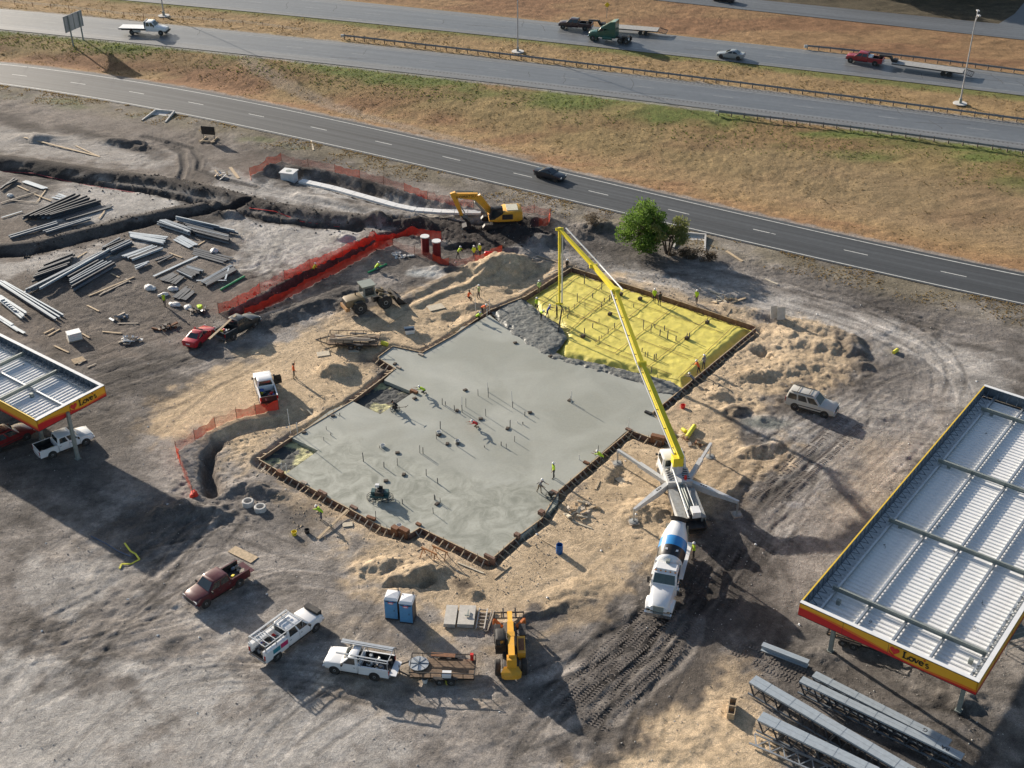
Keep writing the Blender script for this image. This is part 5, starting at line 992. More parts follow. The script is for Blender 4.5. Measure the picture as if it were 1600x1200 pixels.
def towtruck(label, loc, rz):
    t = thing('flatbed_tow_truck', label, 'truck', loc, rz); MB().box((-.3, 0, .8), (8.6, .9, .25)).build('chassis', BLACKM, t)
    MB().loft([sec(2.0, 1.05, .7, 1.6, .2), sec(3.2, 1.0, .7, 1.5, .25), sec(4.1, .85, .7, 1.3, .3)]).build('hood', WHT, t, True); MB().loft([sec(.3, 1.1, .7, 1.65, .1), sec(2.1, 1.1, .7, 1.65, .1)]).build('cab_body', WHT, t, True)
    greenhouse(t, WHT, .3, 2.2, .35, 1.65, 1.08, .95, 1.6, 2.45, 2); MB().box((-2.2, 0, 1.2), (5.2, 2.4, .14)).build('deck', WHITEP, t)
    for s in (-1, 1): MB().box((-2.2, s * 1.2, 1.12), (5.2, .05, .2)).build('deck_rail', BLACKM, t); MB().box((-1.5, s * .95, .75), (1.4, .4, .4)).build('tool_box', GALV, t); MB().box((4.05, s * .7, 1.0), (.1, .3, .2)).build('headlight', LAMPW, t); MB().box((2.0, s * 1.25, 1.8), (.1, .2, .4)).build('mirror', BLACKM, t)
    MB().box((.15, 0, 1.9), (.12, 2.2, 1.2)).build('headboard', GALV, t); wheels(t, (3.1, -2.4), 2.05, .48, .27, True, (-2.4,)); MB().box((4.2, 0, .65), (.2, 2.1, .3)).build('bumper', BLACKM, t)
    return t
l, a = hw((267, 48), (190, 46), ZM); towtruck('white flatbed tow truck driving on the highway', l, a)

# --- open utility trailers on the site
def utrailer(label, loc, rz, L, W, rail=.5, ramp=False, boards=True):
    t = thing('utility_trailer', label, 'trailer', loc, rz); dz = .62; n = 9
    MB().box((0, 0, dz - .1), (L, W, .1)).build('frame', BLACKM, t)
    dk = mat('brown trailer boards', (.17, .115, .075), .85, var=.4, scale=3)
    for i in range(n): MB().box((0, -W / 2 + (i + .5) * W / n, dz), (L - .08, W / n - .015, .05)).build('deck_plank', dk, t)
    for s in (-1, 1):
        m = MB().bar((-L / 2, s * W / 2, dz + rail), (L / 2, s * W / 2, dz + rail), .06, .06); m.build('side_rail', BLACKM, t)
        for k in range(7): MB().bar((-L / 2 + k * L / 6, s * W / 2, dz), (-L / 2 + k * L / 6, s * W / 2, dz + rail), .05, .05).build('rail_post', BLACKM, t)
        MB().box((-.3, s * (W / 2 + .16), .74), (1.9, .3, .05)).build('fender', BLACKM, t)
    MB().bar((L / 2, -W / 2, dz + rail), (L / 2, W / 2, dz + rail), .06, .06).build('front_rail', BLACKM, t); MB().bar((-L / 2, -W / 2, dz + .0), (-L / 2, W / 2, dz + .0), .08, .1).build('rear_sill', BLACKM, t)
    tg = MB().bar((L / 2, -W * .4, dz - .1), (L / 2 + 1.5, 0, dz - .1), .08, .1).bar((L / 2, W * .4, dz - .1), (L / 2 + 1.5, 0, dz - .1), .08, .1); tg.cyl((L / 2 + .9, .1, 0), (L / 2 + .9, .1, dz + .3), .04); tg.build('drawbar', BLACKM, t)
    wheels(t, (-.75, .15), W + .32, .34, .2); return t
def at2(a, b, z=.6):
    p, q = G(*a, z), G(*b, z); c = (p + q) / 2; return Vector((c.x, c.y, gz(c.x, c.y))), head(p, q), (q - p).length
l, a, n = at2((742, 1046), (642, 1043)); t = utrailer('black utility trailer with trowel disc hitched to white pickup', l, a, n, 2.1)
MB().cyl((1.9, -.3, .70), (1.9, -.3, .78), .78, .78, 22).build('trowel_pan', GALV, t)
for k in range(4): MB().bar((1.9 - .7 * math.cos(k * .785), -.3 - .7 * math.sin(k * .785), .80), (1.9 + .7 * math.cos(k * .785), -.3 + .7 * math.sin(k * .785), .80), .05, .03).build('pan_rib', STEELM, t)
MB().bar((-.9, -.85, 1.15), (1.0, -1.0, 1.1), .4, .05).build('sheet', RUST, t); MB().box((-.4, .95, .9), (.7, .5, .4)).build('tool_chest', WHITEP, t); MB().box((-2.2, -.95, 1.0), (.25, .25, .6)).build('fuel_can', REDL, t)
l, a, n = at2((592, 532), (514, 530)); t = utrailer('brown flatbed trailer loaded with timber next to sand heap', l, a, n, 2.2, .55)
for i in range(9): MB().bar((random.uniform(-2.5, -1.5), random.uniform(-.9, .9), .75 + .05 * i % .3), (random.uniform(1.2, 2.4), random.uniform(-.9, .9), .75 + .05 * (i % 5)), random.choice((.1, .2, .3)), .06).build('plank', random.choice((WOOD, WOODG)), t)
MB().box((1.2, .9, 1.0), (2.6, .08, .5)).build('stake_board', WOODG, t)
# ------------------------------------------------------------------ heavy machines
def to_local(root, p):
    M = Matrix.Rotation(-root.rotation_euler[2], 3, 'Z'); return M @ (Vector(p) - Vector(root.location))
PGREY = mat('dusty white machine paint', (.56, .57, .57), .5, var=.12, scale=2.5, dust=.35); DGREY = mat('dirty grey machine deck', (.27, .28, .275), .65, var=.3, scale=3, dust=.35)
# --- concrete pump truck
pump = thing('concrete_pump_truck', 'white concrete pump truck with long yellow boom and spread outriggers', 'pump truck', (15.45, 94.1, gz(15.45, 94.1)), R(96.5))
MB().box((-.2, 0, .9), (10.4, .95, .32)).build('chassis', BLACKM, pump)
cabp = MB().loft([sec(2.9, 1.15, .75, 2.0, .1), sec(5.0, 1.15, .75, 1.95, .15), sec(5.25, 1.1, .7, 1.5, .15)]).build('cab', WHT, pump, True)
greenhouse(cabp, WHT, 3.0, 5.15, 3.1, 4.85, 1.13, 1.05, 1.95, 2.85, 1); lights(cabp, 5.25, 2.9, 1.1, 1.1, 1.0); mirrors(cabp, 4.9, 1.15, 2.2)
MB().box((5.28, 0, .7), (.2, 2.3, .35)).build('bumper', WHITEP, pump)
ped = MB().box((1.6, 0, 1.55), (2.2, 2.3, 1.0)); ped.build('pedestal_frame', PGREY, pump)
for s in (-1, 1):
    for k in range(5): MB().bar((.9 + .35 * k, s * 1.0, 2.08), (1.1 + .35 * k, s * .35, 2.12), .05, .06).build('grab_rail', BLACKM, pump)
    MB().box((-2.2, s * 1.02, 1.28), (4.4, .42, .75)).build('side_locker', DGREY, pump); MB().box((-2.2, s * 1.245, 1.28), (4.2, .02, .6)).build('locker_door', PGREY, pump)
    MB().box((-2.2, s * .82, 1.68), (4.4, .8, .04)).build('walkway', DGREY, pump)
MB().cyl((2.2, 0, 1.6), (2.2, 0, 3.0), .62, .5, 20).build('slewing_turret', PGREY, pump, True)
MB().box((2.2, 0, 3.35), (1.0, .95, .9)).build('turret_head', BYEL, pump)
for y in (-.22, 0, .22): MB().cyl((-3.6, y, 1.75), (.6, y, 1.75), .09, .09, 10).build('pumping_cylinder', GALVD, pump)
MB().cyl((-4.6, .42, 1.9), (1.9, .42, 2.5), .085, .085, 10).build('delivery_pipe', STUBW, pump)
MB().cyl((-3.6, -.42, 1.95), (.3, -.42, 2.0), .05, .05, 8).build('hand_rail', GALV, pump)
MB().box((-3.9, -.35, 1.95), (1.0, .75, .6)).build('water_tank', WHITEP, pump, ); MB().box((-3.9, .3, 1.8), (.7, .4, .35)).build('oil_cooler', BLACKM, pump)
MB().loft([[(-4.3, -.85, .9), (-4.3, .85, .9), (-5.3, .75, .8), (-5.3, -.75, .8)], [(-4.2, -1.05, 1.65), (-4.2, 1.05, 1.65), (-5.7, 1.05, 1.55), (-5.7, -1.05, 1.55)]], cap=False).build('hopper', BLACKM, pump)
MB().box((-4.95, 0, 1.2), (1.3, 1.9, .03)).build('hopper_grate', BLACKM, pump); MB().cyl((.9, -.55, 2.0), (.9, -.55, 2.45), .13, .13, 10).build('fire_extinguisher', REDL, pump)
wheels(pump, (4.3, 3.0, -2.6, -3.9), 2.1, .5, .3, True, (-2.6, -3.9))
for (a_, b_, ft, nm) in (((1.6, 1.05, 1.35), (6.9, 4.6, 1.55), (6.9, 4.6), 'outrigger'), ((1.6, -1.05, 1.35), (6.9, -4.5, 1.55), (6.9, -4.5), 'outrigger'), ((.9, 1.1, 1.5), (-2.3, 4.85, 1.45), (-2.3, 4.85), 'outrigger'), ((.9, -1.1, 1.5), (-2.3, -4.7, 1.45), (-2.3, -4.7), 'outrigger')):
    front = a_[0] > 1.2
    m = MB(); 
    if front: m.bar(a_, Vector(a_).lerp(Vector(b_), .55), .42, .42); o = m.build(nm, PGREY, pump); MB().bar(Vector(a_).lerp(Vector(b_), .5), b_, .26, .28).build('extension', PGREY, o)
    else: m.bar(a_, Vector(a_).lerp(Vector(b_), .35), .40, .62, .5, .62); m.bar(Vector(a_).lerp(Vector(b_), .35), b_, .5, .62, .22, .3); o = m.build(nm, PGREY, pump)
    w = Matrix.Rotation(pump.rotation_euler[2], 3, 'Z') @ Vector((ft[0], ft[1], 0)) + pump.location; zf = gz(w.x, w.y) - pump.location.z
    MB().cyl((ft[0], ft[1], zf + .12), (ft[0], ft[1], 1.6), .085, .1, 10).build('jack_leg', GALV, o); MB().lathe((ft[0], ft[1], zf + .06), (0, 0, 1), [(0, .42), (.05, .42), (.1, .15)], 14).build('foot_plate', DGREY, o)
    for k in range(2): MB().box((ft[0], ft[1] + (-.25 + .5 * k), zf + .02), (1.0, .42, .09), rz=.1 * k).build('timber_pad', WOODG, o)
    if not front:
        for k in range(3): MB().box(Vector(a_).lerp(Vector(b_), .22 + .05 * k) + Vector((0, 0, .315)), (.16, .16, .012), rz=.8).build('stencil_mark', BLKT, o)
bp = [(15.45, 96.3, 3.55), (12.6, 106.2, 7.7), (10.65, 116.0, 10.5), (8.7, 121.5, 10.6), (5.3, 127.7, 12.0), (5.35, 126.5, 3.4)]
bl_ = [to_local(pump, p) for p in bp]
dims = [(.50, .95, .42, .62), (.42, .62, .36, .5), (.40, .5, .32, .42), (.34, .42, .26, .32), (.28, .34, .18, .22)]
for i in range(5):
    a_, b_ = bl_[i], bl_[i + 1]; w1, h1, w2, h2 = dims[i]; d_ = (b_ - a_).normalized()
    o = MB().bar(a_ - d_ * .2, b_ + d_ * .12, w1, h1, w2, h2).build('boom_section', BYEL, pump)
    MB().cyl(b_ + Vector((0, -.42, 0)), b_ + Vector((0, .42, 0)), h2 * .55, h2 * .55, 12).build('boom_joint', BYEL, o)
    side = Vector((0, .50, .1)) if i < 2 else (Vector((0, -.75, .1)) if i < 4 else Vector((0, -.32, 0)))
    MB().cyl(a_ + side, b_ + side * .95, .085, .085, 10).build('delivery_pipe', STUBW, o)
    n = int((b_ - a_).length / 2.2)
    for k in range(n): q = a_.lerp(b_, (k + .5) / n); MB().bar(q, q + side, .06, .06).build('pipe_bracket', BLACKM, o)
    if i < 4:
        q0, q1 = a_.lerp(b_, .55), a_.lerp(b_, .9); MB().cyl(q0 + Vector((0, 0, -h1 * .55)), q1 + Vector((0, 0, -h2 * .8)), .09, .07, 10).build('hydraulic_cylinder', GALV, o)
    if i == 0:
        for k in range(14): q = a_.lerp(b_, .12 + .055 * k); MB().box(q + Vector((0, -.27, .12)), (.16, .012, .10)).build('stencil_mark', BLKT, o)
tip = bl_[5]; MB().bar(tip, tip + Vector((0, -.35, -.6)), .12, .12).build('elbow_pipe', BLACKM, pump); MB().cyl(tip + Vector((0, -.35, -.5)), to_local(pump, (5.25, 125.7, .25)), .085, .085, 10).build('rubber_hose', RUBBER, pump)

# --- concrete mixer truck
mx = thing('concrete_mixer_truck', 'white mixer truck with blue and black striped drum behind pump', 'mixer truck', (13.15, 83.2, gz(13.15, 83.2)), R(-106.3))
MB().box((-.3, 0, .95), (9.0, .9, .3)).build('chassis', BLACKM, mx)
MB().loft([sec(2.5, 1.0, .8, 1.85, .2), sec(3.4, .98, .8, 1.75, .28), sec(4.5, .82, .75, 1.5, .3), sec(4.75, .72, .85, 1.35, .25)]).build('hood', WHT, mx, True)
for s in (-1, 1):
    MB().loft([[(3.0, s * .75, .9), (3.0, s * 1.2, .75), (3.0, s * 1.2, .8), (3.0, s * .75, 1.0)], [(3.5, s * .75, 1.1), (3.5, s * 1.22, 1.05), (3.5, s * 1.18, 1.15), (3.5, s * .75, 1.3)], [(4.1, s * .75, 1.1), (4.1, s * 1.2, 1.0), (4.1, s * 1.15, 1.1), (4.1, s * .75, 1.25)], [(4.5, s * .7, .8), (4.5, s * 1.12, .65), (4.5, s * 1.1, .75), (4.5, s * .7, .95)]]).build('fender', WHT, mx, True)
    MB().box((4.62, s * .85, 1.0), (.12, .28, .2)).build('headlight', LAMPW, mx); MB().box((2.35, s * 1.32, 1.95), (.12, .22, .55)).bar((2.3, s * 1.05, 1.9), (2.35, s * 1.3, 1.95), .05, .05).build('mirror', BLACKM, mx)
    MB().cyl((1.0, s * 1.02, .85), (2.1, s * 1.02, .85), .3, .3, 14).build('fuel_tank', CHROME, mx); MB().cyl((.95, s * 1.0, 1.2), (.95, s * 1.0, 2.9), .07, .07, 8).build('exhaust_stack', CHROME, mx)
    MB().box((-1.6, s * 1.12, 1.35), (5.0, .45, .06)).build('rear_fender', WHITEP, mx)
    MB().bar((-4.2, s * .9, 1.1), (-4.2, s * .8, 3.0), .1, .1).build('drum_support', GALVD, mx)
cabm = MB().loft([sec(.95, 1.1, .8, 1.9, .1), sec(2.55, 1.1, .8, 1.9, .1)]).build('cab', WHT, mx, True); greenhouse(cabm, WHT, .95, 2.6, 1.0, 2.15, 1.08, .98, 1.85, 2.75, 1, GLASSG)
MB().box((1.45, 0, 2.85), (1.0, 2.0, .22), taper=.85).build('roof_visor', WHITEP, mx)
for k in range(5): MB().box((1.98, -.8 + .4 * k, 2.82), (.08, .12, .07)).build('marker_light', LAMPA, mx)
MB().box((4.78, 0, 1.1), (.06, .85, .55)).build('grille', GALVD, mx); MB().box((4.9, 0, .62), (.3, 2.25, .32)).build('bumper', CHROME, mx)
prof = [(0, .55), (.05, .95), (.7, 1.12), (1.6, 1.22), (2.5, 1.20), (3.4, 1.05), (4.2, .82), (4.7, .62), (4.9, .66)]
o0 = Vector((.75, 0, 2.15)); ax = Vector((-1, 0, .27)).normalized()
drum = thing('x', 'x', 'x'); bpy.data.objects.remove(drum)
DW, DB, DK = mat('drum white', (.76, .77, .77), .3, var=.05, coat=.4, dust=.06), mat('drum blue', (.035, .26, .60), .3, var=.05, coat=.4, dust=.06), mat('drum black', (.018, .020, .022), .35, var=.1, coat=.3, dust=.08)
pr = np.array(prof); ts = np.linspace(0, 4.9, 40); rs = np.interp(ts, pr[:, 0], pr[:, 1]); rs = np.convolve(np.pad(rs, 2, 'edge'), np.ones(5) / 5, 'valid'); m = MB()
for k in range(len(ts) - 1):
    t0 = ts[k]; m.cur = 0 if t0 < .55 else 2 if t0 < 1.55 else 1 if t0 < 2.55 else 0
    v = []; 
    for t_, r_ in ((ts[k], rs[k]), (ts[k + 1], rs[k + 1])):
        c = o0 + ax * t_; up_ = Vector((0, 1, 0)); sd = ax.cross(up_)
        v.append([c + up_ * (r_ * math.cos(2 * math.pi * i / 32)) + sd * (r_ * math.sin(2 * math.pi * i / 32)) for i in range(32)])
    m.loft(v, cap=False)
m.cur = 0; m.add(v[1], [tuple(range(32))]); c = o0; m.add([c + Vector((0, 1, 0)) * (rs[0] * math.cos(2 * math.pi * i / 32)) + ax.cross(Vector((0, 1, 0))) * (rs[0] * math.sin(2 * math.pi * i / 32)) for i in range(32)], [tuple(range(32))])
dm = m.mesh('drum', [DW, DB, DK]); bm = bmesh.new(); bm.from_mesh(dm); bmesh.ops.remove_doubles(bm, verts=bm.verts, dist=.002); bmesh.ops.recalc_face_normals(bm, faces=bm.faces); bm.to_mesh(dm); bm.free(); dm.polygons.foreach_set('use_smooth', [True] * len(dm.polygons)); dro = obj('drum', dm, mx)
for yy in (-.35, .55): c = o0 + ax * 1.15 + Vector((0, yy, 0)); rr = 1.20; zz = math.sqrt(max(rr * rr - yy * yy, .1)); MB().box(c + (Vector((.27, 0, 1)).normalized() * zz), (.2, .22, .02), ry=.27).build('drum_hatch', WHITEP, dro)
MB().lathe(o0 + ax * 4.6 + Vector((0, 0, .1)), ax + Vector((0, 0, .6)), [(0, .5), (.5, .85), (.52, .8), (.1, .45)], 16).build('charge_hopper', BLACKM, mx)
MB().loft([[(-4.4, -.3, 2.0), (-4.4, -.2, 1.85), (-4.4, .2, 1.85), (-4.4, .3, 2.0)], [(-5.5, -.25, 1.75), (-5.5, -.15, 1.6), (-5.5, .15, 1.6), (-5.5, .25, 1.75)]], cap=False).build('discharge_chute', BLACKM, mx)
MB().box((-4.2, -.9, 2.7), (.6, .12, .1)).bar((-4.5, -1.0, 1.0), (-3.9, -1.0, 3.2), .05, .05).bar((-4.2, -1.0, 1.0), (-3.6, -1.0, 3.2), .05, .05).build('ladder', GALVD, mx)
MB().box((.95, 0, 2.95), (.35, .3, .5)).build('water_valve', GALVD, mx)
wheels(mx, (3.7, -1.4, -2.75), 2.1, .52, .3, True, (-1.4, -2.75)); wheels(mx, (-.2,), 2.1, .45, .28)

# --- telehandler
th = thing('telehandler', 'yellow telehandler with forks raised over dirt beside stacked panels', 'telehandler', (-.25, 74.3, gz(-.25, 74.3)), R(91.5))
MB().loft([sec(-2.7, .55, .6, 1.1, .1), sec(-2.2, .65, .5, 1.25, .1), sec(2.2, .6, .5, 1.15, .1), sec(2.9, .5, .5, 1.0, .1)]).build('chassis', BLACKM, th, True)
MB().loft([[(-2.5, -.5, .7), (-2.5, .5, .7), (-2.5, .55, 1.45), (-2.5, -.55, 1.45)], [(-3.0, -.75, .75), (-3.0, .75, .75), (-3.0, .8, 1.3), (-3.0, -.8, 1.3)], [(-3.25, -.5, .8), (-3.25, .5, .8), (-3.25, .55, 1.2), (-3.25, -.55, 1.2)]]).build('counterweight', CYEL, th)
cb = MB().box((.1, .75, 1.5), (1.6, .85, .9)).build('cab_base', BLACKM, th); greenhouse(th, BLACKM, -.7, .9, -.6, .7, .42, .36, 1.6, 2.5, 1, GLASS, name='cab').location = (0, .78, 0)
MB().box((-.3, -.85, 1.25), (1.9, .62, .75)).build('engine_cover', CYEL, th); MB().box((-.3, -.85, 1.64), (1.3, .45, .03)).build('engine_grille', RUST, th)
MB().bar((-2.3, -.05, 2.15), (1.9, -.05, 1.75), .48, .55).build('boom', CYEL, th); MB().bar((1.5, -.05, 1.78), (3.6, -.05, 1.35), .36, .42).build('boom_extension', CYEL, th); MB().bar((3.5, -.05, 1.4), (4.2, -.05, .75), .4, .38).build('boom_head', CYEL, th)
MB().box((-2.3, -.05, 1.75), (.6, .75, .9)).build('boom_pivot', CYEL, th); MB().box((.3, -.05, 2.12), (.5, .6, .2)).build('boom_collar', CYEL, th)
fr = MB(); 
for z in (.35, .95): fr.bar((4.15, -1.2, z), (4.15, 1.2, z), .08, .1)
for y in (-1.2, -.6, .6, 1.2): fr.bar((4.15, y, .3), (4.15, y, 1.0), .06, .06)
fr.build('fork_carriage', BLACKM, th)
for y in (-.55, .45): MB().box((4.75, y, .3), (1.2, .13, .06)).build('fork', BLACKM, th)
for s in (-1, 1): MB().bar((2.3, s * .5, .9), (2.9, s * 1.2, 1.35), .3, .3, .18, .18).bar((2.9, s * 1.2, 1.35), (3.05, s * 1.25, .75), .18, .2).build('stabilizer', mat('orange stabilizer', (.62, .16, .02), .5, dust=.2), th); MB().box((1.75, s * 1.0, 1.28), (1.3, .55, .05)).build('fender', BLACKM, th)
wheels(th, (1.75, -1.75), 2.05, .66, .45)
# --- wheel loader
ld = thing('wheel_loader', 'tan wheel loader with dark bucket standing on the muddy track', 'loader', (-16.6, 132.2, gz(-16.6, 132.2)), R(27))
TANM = mat('dusty tan machine paint', (.21, .155, .085), .6, var=.25, scale=2.5, dust=.25)
MB().loft([sec(-3.1, .70, 1.0, 1.75, .06), sec(-2.9, .78, .95, 1.85, .06), sec(-1.0, .80, .9, 1.9, .06), sec(-.8, .75, .9, 1.8, .06)]).build('engine_hood', TANM, ld, True); MB().box((-3.12, 0, 1.4), (.06, 1.1, .6)).build('rear_grille', BLACKM, ld); MB().box((-3.05, 0, .8), (.5, 1.9, .4)).build('counterweight', mat('orange tan weight', (.36, .19, .07), .6, dust=.3), ld); MB().cyl((-1.6, .3, 1.9), (-1.6, .3, 2.5), .07, .07, 8).build('exhaust_stack', BLACKM, ld)
greenhouse(ld, mat('cab grey', (.20, .22, .20), .5, dust=.3), -1.0, .6, -.95, .45, .85, .75, 1.9, 3.15, 1, GLASSG, name='cab'); MB().box((-.25, 0, 3.2), (1.7, 1.75, .1)).build('cab_roof', mat('faded grey green', (.24, .27, .24), .5, dust=.2), ld)
MB().box((1.3, 0, 1.1), (2.0, .9, .6)).build('front_frame', BLACKM, ld)
for s in (-1, 1): MB().bar((1.0, s * .5, 1.8), (3.0, s * .5, .8), .18, .35).build('lift_arm', TANM, ld); MB().box((-1.65, s * 1.05, 1.55), (1.2, .5, .06)).build('fender', TANM, ld); MB().box((1.5, s * 1.05, 1.58), (1.2, .5, .06)).build('fender', TANM, ld)
bk = [(3.0, 1.25), (2.75, .7), (3.0, .2), (4.1, .15), (4.1, .22), (3.15, .35), (2.95, .75), (3.15, 1.2)]
MB().prism([(x, -1.4, z) for x, z in bk], (0, 2.8, 0)).build('bucket', BLACKM, ld)
for s in (-1, 1): MB().prism([(3.0, s * 1.4, 1.25), (2.75, s * 1.4, .7), (3.0, s * 1.4, .2), (4.1, s * 1.4, .15)], (0, -s * .04, 0)).build('bucket_cheek', BLACKM, ld)
wheels(ld, (1.5, -1.65), 2.15, .85, .6)
# --- excavator
exv = thing('excavator', 'yellow tracked excavator digging in the black soil by road', 'excavator', (-1.5, 154.8, gz(-1.5, 154.8) + .1), R(186))
for s in (-1, 1):
    pts = [(-2.1, .1), (-2.4, .45), (-2.1, .8), (2.1, .8), (2.4, .45), (2.1, .1)]; tk = MB().prism([(x, s * 1.05, z) for x, z in pts], (0, s * .6, 0)).build('track', BLACKM, exv)
    sh = MB().box((0, 0, 0), (.14, .62, .05)).mesh('track_shoe', RUBBER)
    for k in range(20): obj('track_shoe', sh, tk, (-2.0 + k * .21, s * 1.35, .82))
MB().box((0, 0, .65), (2.6, 2.2, .4)).build('undercarriage', BLACKM, exv)
MB().cyl((0, 0, .8), (0, 0, 1.1), .75, .75, 20).build('slew_ring', BLACKM, exv)
MB().loft([sec(-2.9, 1.2, 1.15, 2.2, .2), sec(-2.5, 1.4, 1.05, 2.45, .2), sec(-.6, 1.45, 1.05, 2.4, .15), sec(.4, 1.4, 1.05, 1.7, .1), sec(1.5, 1.3, 1.1, 1.45, .1)]).build('house', CYEL, exv, True)
MB().box((-1.6, 0, 2.47), (1.5, 2.0, .06)).build('engine_cover', mat('grey white cover', (.55, .53, .42), .5, dust=.25), exv); MB().box((-2.85, 0, 1.7), (.12, 2.2, .5)).build('counterweight', CYEL, exv); MB().box((-.9, -1.46, 1.75), (1.4, .03, .7)).build('side_panel', BLACKM, exv); MB().box((-.9, 1.46, 1.75), (1.4, .03, .7)).build('side_panel', BLACKM, exv)
greenhouse(exv, BLACKM, -.4, 1.5, -.3, 1.25, .5, .46, 1.5, 3.0, 1, GLASS, name='cab').location = (0, .85, 0)
bp_ = [(.9, -.1, 1.6), (2.9, -.1, 4.2), (6.3, -.1, 4.55)]; 
b0_ = MB().bar(bp_[0], bp_[1], .5, .6, .5, .95).bar(bp_[1], bp_[2], .5, .9, .42, .5).build('boom', CYEL, exv)
km = text_mesh('KOMATSU', .55, 'lettering', BLKT, .004)
for s in (-1, 1): obj('lettering', km, b0_, (4.4, -.1 + s * .258, 4.3), (R(90), R(-3) * s, 0 if s < 0 else math.pi))
st = MB().bar((6.1, -.1, 4.9), (5.0, -.1, 1.6), .4, .75, .36, .4).build('stick', CYEL, exv)
MB().cyl((3.4, -.1, 4.9), (5.8, -.1, 5.1), .1, .08, 10).build('stick_cylinder', GALVD, exv); MB().cyl((1.6, .25, 1.5), (3.3, .25, 3.6), .1, .09, 10).build('boom_cylinder', GALVD, exv); MB().cyl((1.6, -.45, 1.5), (3.3, -.45, 3.6), .1, .09, 10).build('boom_cylinder', GALVD, exv); MB().cyl((5.9, -.1, 4.2), (4.6, -.1, 2.0), .08, .07, 10).build('bucket_cylinder', GALVD, exv)
bk = [(5.1, 1.7), (4.5, 1.4), (3.9, .8), (3.8, .2), (4.2, -.15), (4.9, -.2), (5.0, .1), (4.4, .3), (4.5, .9)]
MB().prism([(x, -.75, z) for x, z in bk], (0, 1.3, 0)).build('bucket', BLACKM, exv)
for k in range(5): MB().box((5.05, -.65 + .3 * k, -.08), (.3, .1, .08)).build('bucket_tooth', STEELM, exv)
# --- ride-on power trowel and walk-behind trowels
def rotor(root, c, r):
    o = MB().cyl((c[0], c[1], .02), (c[0], c[1], .06), r * .25, r * .25, 12).build('rotor_hub', BLACKM, root)
    for k in range(5): a_ = k * 2 * math.pi / 5; MB().box((c[0] + r * .58 * math.cos(a_), c[1] + r * .58 * math.sin(a_), .03), (r * .8, .16, .02), rz=a_).build('blade', GALVD, o)
    for z in (.1, .3):
        m = MB(); n = 20
        for k in range(n): a0, a1 = 2 * math.pi * k / n, 2 * math.pi * (k + 1) / n; m.bar((c[0] + r * math.cos(a0), c[1] + r * math.sin(a0), z), (c[0] + r * math.cos(a1), c[1] + r * math.sin(a1), z), .035, .035)
        m.build('guard_ring', BLACKM, o)
p = G(594, 778, ZS + .1); rt = thing('ride_on_trowel', 'ride-on power trowel with two rotors on the grey slab', 'power trowel', (p.x, p.y, ZS), R(-5))
rotor(rt, (-.62, 0), .62); rotor(rt, (.62, 0), .62)
TEAL = mat('dark teal machine', (.02, .075, .085), .45, dust=.15)
MB().box((0, 0, .45), (1.7, .75, .25)).build('frame', TEAL, rt); MB().box((0, -.05, .75), (.8, .7, .4)).build('engine', BLACKM, rt); MB().box((-.6, .1, .72), (.4, .6, .35)).build('water_tank', TEAL, rt); MB().box((.6, .1, .72), (.4, .6, .35)).build('fuel_tank', TEAL, rt); MB().box((0, .3, 1.0), (.5, .12, .5)).box((0, .1, .98), (.5, .45, .1)).build('seat', BLACKM, rt); MB().box((-.25, .3, 1.3), (.35, .3, .25)).build('battery_box', WHITEP, rt)
for s in (-1, 1): MB().bar((s * .3, -.3, .9), (s * .32, -.35, 1.35), .04, .04).build('control_lever', BLACKM, rt)
def walk(label, px, rz, z=ZS):
    p = G(px[0], px[1], z); t = thing('walk_behind_trowel', label, 'power trowel', (p.x, p.y, z), rz); rotor(t, (0, 0), .5)
    MB().box((0, 0, .42), (.4, .35, .35)).build('engine', BLACKM, t); MB().cyl((0, 0, .05), (0, 0, .3), .12, .1, 10).build('gearbox', TEAL, t); MB().bar((-.15, 0, .3), (-1.5, 0, .95), .05, .05).bar((-1.5, -.25, .95), (-1.5, .25, .95), .04, .04).build('handle', BLACKM, t); return t
walk('walk-behind power trowel guided by worker at slab edge', (861, 777), R(-40)); walk('small power trowel beside the worker crouching near the recess', (617, 641), R(150))
# ------------------------------------------------------------------ people: one skinned body per pose, dressed by body region
SKIN = mat('skin', (.30, .17, .11), .6, var=.08); JEAN = mat('blue jeans', (.05, .065, .11), .85, var=.2); DKTR = mat('dark work trousers', (.03, .03, .034), .85, var=.2); KHAKI = mat('khaki work trousers', (.20, .16, .11), .85, var=.2); BOOT = mat('work boots', (.05, .035, .025), .8, var=.2)
LIME = mat('lime hi-vis cloth', (.50, .72, .04), .75, var=.1); ORNG = mat('orange hi-vis cloth', (.80, .14, .03), .75, var=.1); REDS = mat('red shirt', (.62, .04, .04), .8, var=.1); BLUES = mat('blue shirt', (.03, .06, .32), .8, var=.1); DARKS = mat('dark shirt', (.03, .03, .032), .8, var=.15); GREYS = mat('grey shirt', (.22, .22, .23), .8, var=.15); PALEL = mat('pale green vest cloth', (.42, .55, .22), .75, var=.1)
HATW = mat('white hard hat', (.78, .78, .76), .35, var=.03); HATY = mat('yellow hard hat', (.75, .60, .05), .35, var=.03); HAIR = mat('dark hair', (.012, .010, .009), .8)
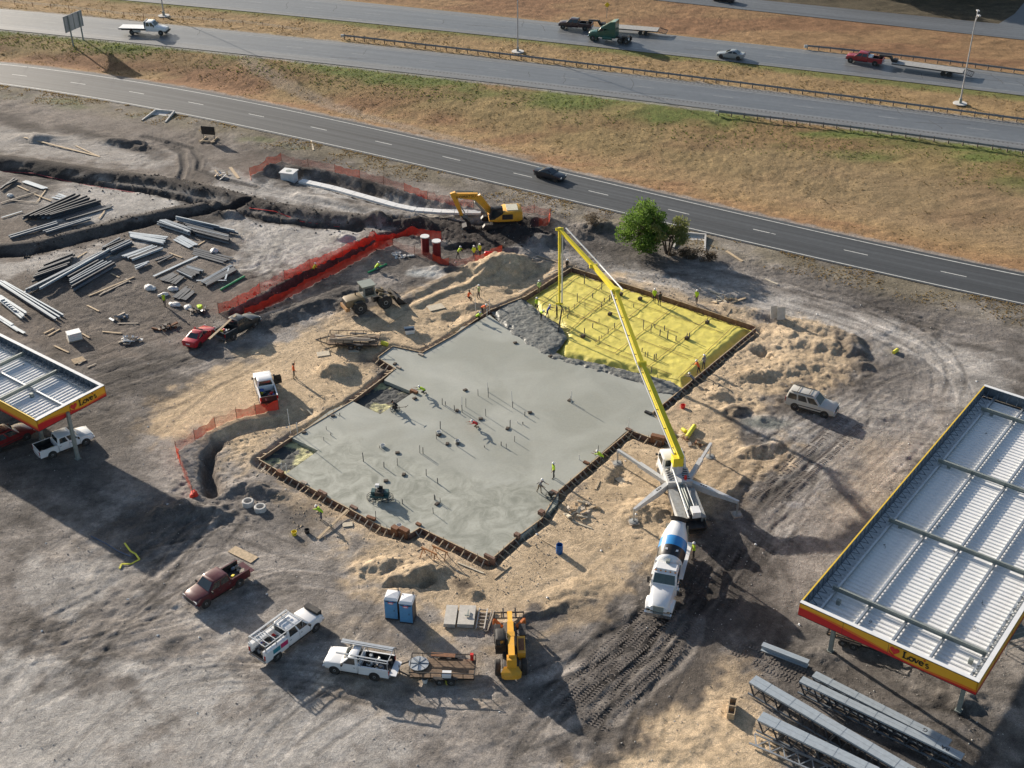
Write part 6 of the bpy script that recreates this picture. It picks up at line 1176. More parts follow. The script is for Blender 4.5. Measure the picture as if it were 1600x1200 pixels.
POSES = { # hip lean, thighs, knees, shoulders, elbows, abduction
    'stand': dict(lean=4, th=(6, -6), kn=(4, 4), sh=(12, -4), el=(25, 20), ab=(10, 12)), 'walk': dict(lean=8, th=(26, -20), kn=(8, 26), sh=(-25, 28), el=(20, 25), ab=(8, 8)),
    'bend': dict(lean=62, th=(14, 24), kn=(16, 30), sh=(80, 70), el=(10, 15), ab=(8, 8)), 'crouch': dict(lean=48, th=(98, 88), kn=(125, 118), sh=(85, 75), el=(15, 20), ab=(12, 10)),
    'kneel': dict(lean=58, th=(70, 30), kn=(130, 112), sh=(95, 85), el=(8, 12), ab=(14, 12)), 'wave': dict(lean=2, th=(8, -8), kn=(4, 6), sh=(120, 10), el=(60, 20), ab=(25, 12)), 'lean': dict(lean=28, th=(12, -12), kn=(10, 12), sh=(58, 45), el=(30, 35), ab=(8, 8)), 'sit': dict(lean=14, th=(72, 60), kn=(70, 58), sh=(35, 25), el=(35, 35), ab=(10, 10))}
def pose_mesh(name, q):
    V = []; E = []; Rd = []; SEG = []
    def add(p, r, par=None, seg=None):
        V.append(Vector(p)); Rd.append(r); i = len(V) - 1
        if par is not None: E.append((par, i)); SEG.append((par, i, seg))
        return i
    d = lambda deg, L: Vector((math.sin(R(deg)) * L, 0, -math.cos(R(deg)) * L))   # hanging limb swung forward
    ln = q['lean']; up = lambda L: Vector((math.sin(R(ln)) * L, 0, math.cos(R(ln)) * L))
    pel = add((0, 0, 0), (.15, .12)); bel = add(up(.16), (.155, .115), pel, 'tor'); ch = add(up(.36), (.175, .125), bel, 'tor'); sh = add(up(.50), (.13, .09), ch, 'tor'); nk = add(up(.57), (.058, .058), sh, 'skin')
    hl = ln * .45; hd = V[nk] + Vector((math.sin(R(hl)) * .10, 0, math.cos(R(hl)) * .10)); h1 = add(hd, (.085, .10), nk, 'skin'); h2 = add(hd + Vector((math.sin(R(hl)) * .10, 0, math.cos(R(hl)) * .10)), (.082, .095), h1, 'skin')
    hands = []
    for k, s in enumerate((1, -1)):
        hp = add((0, s * .09, -.04), (.10, .10), pel, 'leg'); kn = add(V[hp] + d(q['th'][k], .43), (.062, .066), hp, 'leg'); an = add(V[kn] + d(q['th'][k] - q['kn'][k], .42), (.044, .046), kn, 'leg')
        ft = add(V[an] + Vector((math.sin(R(q['th'][k] - q['kn'][k])) * .03 + .03, 0, -.05)), (.045, .045), an, 'boot'); add(V[ft] + Vector((.15, s * .02, -.015)), (.04, .03), ft, 'boot')
        so = add(V[sh] + Vector((0, s * .185, -.02)), (.062, .062), sh, 'tor'); a = q['sh'][k]; ab = math.sin(R(q['ab'][k]))
        el = add(V[so] + d(a, .28) + Vector((0, s * ab * .28, 0)), (.046, .046), so, 'arm'); wr = add(V[el] + d(a + q['el'][k], .25) + Vector((0, s * ab * .05, 0)), (.032, .030), el, 'fore')
        pa = add(V[wr] + d(a + q['el'][k], .08), (.042, .024), wr, 'skin'); hands.append((V[pa], d(a + q['el'][k], 1.0), s))
    me = bpy.data.meshes.new(name); me.from_pydata(V, E, []); o = bpy.data.objects.new(name, me); COL.objects.link(o)
    md = o.modifiers.new('s', 'SKIN'); md.use_smooth_shade = True
    for i, r in enumerate(Rd): me.skin_vertices[0].data[i].radius = r
    me.skin_vertices[0].data[0].use_root = True
    sb = o.modifiers.new('u', 'SUBSURF'); sb.levels = 1; sb.render_levels = 1
    dg = bpy.context.evaluated_depsgraph_get(); out = bpy.data.meshes.new_from_object(o.evaluated_get(dg)); bpy.data.objects.remove(o)
    zmin = min(v.co.z for v in out.vertices); 
    reg = []
    for f in out.polygons:
        c = f.center; best = None
        for (i, j, sg) in SEG:
            a, b = V[i], V[j]; e = b - a; t = max(0, min(1, (c - a).dot(e) / max(e.dot(e), 1e-9))); dd = (c - a - e * t).length - sum(Rd[j]) / 2
            if best is None or dd < best[0]: best = (dd, sg)
        reg.append(best[1])
    # separate fingers on each hand, curled a little
    bm = bmesh.new(); bm.from_mesh(out)
    fx = MB()
    for (hp, dr, s) in hands:
        lat = Vector((0, 1, 0)); fw = dr.normalized()
        for k, L_ in enumerate((.070, .082, .076, .060)):
            b0 = hp + lat * ((-.030 + .020 * k)) + fw * .03; b1 = b0 + fw * L_ * .55; b2 = b1 + (fw + Vector((.5, 0, 0))).normalized() * L_ * .5; fx.cyl(b0, b1, .010, .009, 6); fx.cyl(b1, b2, .009, .007, 6)
        b0 = hp - lat * (s * .03); fx.cyl(b0, b0 - lat * (s * .03) + fw * .05, .012, .009, 6)
    # nose and ears
    f_ = Vector((math.cos(R(hl)), 0, -math.sin(R(hl)))); hc = (V[h1] + V[h2]) / 2; fx.cyl(hc + f_ * .085 - Vector((0, 0, .01)), hc + f_ * .115 - Vector((0, 0, .02)), .018, .008, 6)
    for s in (-1, 1): fx.cyl(hc + Vector((0, s * .078, 0)), hc + Vector((0, s * .098, 0)), .028, .022, 6)
    o0 = len(bm.verts); vs_ = [bm.verts.new(v) for v in fx.v]; nb = len(bm.faces)
    for f in fx.f: bm.faces.new([vs_[i] for i in f])
    bm.to_mesh(out); bm.free(); reg += ['skin'] * (len(out.polygons) - len(reg))
    for v in out.vertices: v.co.z -= zmin
    # vest: torso faces pushed out
    vm = MB(); 
    nv = {}
    for f, rg in zip(out.polygons, reg):
        if rg == 'tor':
            vm.add([out.vertices[i].co + out.vertices[i].normal * .018 for i in f.vertices], [tuple(range(len(f.vertices)))])
    return out, reg, vm, (hc - Vector((0, 0, zmin)), hl, (V[h2] - V[h1]).normalized())
PM = {k: pose_mesh('person', q) for k, q in POSES.items()}
IDX = {'tor': 0, 'arm': 0, 'fore': 1, 'leg': 2, 'boot': 3, 'skin': 1}
hat_cache = {}; vest_cache = {}; body_cache = {}
def person(label, px, pose, face, shirt, trous, vest=None, hat=HATW, z=None, group='workers on the building site'):
    p = G(px[0], px[1], z if z is not None else 0.0); zz = z if z is not None else gz(p.x, p.y)
    if z is None: p = G(px[0], px[1], max(zz, -.3)); 
    t = thing('person', label, 'person', (p.x, p.y, zz), R(face), group); me, reg, vm, (hc, hl, hup) = PM[pose]
    k = (pose, shirt.name, trous.name)
    if k not in body_cache:
        b = me.copy(); b.materials.clear()
        for m_ in (shirt, SKIN, trous, BOOT): b.materials.append(m_)
        b.polygons.foreach_set('material_index', [IDX[r] for r in reg]); body_cache[k] = b
    obj('body', body_cache[k], t)
    if vest:
        k = (pose, vest.name)
        if k not in vest_cache: vest_cache[k] = vm.mesh('vest', vest)
        obj('vest', vest_cache[k], t)
    k = hat.name if hat else 'hair'
    if k not in hat_cache:
        m = MB().sphere((0, 0, .015), .122, 14, 6, True, (1.1, .95, 1.0))
        if hat: m.lathe((0, 0, .005), (0, 0, 1), [(0, .10), (.0, .145), (.015, .145), (.02, .1)], 14)
        hat_cache[k] = m.mesh('hard_hat' if hat else 'hair', hat or HAIR, True)
    obj('hard_hat' if hat else 'hair', hat_cache[k], t, hc + hup * .035, (0, R(hl), 0))
    return t
ZP = ZS; ZW = ZS + .02; ZB_ = ZS - .18
person('person in lime vest and white hat standing alone on the slab', (865, 747), 'stand', 200, LIME, DKTR, LIME, z=ZP)
person('person in dark green clothes pushing the power trowel', (843, 770), 'lean', -40, GREYS, KHAKI, None, z=ZP)
person('person in lime shirt leaning over the form edge', (941, 726), 'bend', 150, LIME, DKTR, LIME)
person('person in lime shirt kneeling on slab near the recess', (664, 616), 'kneel', 190, LIME, DKTR, LIME, z=ZP)
person('person in dark clothes crouching beside the small trowel', (621, 639), 'crouch', 200, DARKS, DKTR, None, None, z=ZP)
person('person in red shirt kneeling and finishing the slab', (746, 669), 'kneel', 200, REDS, KHAKI, REDS, z=ZP)
person('person in lime shirt crouching at the left slab edge', (744, 500), 'crouch', -20, LIME, DKTR, LIME, z=ZP)
person('person in orange shirt bending at the left slab edge', (753, 491), 'bend', -30, ORNG, DKTR, ORNG, z=ZP)
person('person in lime vest walking from yellow film onto concrete', (838, 485), 'walk', -60, LIME, DKTR, LIME, z=ZW)
person('person in lime vest bending over wet concrete', (845, 499), 'bend', -60, LIME, DKTR, LIME, z=ZW)
person('person in blue shirt leaning toward the wet concrete', (855, 497), 'lean', 0, BLUES, JEAN, None, z=ZW)
person('person in dark shirt holding the pump hose', (870, 497), 'stand', 180, DARKS, DKTR, None, z=ZW)
person('person in pale vest standing inside the far form corner', (842, 459), 'stand', -60, PALEL, KHAKI, PALEL, z=ZB_)
person('person in orange vest stepping across the sand', (732, 472), 'sit', -30, ORNG, DKTR, ORNG, None)
person('person in pale vest standing in shade of sand pile', (748, 466), 'stand', -20, DARKS, DKTR, PALEL)
person('leftmost of three lime vested people beside the red pipe', (716, 404), 'lean', -10, LIME, DKTR, LIME)
person('middle of three lime vested people beside the red pipe', (741, 404), 'stand', -90, LIME, JEAN, LIME)
person('tallest of three lime vested people beside the red pipe', (750, 401), 'stand', -100, PALEL, DKTR, LIME)
person('person in yellow vest at the back form with another worker', (1022, 472), 'stand', -90, LIME, DKTR, LIME, z=ZB_)
person('person in dark clothes at the back form beside yellow vest', (1030, 477), 'stand', -60, DARKS, DKTR, None, None, z=ZB_)
person('person in lime shirt outside the back form', (1088, 474), 'stand', -120, LIME, DKTR, LIME)
person('person in orange vest at the right form of yellow film', (1091, 585), 'lean', 160, ORNG, DKTR, ORNG, z=ZB_)
person('person in pale clothes standing behind the orange vest', (1099, 577), 'stand', 120, GREYS, DKTR, None, z=ZB_)
person('person in white hat climbing over the right form', (1083, 603), 'bend', 140, GREYS, DKTR, None)
person('person in orange vest raising an arm beside white pickup', (460, 591), 'wave', 20, ORNG, KHAKI, ORNG, None)
person('person in lime shirt bending outside the front left form', (504, 813), 'bend', 150, LIME, JEAN, LIME)
person('person in lime vest standing next to the mixer truck', (1083, 873), 'stand', 190, LIME, DKTR, LIME)
person('person in lime vest among the steel beams', (258, 479), 'stand', -90, GREYS, DKTR, LIME)
person('person in lime vest crouching with the green pipe', (587, 423), 'crouch', 20, LIME, JEAN, LIME)
person('person in yellow vest down in the netted trench', (490, 423), 'lean', 0, LIME, DKTR, LIME)
person('person in black clothes at the far form corner', (886, 421), 'lean', -90, DARKS, DKTR, None, BLACKM and HATW)
# ------------------------------------------------------------------ steel lying in the yard
ib = MB().box((.5, 0, .03), (1, .2, .03)).box((.5, 0, .15), (1, .03, .21)).box((.5, 0, .27), (1, .2, .03))
cs = MB().box((.5, 0, .03), (1, .22, .02)).box((.5, -.1, .13), (1, .02, .2)).box((.5, 0, .23), (1, .22, .02))
tb = MB().box((.5, 0, .10), (1, .2, .2))
fl = MB().box((.5, 0, .04), (1, .36, .07)); pk = MB().box((.5, 0, .03), (1, .2, .05))
BM = {}
def bmesh_of(kind, m):
    k = (kind, m.name)
    if k not in BM: BM[k] = {'i': ib, 'c': cs, 't': tb, 'f': fl, 'p': pk}[kind].mesh({'p': 'plank', 'f': 'steel_plate'}.get(kind, 'steel_beam'), m)
    return BM[k]
OFF = lambda x, y: (x / 4.0, 250 + y / 4.0)
def lie(a, b, kind, m, label, cat, group, z=0.0, zoom=True):
    a, b = (OFF(*a), OFF(*b)) if zoom else (a, b); p, q = on(*a, dz=z), on(*b, dz=z); d = q - p
    nm = {'p': 'plank', 'f': 'steel_plate'}.get(kind, 'steel_beam'); o = obj(nm, bmesh_of(kind, m), None, p, (0, -math.atan2(d.z, math.hypot(d.x, d.y)), math.atan2(d.y, d.x)), (d.length, 1, 1))
    return tag(o, label, cat, group)
ORD = ['topmost', 'second', 'third', 'fourth', 'fifth', 'sixth', 'seventh', 'eighth', 'ninth', 'tenth', 'eleventh', 'twelfth', 'thirteenth', 'fourteenth']
def rank(made, label):
    made.sort(key=lambda e: e[0])
    for k, (y, o) in enumerate(made): o['label'] = (ORD[k] + ', ' if k == 0 else ORD[k] + ' from top, ') + label
def bunch(a, b, a2, b2, n, kind, mats, label, group, layers=1, cat='steel beam'):
    n = int(round(n * 1.8)) if n > 2 and cat == 'steel beam' else n; made = []
    for k in range(n):
        t = k / max(n - 1, 1); p = (a[0] + (a2[0] - a[0]) * t + random.uniform(-6, 6), a[1] + (a2[1] - a[1]) * t + random.uniform(-3, 3)); q = (b[0] + (b2[0] - b[0]) * t + random.uniform(-10, 10), b[1] + (b2[1] - b[1]) * t + random.uniform(-4, 4))
        made.append(((p[1] + q[1]) / 2, lie(p, q, kind, random.choice(mats), label, cat, group, .12 + .3 * (k % layers))))
    rank(made, label)
S1, S2 = STEELM, STEELB; SL = mat('light galvanised strip', (.37, .42, .46), .5, .15, var=.12, dust=.08)
bunch((140, 380), (470, 225), (330, 372), (640, 285), 7, 'i', [S1, S2, S2, S2], 'dark blue steel beam in big stack left of the ridge', 'beams in the big dark stack', 2)
bunch((360, 370), (690, 282), (420, 378), (700, 300), 3, 'f', [S2], 'flat dark steel plate at right of the big stack', 'plates in the dark stack', 1, 'steel plate')
bunch((55, 492), (350, 402), (70, 500), (370, 410), 2, 'i', [S1, S2], 'long beam lying along the far side of ridge', 'beams along the ridge', 1); bunch((275, 460), (555, 372), (290, 466), (560, 380), 2, 'i', [S1, SL], 'beam nearest the black ridge above center yard', 'beams close to the ridge', 1)
bunch((0, 190), (100, 128), (20, 180), (105, 135), 2, 'i', [S2, S1], 'short dark beam at the left picture edge', 'beams at left picture edge', 1)
bunch((145, 142), (270, 190), (165, 136), (290, 178), 4, 'f', [SL], 'pale flat strip in the upper left bundle', 'pale strips upper left', 1, 'steel strip'); bunch((330, 240), (400, 255), (360, 220), (420, 240), 3, 'f', [SL], 'pale flat strip on top of dark stack', 'pale strips on dark stack', 1, 'steel strip')
for a, b, m, lb in (((0, 275), (230, 205), WOODG, 'longest grey plank in the upper left yard'), ((60, 255), (230, 270), WOODG, 'grey plank pointing right in upper left yard'), ((235, 262), (285, 195), WOOD, 'pale plank lying steeply in upper left yard'), ((215, 220), (320, 262), WOOD, 'pale plank beside the big dark stack'), ((110, 165), (180, 200), WOOD, 'short pale plank below the pale strips'), ((10, 365), (140, 325), SL, 'thin light strip left of the dark stack'), ((620, 370), (655, 322), WOOD, 'pale stick right of the dark stack')): lie(a, b, 'p', m, lb, 'plank', None, .1)
bunch((150, 845), (630, 600), (205, 825), (700, 590), 3, 'i', [S1, S1, SL], 'very long beam crossing the middle stack', 'long beams in the middle stack', 2)
lie((255, 832), (690, 588), 'i', SL, 'long light beam lying across the dark beams', 'steel beam', None, .5)
bunch((205, 770), (430, 690), (290, 680), (470, 608), 6, 'i', [S1, S2, S2], 'dark beam in the left part of middle stack', 'beams left in middle stack', 2); bunch((430, 750), (610, 650), (455, 826), (735, 668), 6, 'i', [S1, S2, S1], 'beam in the right part of middle stack', 'beams right in middle stack', 2)
bunch((640, 572), (750, 512), (700, 602), (845, 542), 6, 'i', [S2, S1, S2], 'beam in the small upper stack of yard', 'beams in the small upper stack', 2); bunch((760, 612), (950, 547), (830, 636), (1015, 560), 5, 'i', [S1, S2, SL], 'beam in the loose row right of upper stack', 'beams in the loose row', 1)
bunch((840, 680), (925, 650), (850, 695), (930, 662), 2, 'c', [SL], 'short light channel near the yard center', 'short channels', 1); bunch((970, 642), (1075, 602), (985, 650), (1085, 612), 2, 't', [S2], 'short dark tube near the yard center', 'short dark tubes', 1)
lie((960, 732), (1235, 607), 'f', SL, 'single long light plate in the yard center', 'steel plate', None, .1)
bunch((810, 466), (1050, 497), (820, 492), (1020, 532), 5, 'c', [SL, S1], 'light channel in the row of five', 'row of five light channels', 1); bunch((985, 412), (1190, 480), (1040, 385), (1200, 455), 7, 'c', [SL, S1, S1], 'light channel in the fanned bundle', 'fanned bundle of channels', 2)
bunch((1110, 362), (1490, 470), (1100, 382), (1340, 440), 4, 'i', [S1, SL], 'long beam at top of the right stack', 'long beams of right stack', 2); bunch((1150, 420), (1440, 500), (1220, 475), (1430, 532), 7, 'i', [S2, S1, S2], 'dark beam in the right stack', 'dark beams of right stack', 2); bunch((1085, 502), (1180, 552), (1125, 480), (1235, 540), 4, 'f', [SL], 'light strip below the fanned bundle', 'light strips below the fan', 1, 'steel strip')
bunch((1215, 562), (1460, 620), (1205, 590), (1400, 650), 4, 'f', [S2], 'dark flat sheet under the white bag', 'dark sheets under the bag', 1, 'steel sheet'); bunch((1180, 675), (1270, 702), (1110, 700), (1210, 745), 5, 'c', [S1, S2], 'short channel beside the corrugated sheets', 'short channels by the sheets', 1)
bunch((1260, 772), (1440, 667), (1295, 800), (1490, 702), 5, 'c', [S2, S1], 'thin dark channel beside the green pipe', 'thin channels by green pipe', 1); lie((1230, 768), (1420, 768), 'p', SL, 'thin light rod crossing the thin channels', 'steel rod', None, .3); lie((1410, 765), (1432, 690), 'p', SL, 'short light rod standing across thin channels', 'steel rod', None, .35)
bunch((1000, 752), (1080, 712), (1090, 782), (1150, 738), 6, 'f', [STEELB], 'corrugated dark sheet in the yard pile', 'corrugated dark sheets', 1, 'steel sheet'); bunch((1085, 865), (1170, 800), (1150, 885), (1220, 830), 5, 'f', [STEELB], 'black sheet behind the white bags', 'black sheets behind the bags', 1, 'steel sheet')
bunch((-40, 765), (340, 1015), (30, 772), (390, 988), 4, 'i', [SL, S1], 'long pale girder plate at lower left', 'long pale plates at lower left', 1, 'steel plate'); bunch((0, 860), (165, 968), (0, 890), (140, 1000), 3, 'c', [SL], 'pale channel left of the long plates', 'pale channels at lower left', 1); bunch((-90, 930), (80, 1040), (-60, 965), (150, 1092), 4, 'f', [SL, S1], 'pale plate just above the smaller canopy', 'pale plates above canopy', 1, 'steel plate')
rank([(k, lie((8 + 16 * k, 900 + 12 * k), (34 + 16 * k, 892 + 14 * k), 'c', SL, 'short pale cross piece between the plates', 'steel piece', 'short pale cross pieces', .3)) for k in range(6)], 'short pale cross piece between the plates')
for a, b, lb in (((555, 850), (840, 737), 'long plank of the wooden ladder frame'), ((620, 845), (660, 820), 'cross board at left of ladder frame'), ((785, 745), (815, 765), 'cross board at right of ladder frame'), ((630, 838), (800, 760), 'second rail of the wooden ladder frame'), ((545, 910), (620, 950), 'pale plank alone below the ladder frame'), ((480, 617), (545, 577), 'short plank above the middle stack'), ((645, 545), (740, 502), 'plank on the small upper stack'), ((695, 712), (745, 735), 'short plank right of middle stack'), ((1060, 585), (1140, 615), 'plank right of the loose row'), ((1240, 535), (1280, 510), 'short plank right of light strips'), ((275, 1085), (340, 1055), 'left plank of the small pair near canopy'), ((300, 1100), (375, 1060), 'right plank of the small pair near canopy'), ((735, 1022), (865, 1022), 'dark board lying level in brown mud'), ((640, 1075), (760, 1088), 'thin board lying in brown mud'), ((340, 1163), (430, 1205), 'thin board above the smaller canopy corner'), ((490, 1280), (540, 1250), 'short stick beside the small pallet'), ((545, 1300), (600, 1275), 'dark stick nearest the canopy corner'), ((515, 1090), (560, 1115), 'small board beside the wrapped block stack')): lie(a, b, 'p', random.choice((WOOD, WOOD, WOODG)), lb, 'plank', None, .05)
BAGM = mat('dusty white bag', (.60, .60, .59), .6, var=.3, scale=3, bump=.06, bscale=5)
def lump(name, label, cat, px, s, m, seed=1, flat=.6, n=2, group=None, dz=0.0):
    p = on(*px); bm = bmesh.new(); bmesh.ops.create_icosphere(bm, subdivisions=3, radius=1.0); r = random.Random(seed)
    for v in bm.verts:
        c = v.co; k = .45 + 1.1 * float(fbm(np.array(c.x * 1.8 + seed * 3.1), np.array(c.y * 1.8 + c.z), 4, seed, .65)); v.co = Vector((c.x * s[0] * k, c.y * s[1] * k, max(c.z, -.25) * s[2] * k))
    me = bpy.data.meshes.new(name); bm.to_mesh(me); bm.free(); me.materials.append(m); me.polygons.foreach_set('use_smooth', [True] * len(me.polygons)); o = obj(name, me, None, (p.x, p.y, p.z + s[2] * .2 + dz), (0, 0, r.uniform(0, 3))); return tag(o, label, cat, group)
for k, (px, s, lb) in enumerate((((235, 451), (1.0, .7, .55), 'biggest white bag left of the lime vested worker'), ((255, 462), (.9, .5, .45), 'white bag directly behind the lime vested worker'), ((271, 453), (.9, .5, .45), 'white bag on the black sheets'), ((274, 478), (1.1, .6, .35), 'grey white bag in front of black sheets'), ((294, 481), (.9, .6, .4), 'crumpled white bag right of the grey one'), ((335, 394), (.9, .6, .5), 'white bag lying on the dark flat sheets'), ((16, 307), (.6, .5, .4), 'small white bag in the upper left yard'))): lump('plastic_bag', lb, 'bag', px, [v * .72 for v in s], BAGM, 20 + k)
def scraps(label, px, r, n, mats, seed):
    p = on(*px); t = thing('debris_heap', label, 'debris', p); q = random.Random(seed)
    for k in range(n):
        a, d = q.uniform(0, 6.28), r * q.random(); L_ = q.uniform(.3, 1.3); o = MB().box((0, 0, 0), (L_, q.uniform(.1, .35), q.uniform(.05, .2))).build('scrap', q.choice(mats), t); o.location = (d * math.cos(a) * 1.3, d * math.sin(a) * .8, .1 + .35 * (1 - d / r) * q.random()); o.rotation_euler = (q.uniform(-.5, .5), q.uniform(-.4, .4), q.uniform(0, 3.1))
scraps('dark heap with lime cloth near the red sedan', (308, 488), 1.1, 14, [BLACKM, STEELB, WOODG], 1); lump('lime_cloth', 'lime cloth thrown over the dark heap', 'cloth', (313, 484), (.55, .3, .2), LIME, 42, dz=.35); scraps('grey brown heap of scraps left of red sedan', (257, 511), 1.1, 14, [WOODG, BLACKM, RUST], 2); scraps('pale pile of wrapped scraps in brown mud', (205, 533), 1.1, 16, [BAGM, WOODG, STUBW], 3); scraps('flat grey pile of scraps above pale pile', (192, 497), 1.1, 12, [WOODG, STEELM], 4)
scraps('light timber offcuts beside the walk-behind trowel corner', (905, 800), 1.6, 16, [WOOD, WOODG, PLY], 5); scraps('white scraps below the red risers', (624, 399), 1.3, 12, [STUBW, CONC], 6); scraps('timber offcuts outside the back right form', (1140, 470), 1.6, 14, [WOOD, PLY], 7); scraps('pale rubble beside the inlet box netting', (345, 275), 1.2, 9, [CONC, WOOD], 8); scraps('rusty timber scraps beside the pump cab', (1082, 690), 1.2, 8, [WOOD, WOODG, RUST], 9)
p = on(117, 530); o = thing('block_stack', 'white wrapped stack of blocks on pallet above smaller canopy', 'block stack', p, R(30))
for k in range(4): MB().box((0, 0, .22 + .22 * k), (1.5, 1.1, .2)).build('block_layer', PLAST, o)
MB().box((0, 0, .06), (1.6, 1.2, .1)).build('pallet', WOODG, o)
p = on(123, 564); o = thing('pallet', 'small wooden pallet lying above the smaller canopy', 'pallet', p, R(35))
for k in range(6): MB().box((0, -.5 + .2 * k, .13), (1.3, .13, .03)).build('slat', WOOD, o)
for k in (-.5, 0, .5): MB().box((k, 0, .06), (.09, 1.1, .09)).build('runner', WOODG, o)
GRNP = mat('green plastic pipe', (.03, .36, .14), .5, var=.1)
def pipe(label, a, b, r, m, z=.0, name='pipe', cat='pipe', n=12): p, q = on(*a), on(*b); p.z += r + z; q.z += r + z; return tag(MB().cyl(p, q, r, r, n).build(name, m, None, True), label, cat)
pipe('green pipe lying right of the thin channels', (345, 454), (382, 433), .12, GRNP); pipe('green pipe beside the crouching worker', (575, 427), (604, 413), .11, GRNP)

# ------------------------------------------------------------------ precast box, pipe run, red risers, rings
WCON = mat('bright precast concrete', (.66, .66, .65), .8, var=.1, scale=2)
p = on(452, 277); o = thing('inlet_box', 'white precast inlet box with round manhole in excavation', 'inlet box', (p.x, p.y, p.z - .1), R(-18)); MB().box((0, 0, .75), (1.9, 1.6, 1.5)).build('box', WCON, o); MB().box((0, 0, 1.56), (2.2, 1.9, .14)).build('lid', WCON, o); MB().lathe((0, 0, 1.63), (0, 0, 1), [(0, .42), (.03, .42), (.03, .34)], 18).build('manhole_ring', GALVD, o)
run = thing('drain_run', 'long white concrete drain run lying in shallow trench', 'drain', (0, 0, 0)); pts = [on(470, 283), on(520, 294), on(570, 308), on(620, 322), on(650, 328), on(690, 331), on(752, 332)]
for i in range(len(pts) - 1):
    a, b = pts[i], pts[i + 1]; n = 3
    for k in range(n):
        u, v = a.lerp(b, k / n), a.lerp(b, (k + .97) / n); u.z = v.z = -.02; MB().bar(u + Vector((0, 0, .02)), v + Vector((0, 0, .02)), 1.1, .3).build('drain_segment', WCON, run)
CORR = mat('dark red corrugated pipe', (.16, .010, .014), .5, var=.15)
def riser(label, px, h):
    p = on(*px); t = thing('riser_pipe', label, 'riser', (p.x, p.y, p.z - .3)); prof = []
    z = 0.0
    while z < h: prof += [(z, .52), (z + .09, .52), (z + .11, .47), (z + .15, .47)]; z += .18
    MB().lathe((0, 0, 0), (0, 0, 1), prof, 20).build('corrugated_pipe', CORR, t); MB().cyl((0, 0, z - .03), (0, 0, z + .08), .58, .58, 20).build('cap', WCON, t)
riser('left dark red corrugated riser with white cap', (665, 397), 2.6); riser('right dark red corrugated riser with white cap', (683, 404), 2.7)
p = on(772, 402); tag(MB().lathe(p + Vector((-1.2, .15, .35)), (1, -.1, 0), [(0, .28), (.1, .36), (2.4, .36), (2.5, .28)], 16).build('red_pipe', mat('bright red plastic', (.62, .02, .03), .45), None, True), 'bright red plastic pipe lying beside the three workers', 'pipe')
ring = MB().lathe((0, 0, 0), (0, 0, 1), [(0, .55), (.45, .55), (.5, .5), (.5, .36), (.1, .36)], 22).mesh('concrete_ring', CONC, True)
for px, lb in (((388, 789), 'upper left concrete ring near the netted pit'), ((407, 797), 'lower right concrete ring near the netted pit')): tag(obj('concrete_ring', ring, None, on(*px)), lb, 'ring')
for px, lb, sz in (((640, 520), 'white tub standing on sand beside slab', (.95, .8, .5)),):
    p = on(*px); o = thing('mixing_tub', lb, 'tub', p, .2); MB().loft([[(-sz[0] / 2, -sz[1] / 2, 0), (sz[0] / 2, -sz[1] / 2, 0), (sz[0] / 2, sz[1] / 2, 0), (-sz[0] / 2, sz[1] / 2, 0)], [(-.58, -.5, .55), (.58, -.5, .55), (.58, .5, .55), (-.58, .5, .55)]], cap=False).build('shell', WHITEP, o); MB().box((0, 0, .3), (.95, .8, .05)).build('contents', mat('dark grout', (.10, .10, .11), .8), o)
# ------------------------------------------------------------------ toilets, drum, panels, saw horses, timber
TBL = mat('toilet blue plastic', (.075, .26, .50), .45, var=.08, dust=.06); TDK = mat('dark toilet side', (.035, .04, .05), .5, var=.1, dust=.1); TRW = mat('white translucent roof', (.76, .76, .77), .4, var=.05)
def toilet(label, px):
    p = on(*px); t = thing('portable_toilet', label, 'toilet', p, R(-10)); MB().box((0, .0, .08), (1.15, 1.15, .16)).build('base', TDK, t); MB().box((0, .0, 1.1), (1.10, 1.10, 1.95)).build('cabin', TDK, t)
    MB().box((0, -.565, 1.08), (1.06, .04, 1.86)).build('front_panel', TBL, t); MB().box((0, -.595, 1.02), (.72, .03, 1.68)).build('door', TBL, t); MB().box((.26, -.62, 1.05), (.05, .03, .16)).build('door_latch', BLACKM, t)
    MB().add([(-.58, -.60, 2.07), (.58, -.60, 2.07), (.58, .58, 2.07), (-.58, .58, 2.07), (-.50, -.45, 2.26), (.50, -.45, 2.26), (.50, .50, 2.26), (-.50, .50, 2.26), (0, 0, 2.36)], [(0, 1, 5, 4), (1, 2, 6, 5), (2, 3, 7, 6), (3, 0, 4, 7), (4, 5, 8), (5, 6, 8), (6, 7, 8), (7, 4, 8), (3, 2, 1, 0)]).build('roof', TRW, t)
    MB().cyl((.4, .45, 2.2), (.4, .45, 2.55), .05, .05, 8).build('vent_pipe', TDK, t)
    e = MB(); e.prism([(.24 * math.cos(k * math.pi / 9), -.585, 1.80 + .12 * math.sin(k * math.pi / 9)) for k in range(18)], (0, -.035, 0)); em = e.build('oval_emblem', mat('emblem rose', (.55, .12, .18), .5), t)
    MB().prism([(.17 * math.cos(k * math.pi / 9), -.624, 1.78 + .05 * math.sin(k * math.pi / 9)) for k in range(18)], (0, -.01, 0)).build('emblem_band', WHITEP, em)
    for s in (-1, 1): MB().box((s * .3, -.575, 1.92), (.3, .03, .1)).build('vent_grille', TDK, t)
toilet('left blue portable toilet with white roof', (615, 961)); toilet('right blue portable toilet with white roof', (638, 967))
p = on(874, 864); o = thing('drum', 'blue open drum standing alone on the sand', 'drum', p); MB().lathe((0, 0, 0), (0, 0, 1), [(0, .29), (.02, .30), (.3, .30), (.32, .315), (.34, .30), (.6, .30), (.62, .315), (.64, .30), (.92, .30), (.92, .27), (.1, .27)], 20).build('shell', mat('drum blue plastic', (.02, .10, .30), .4, var=.1), o, True)
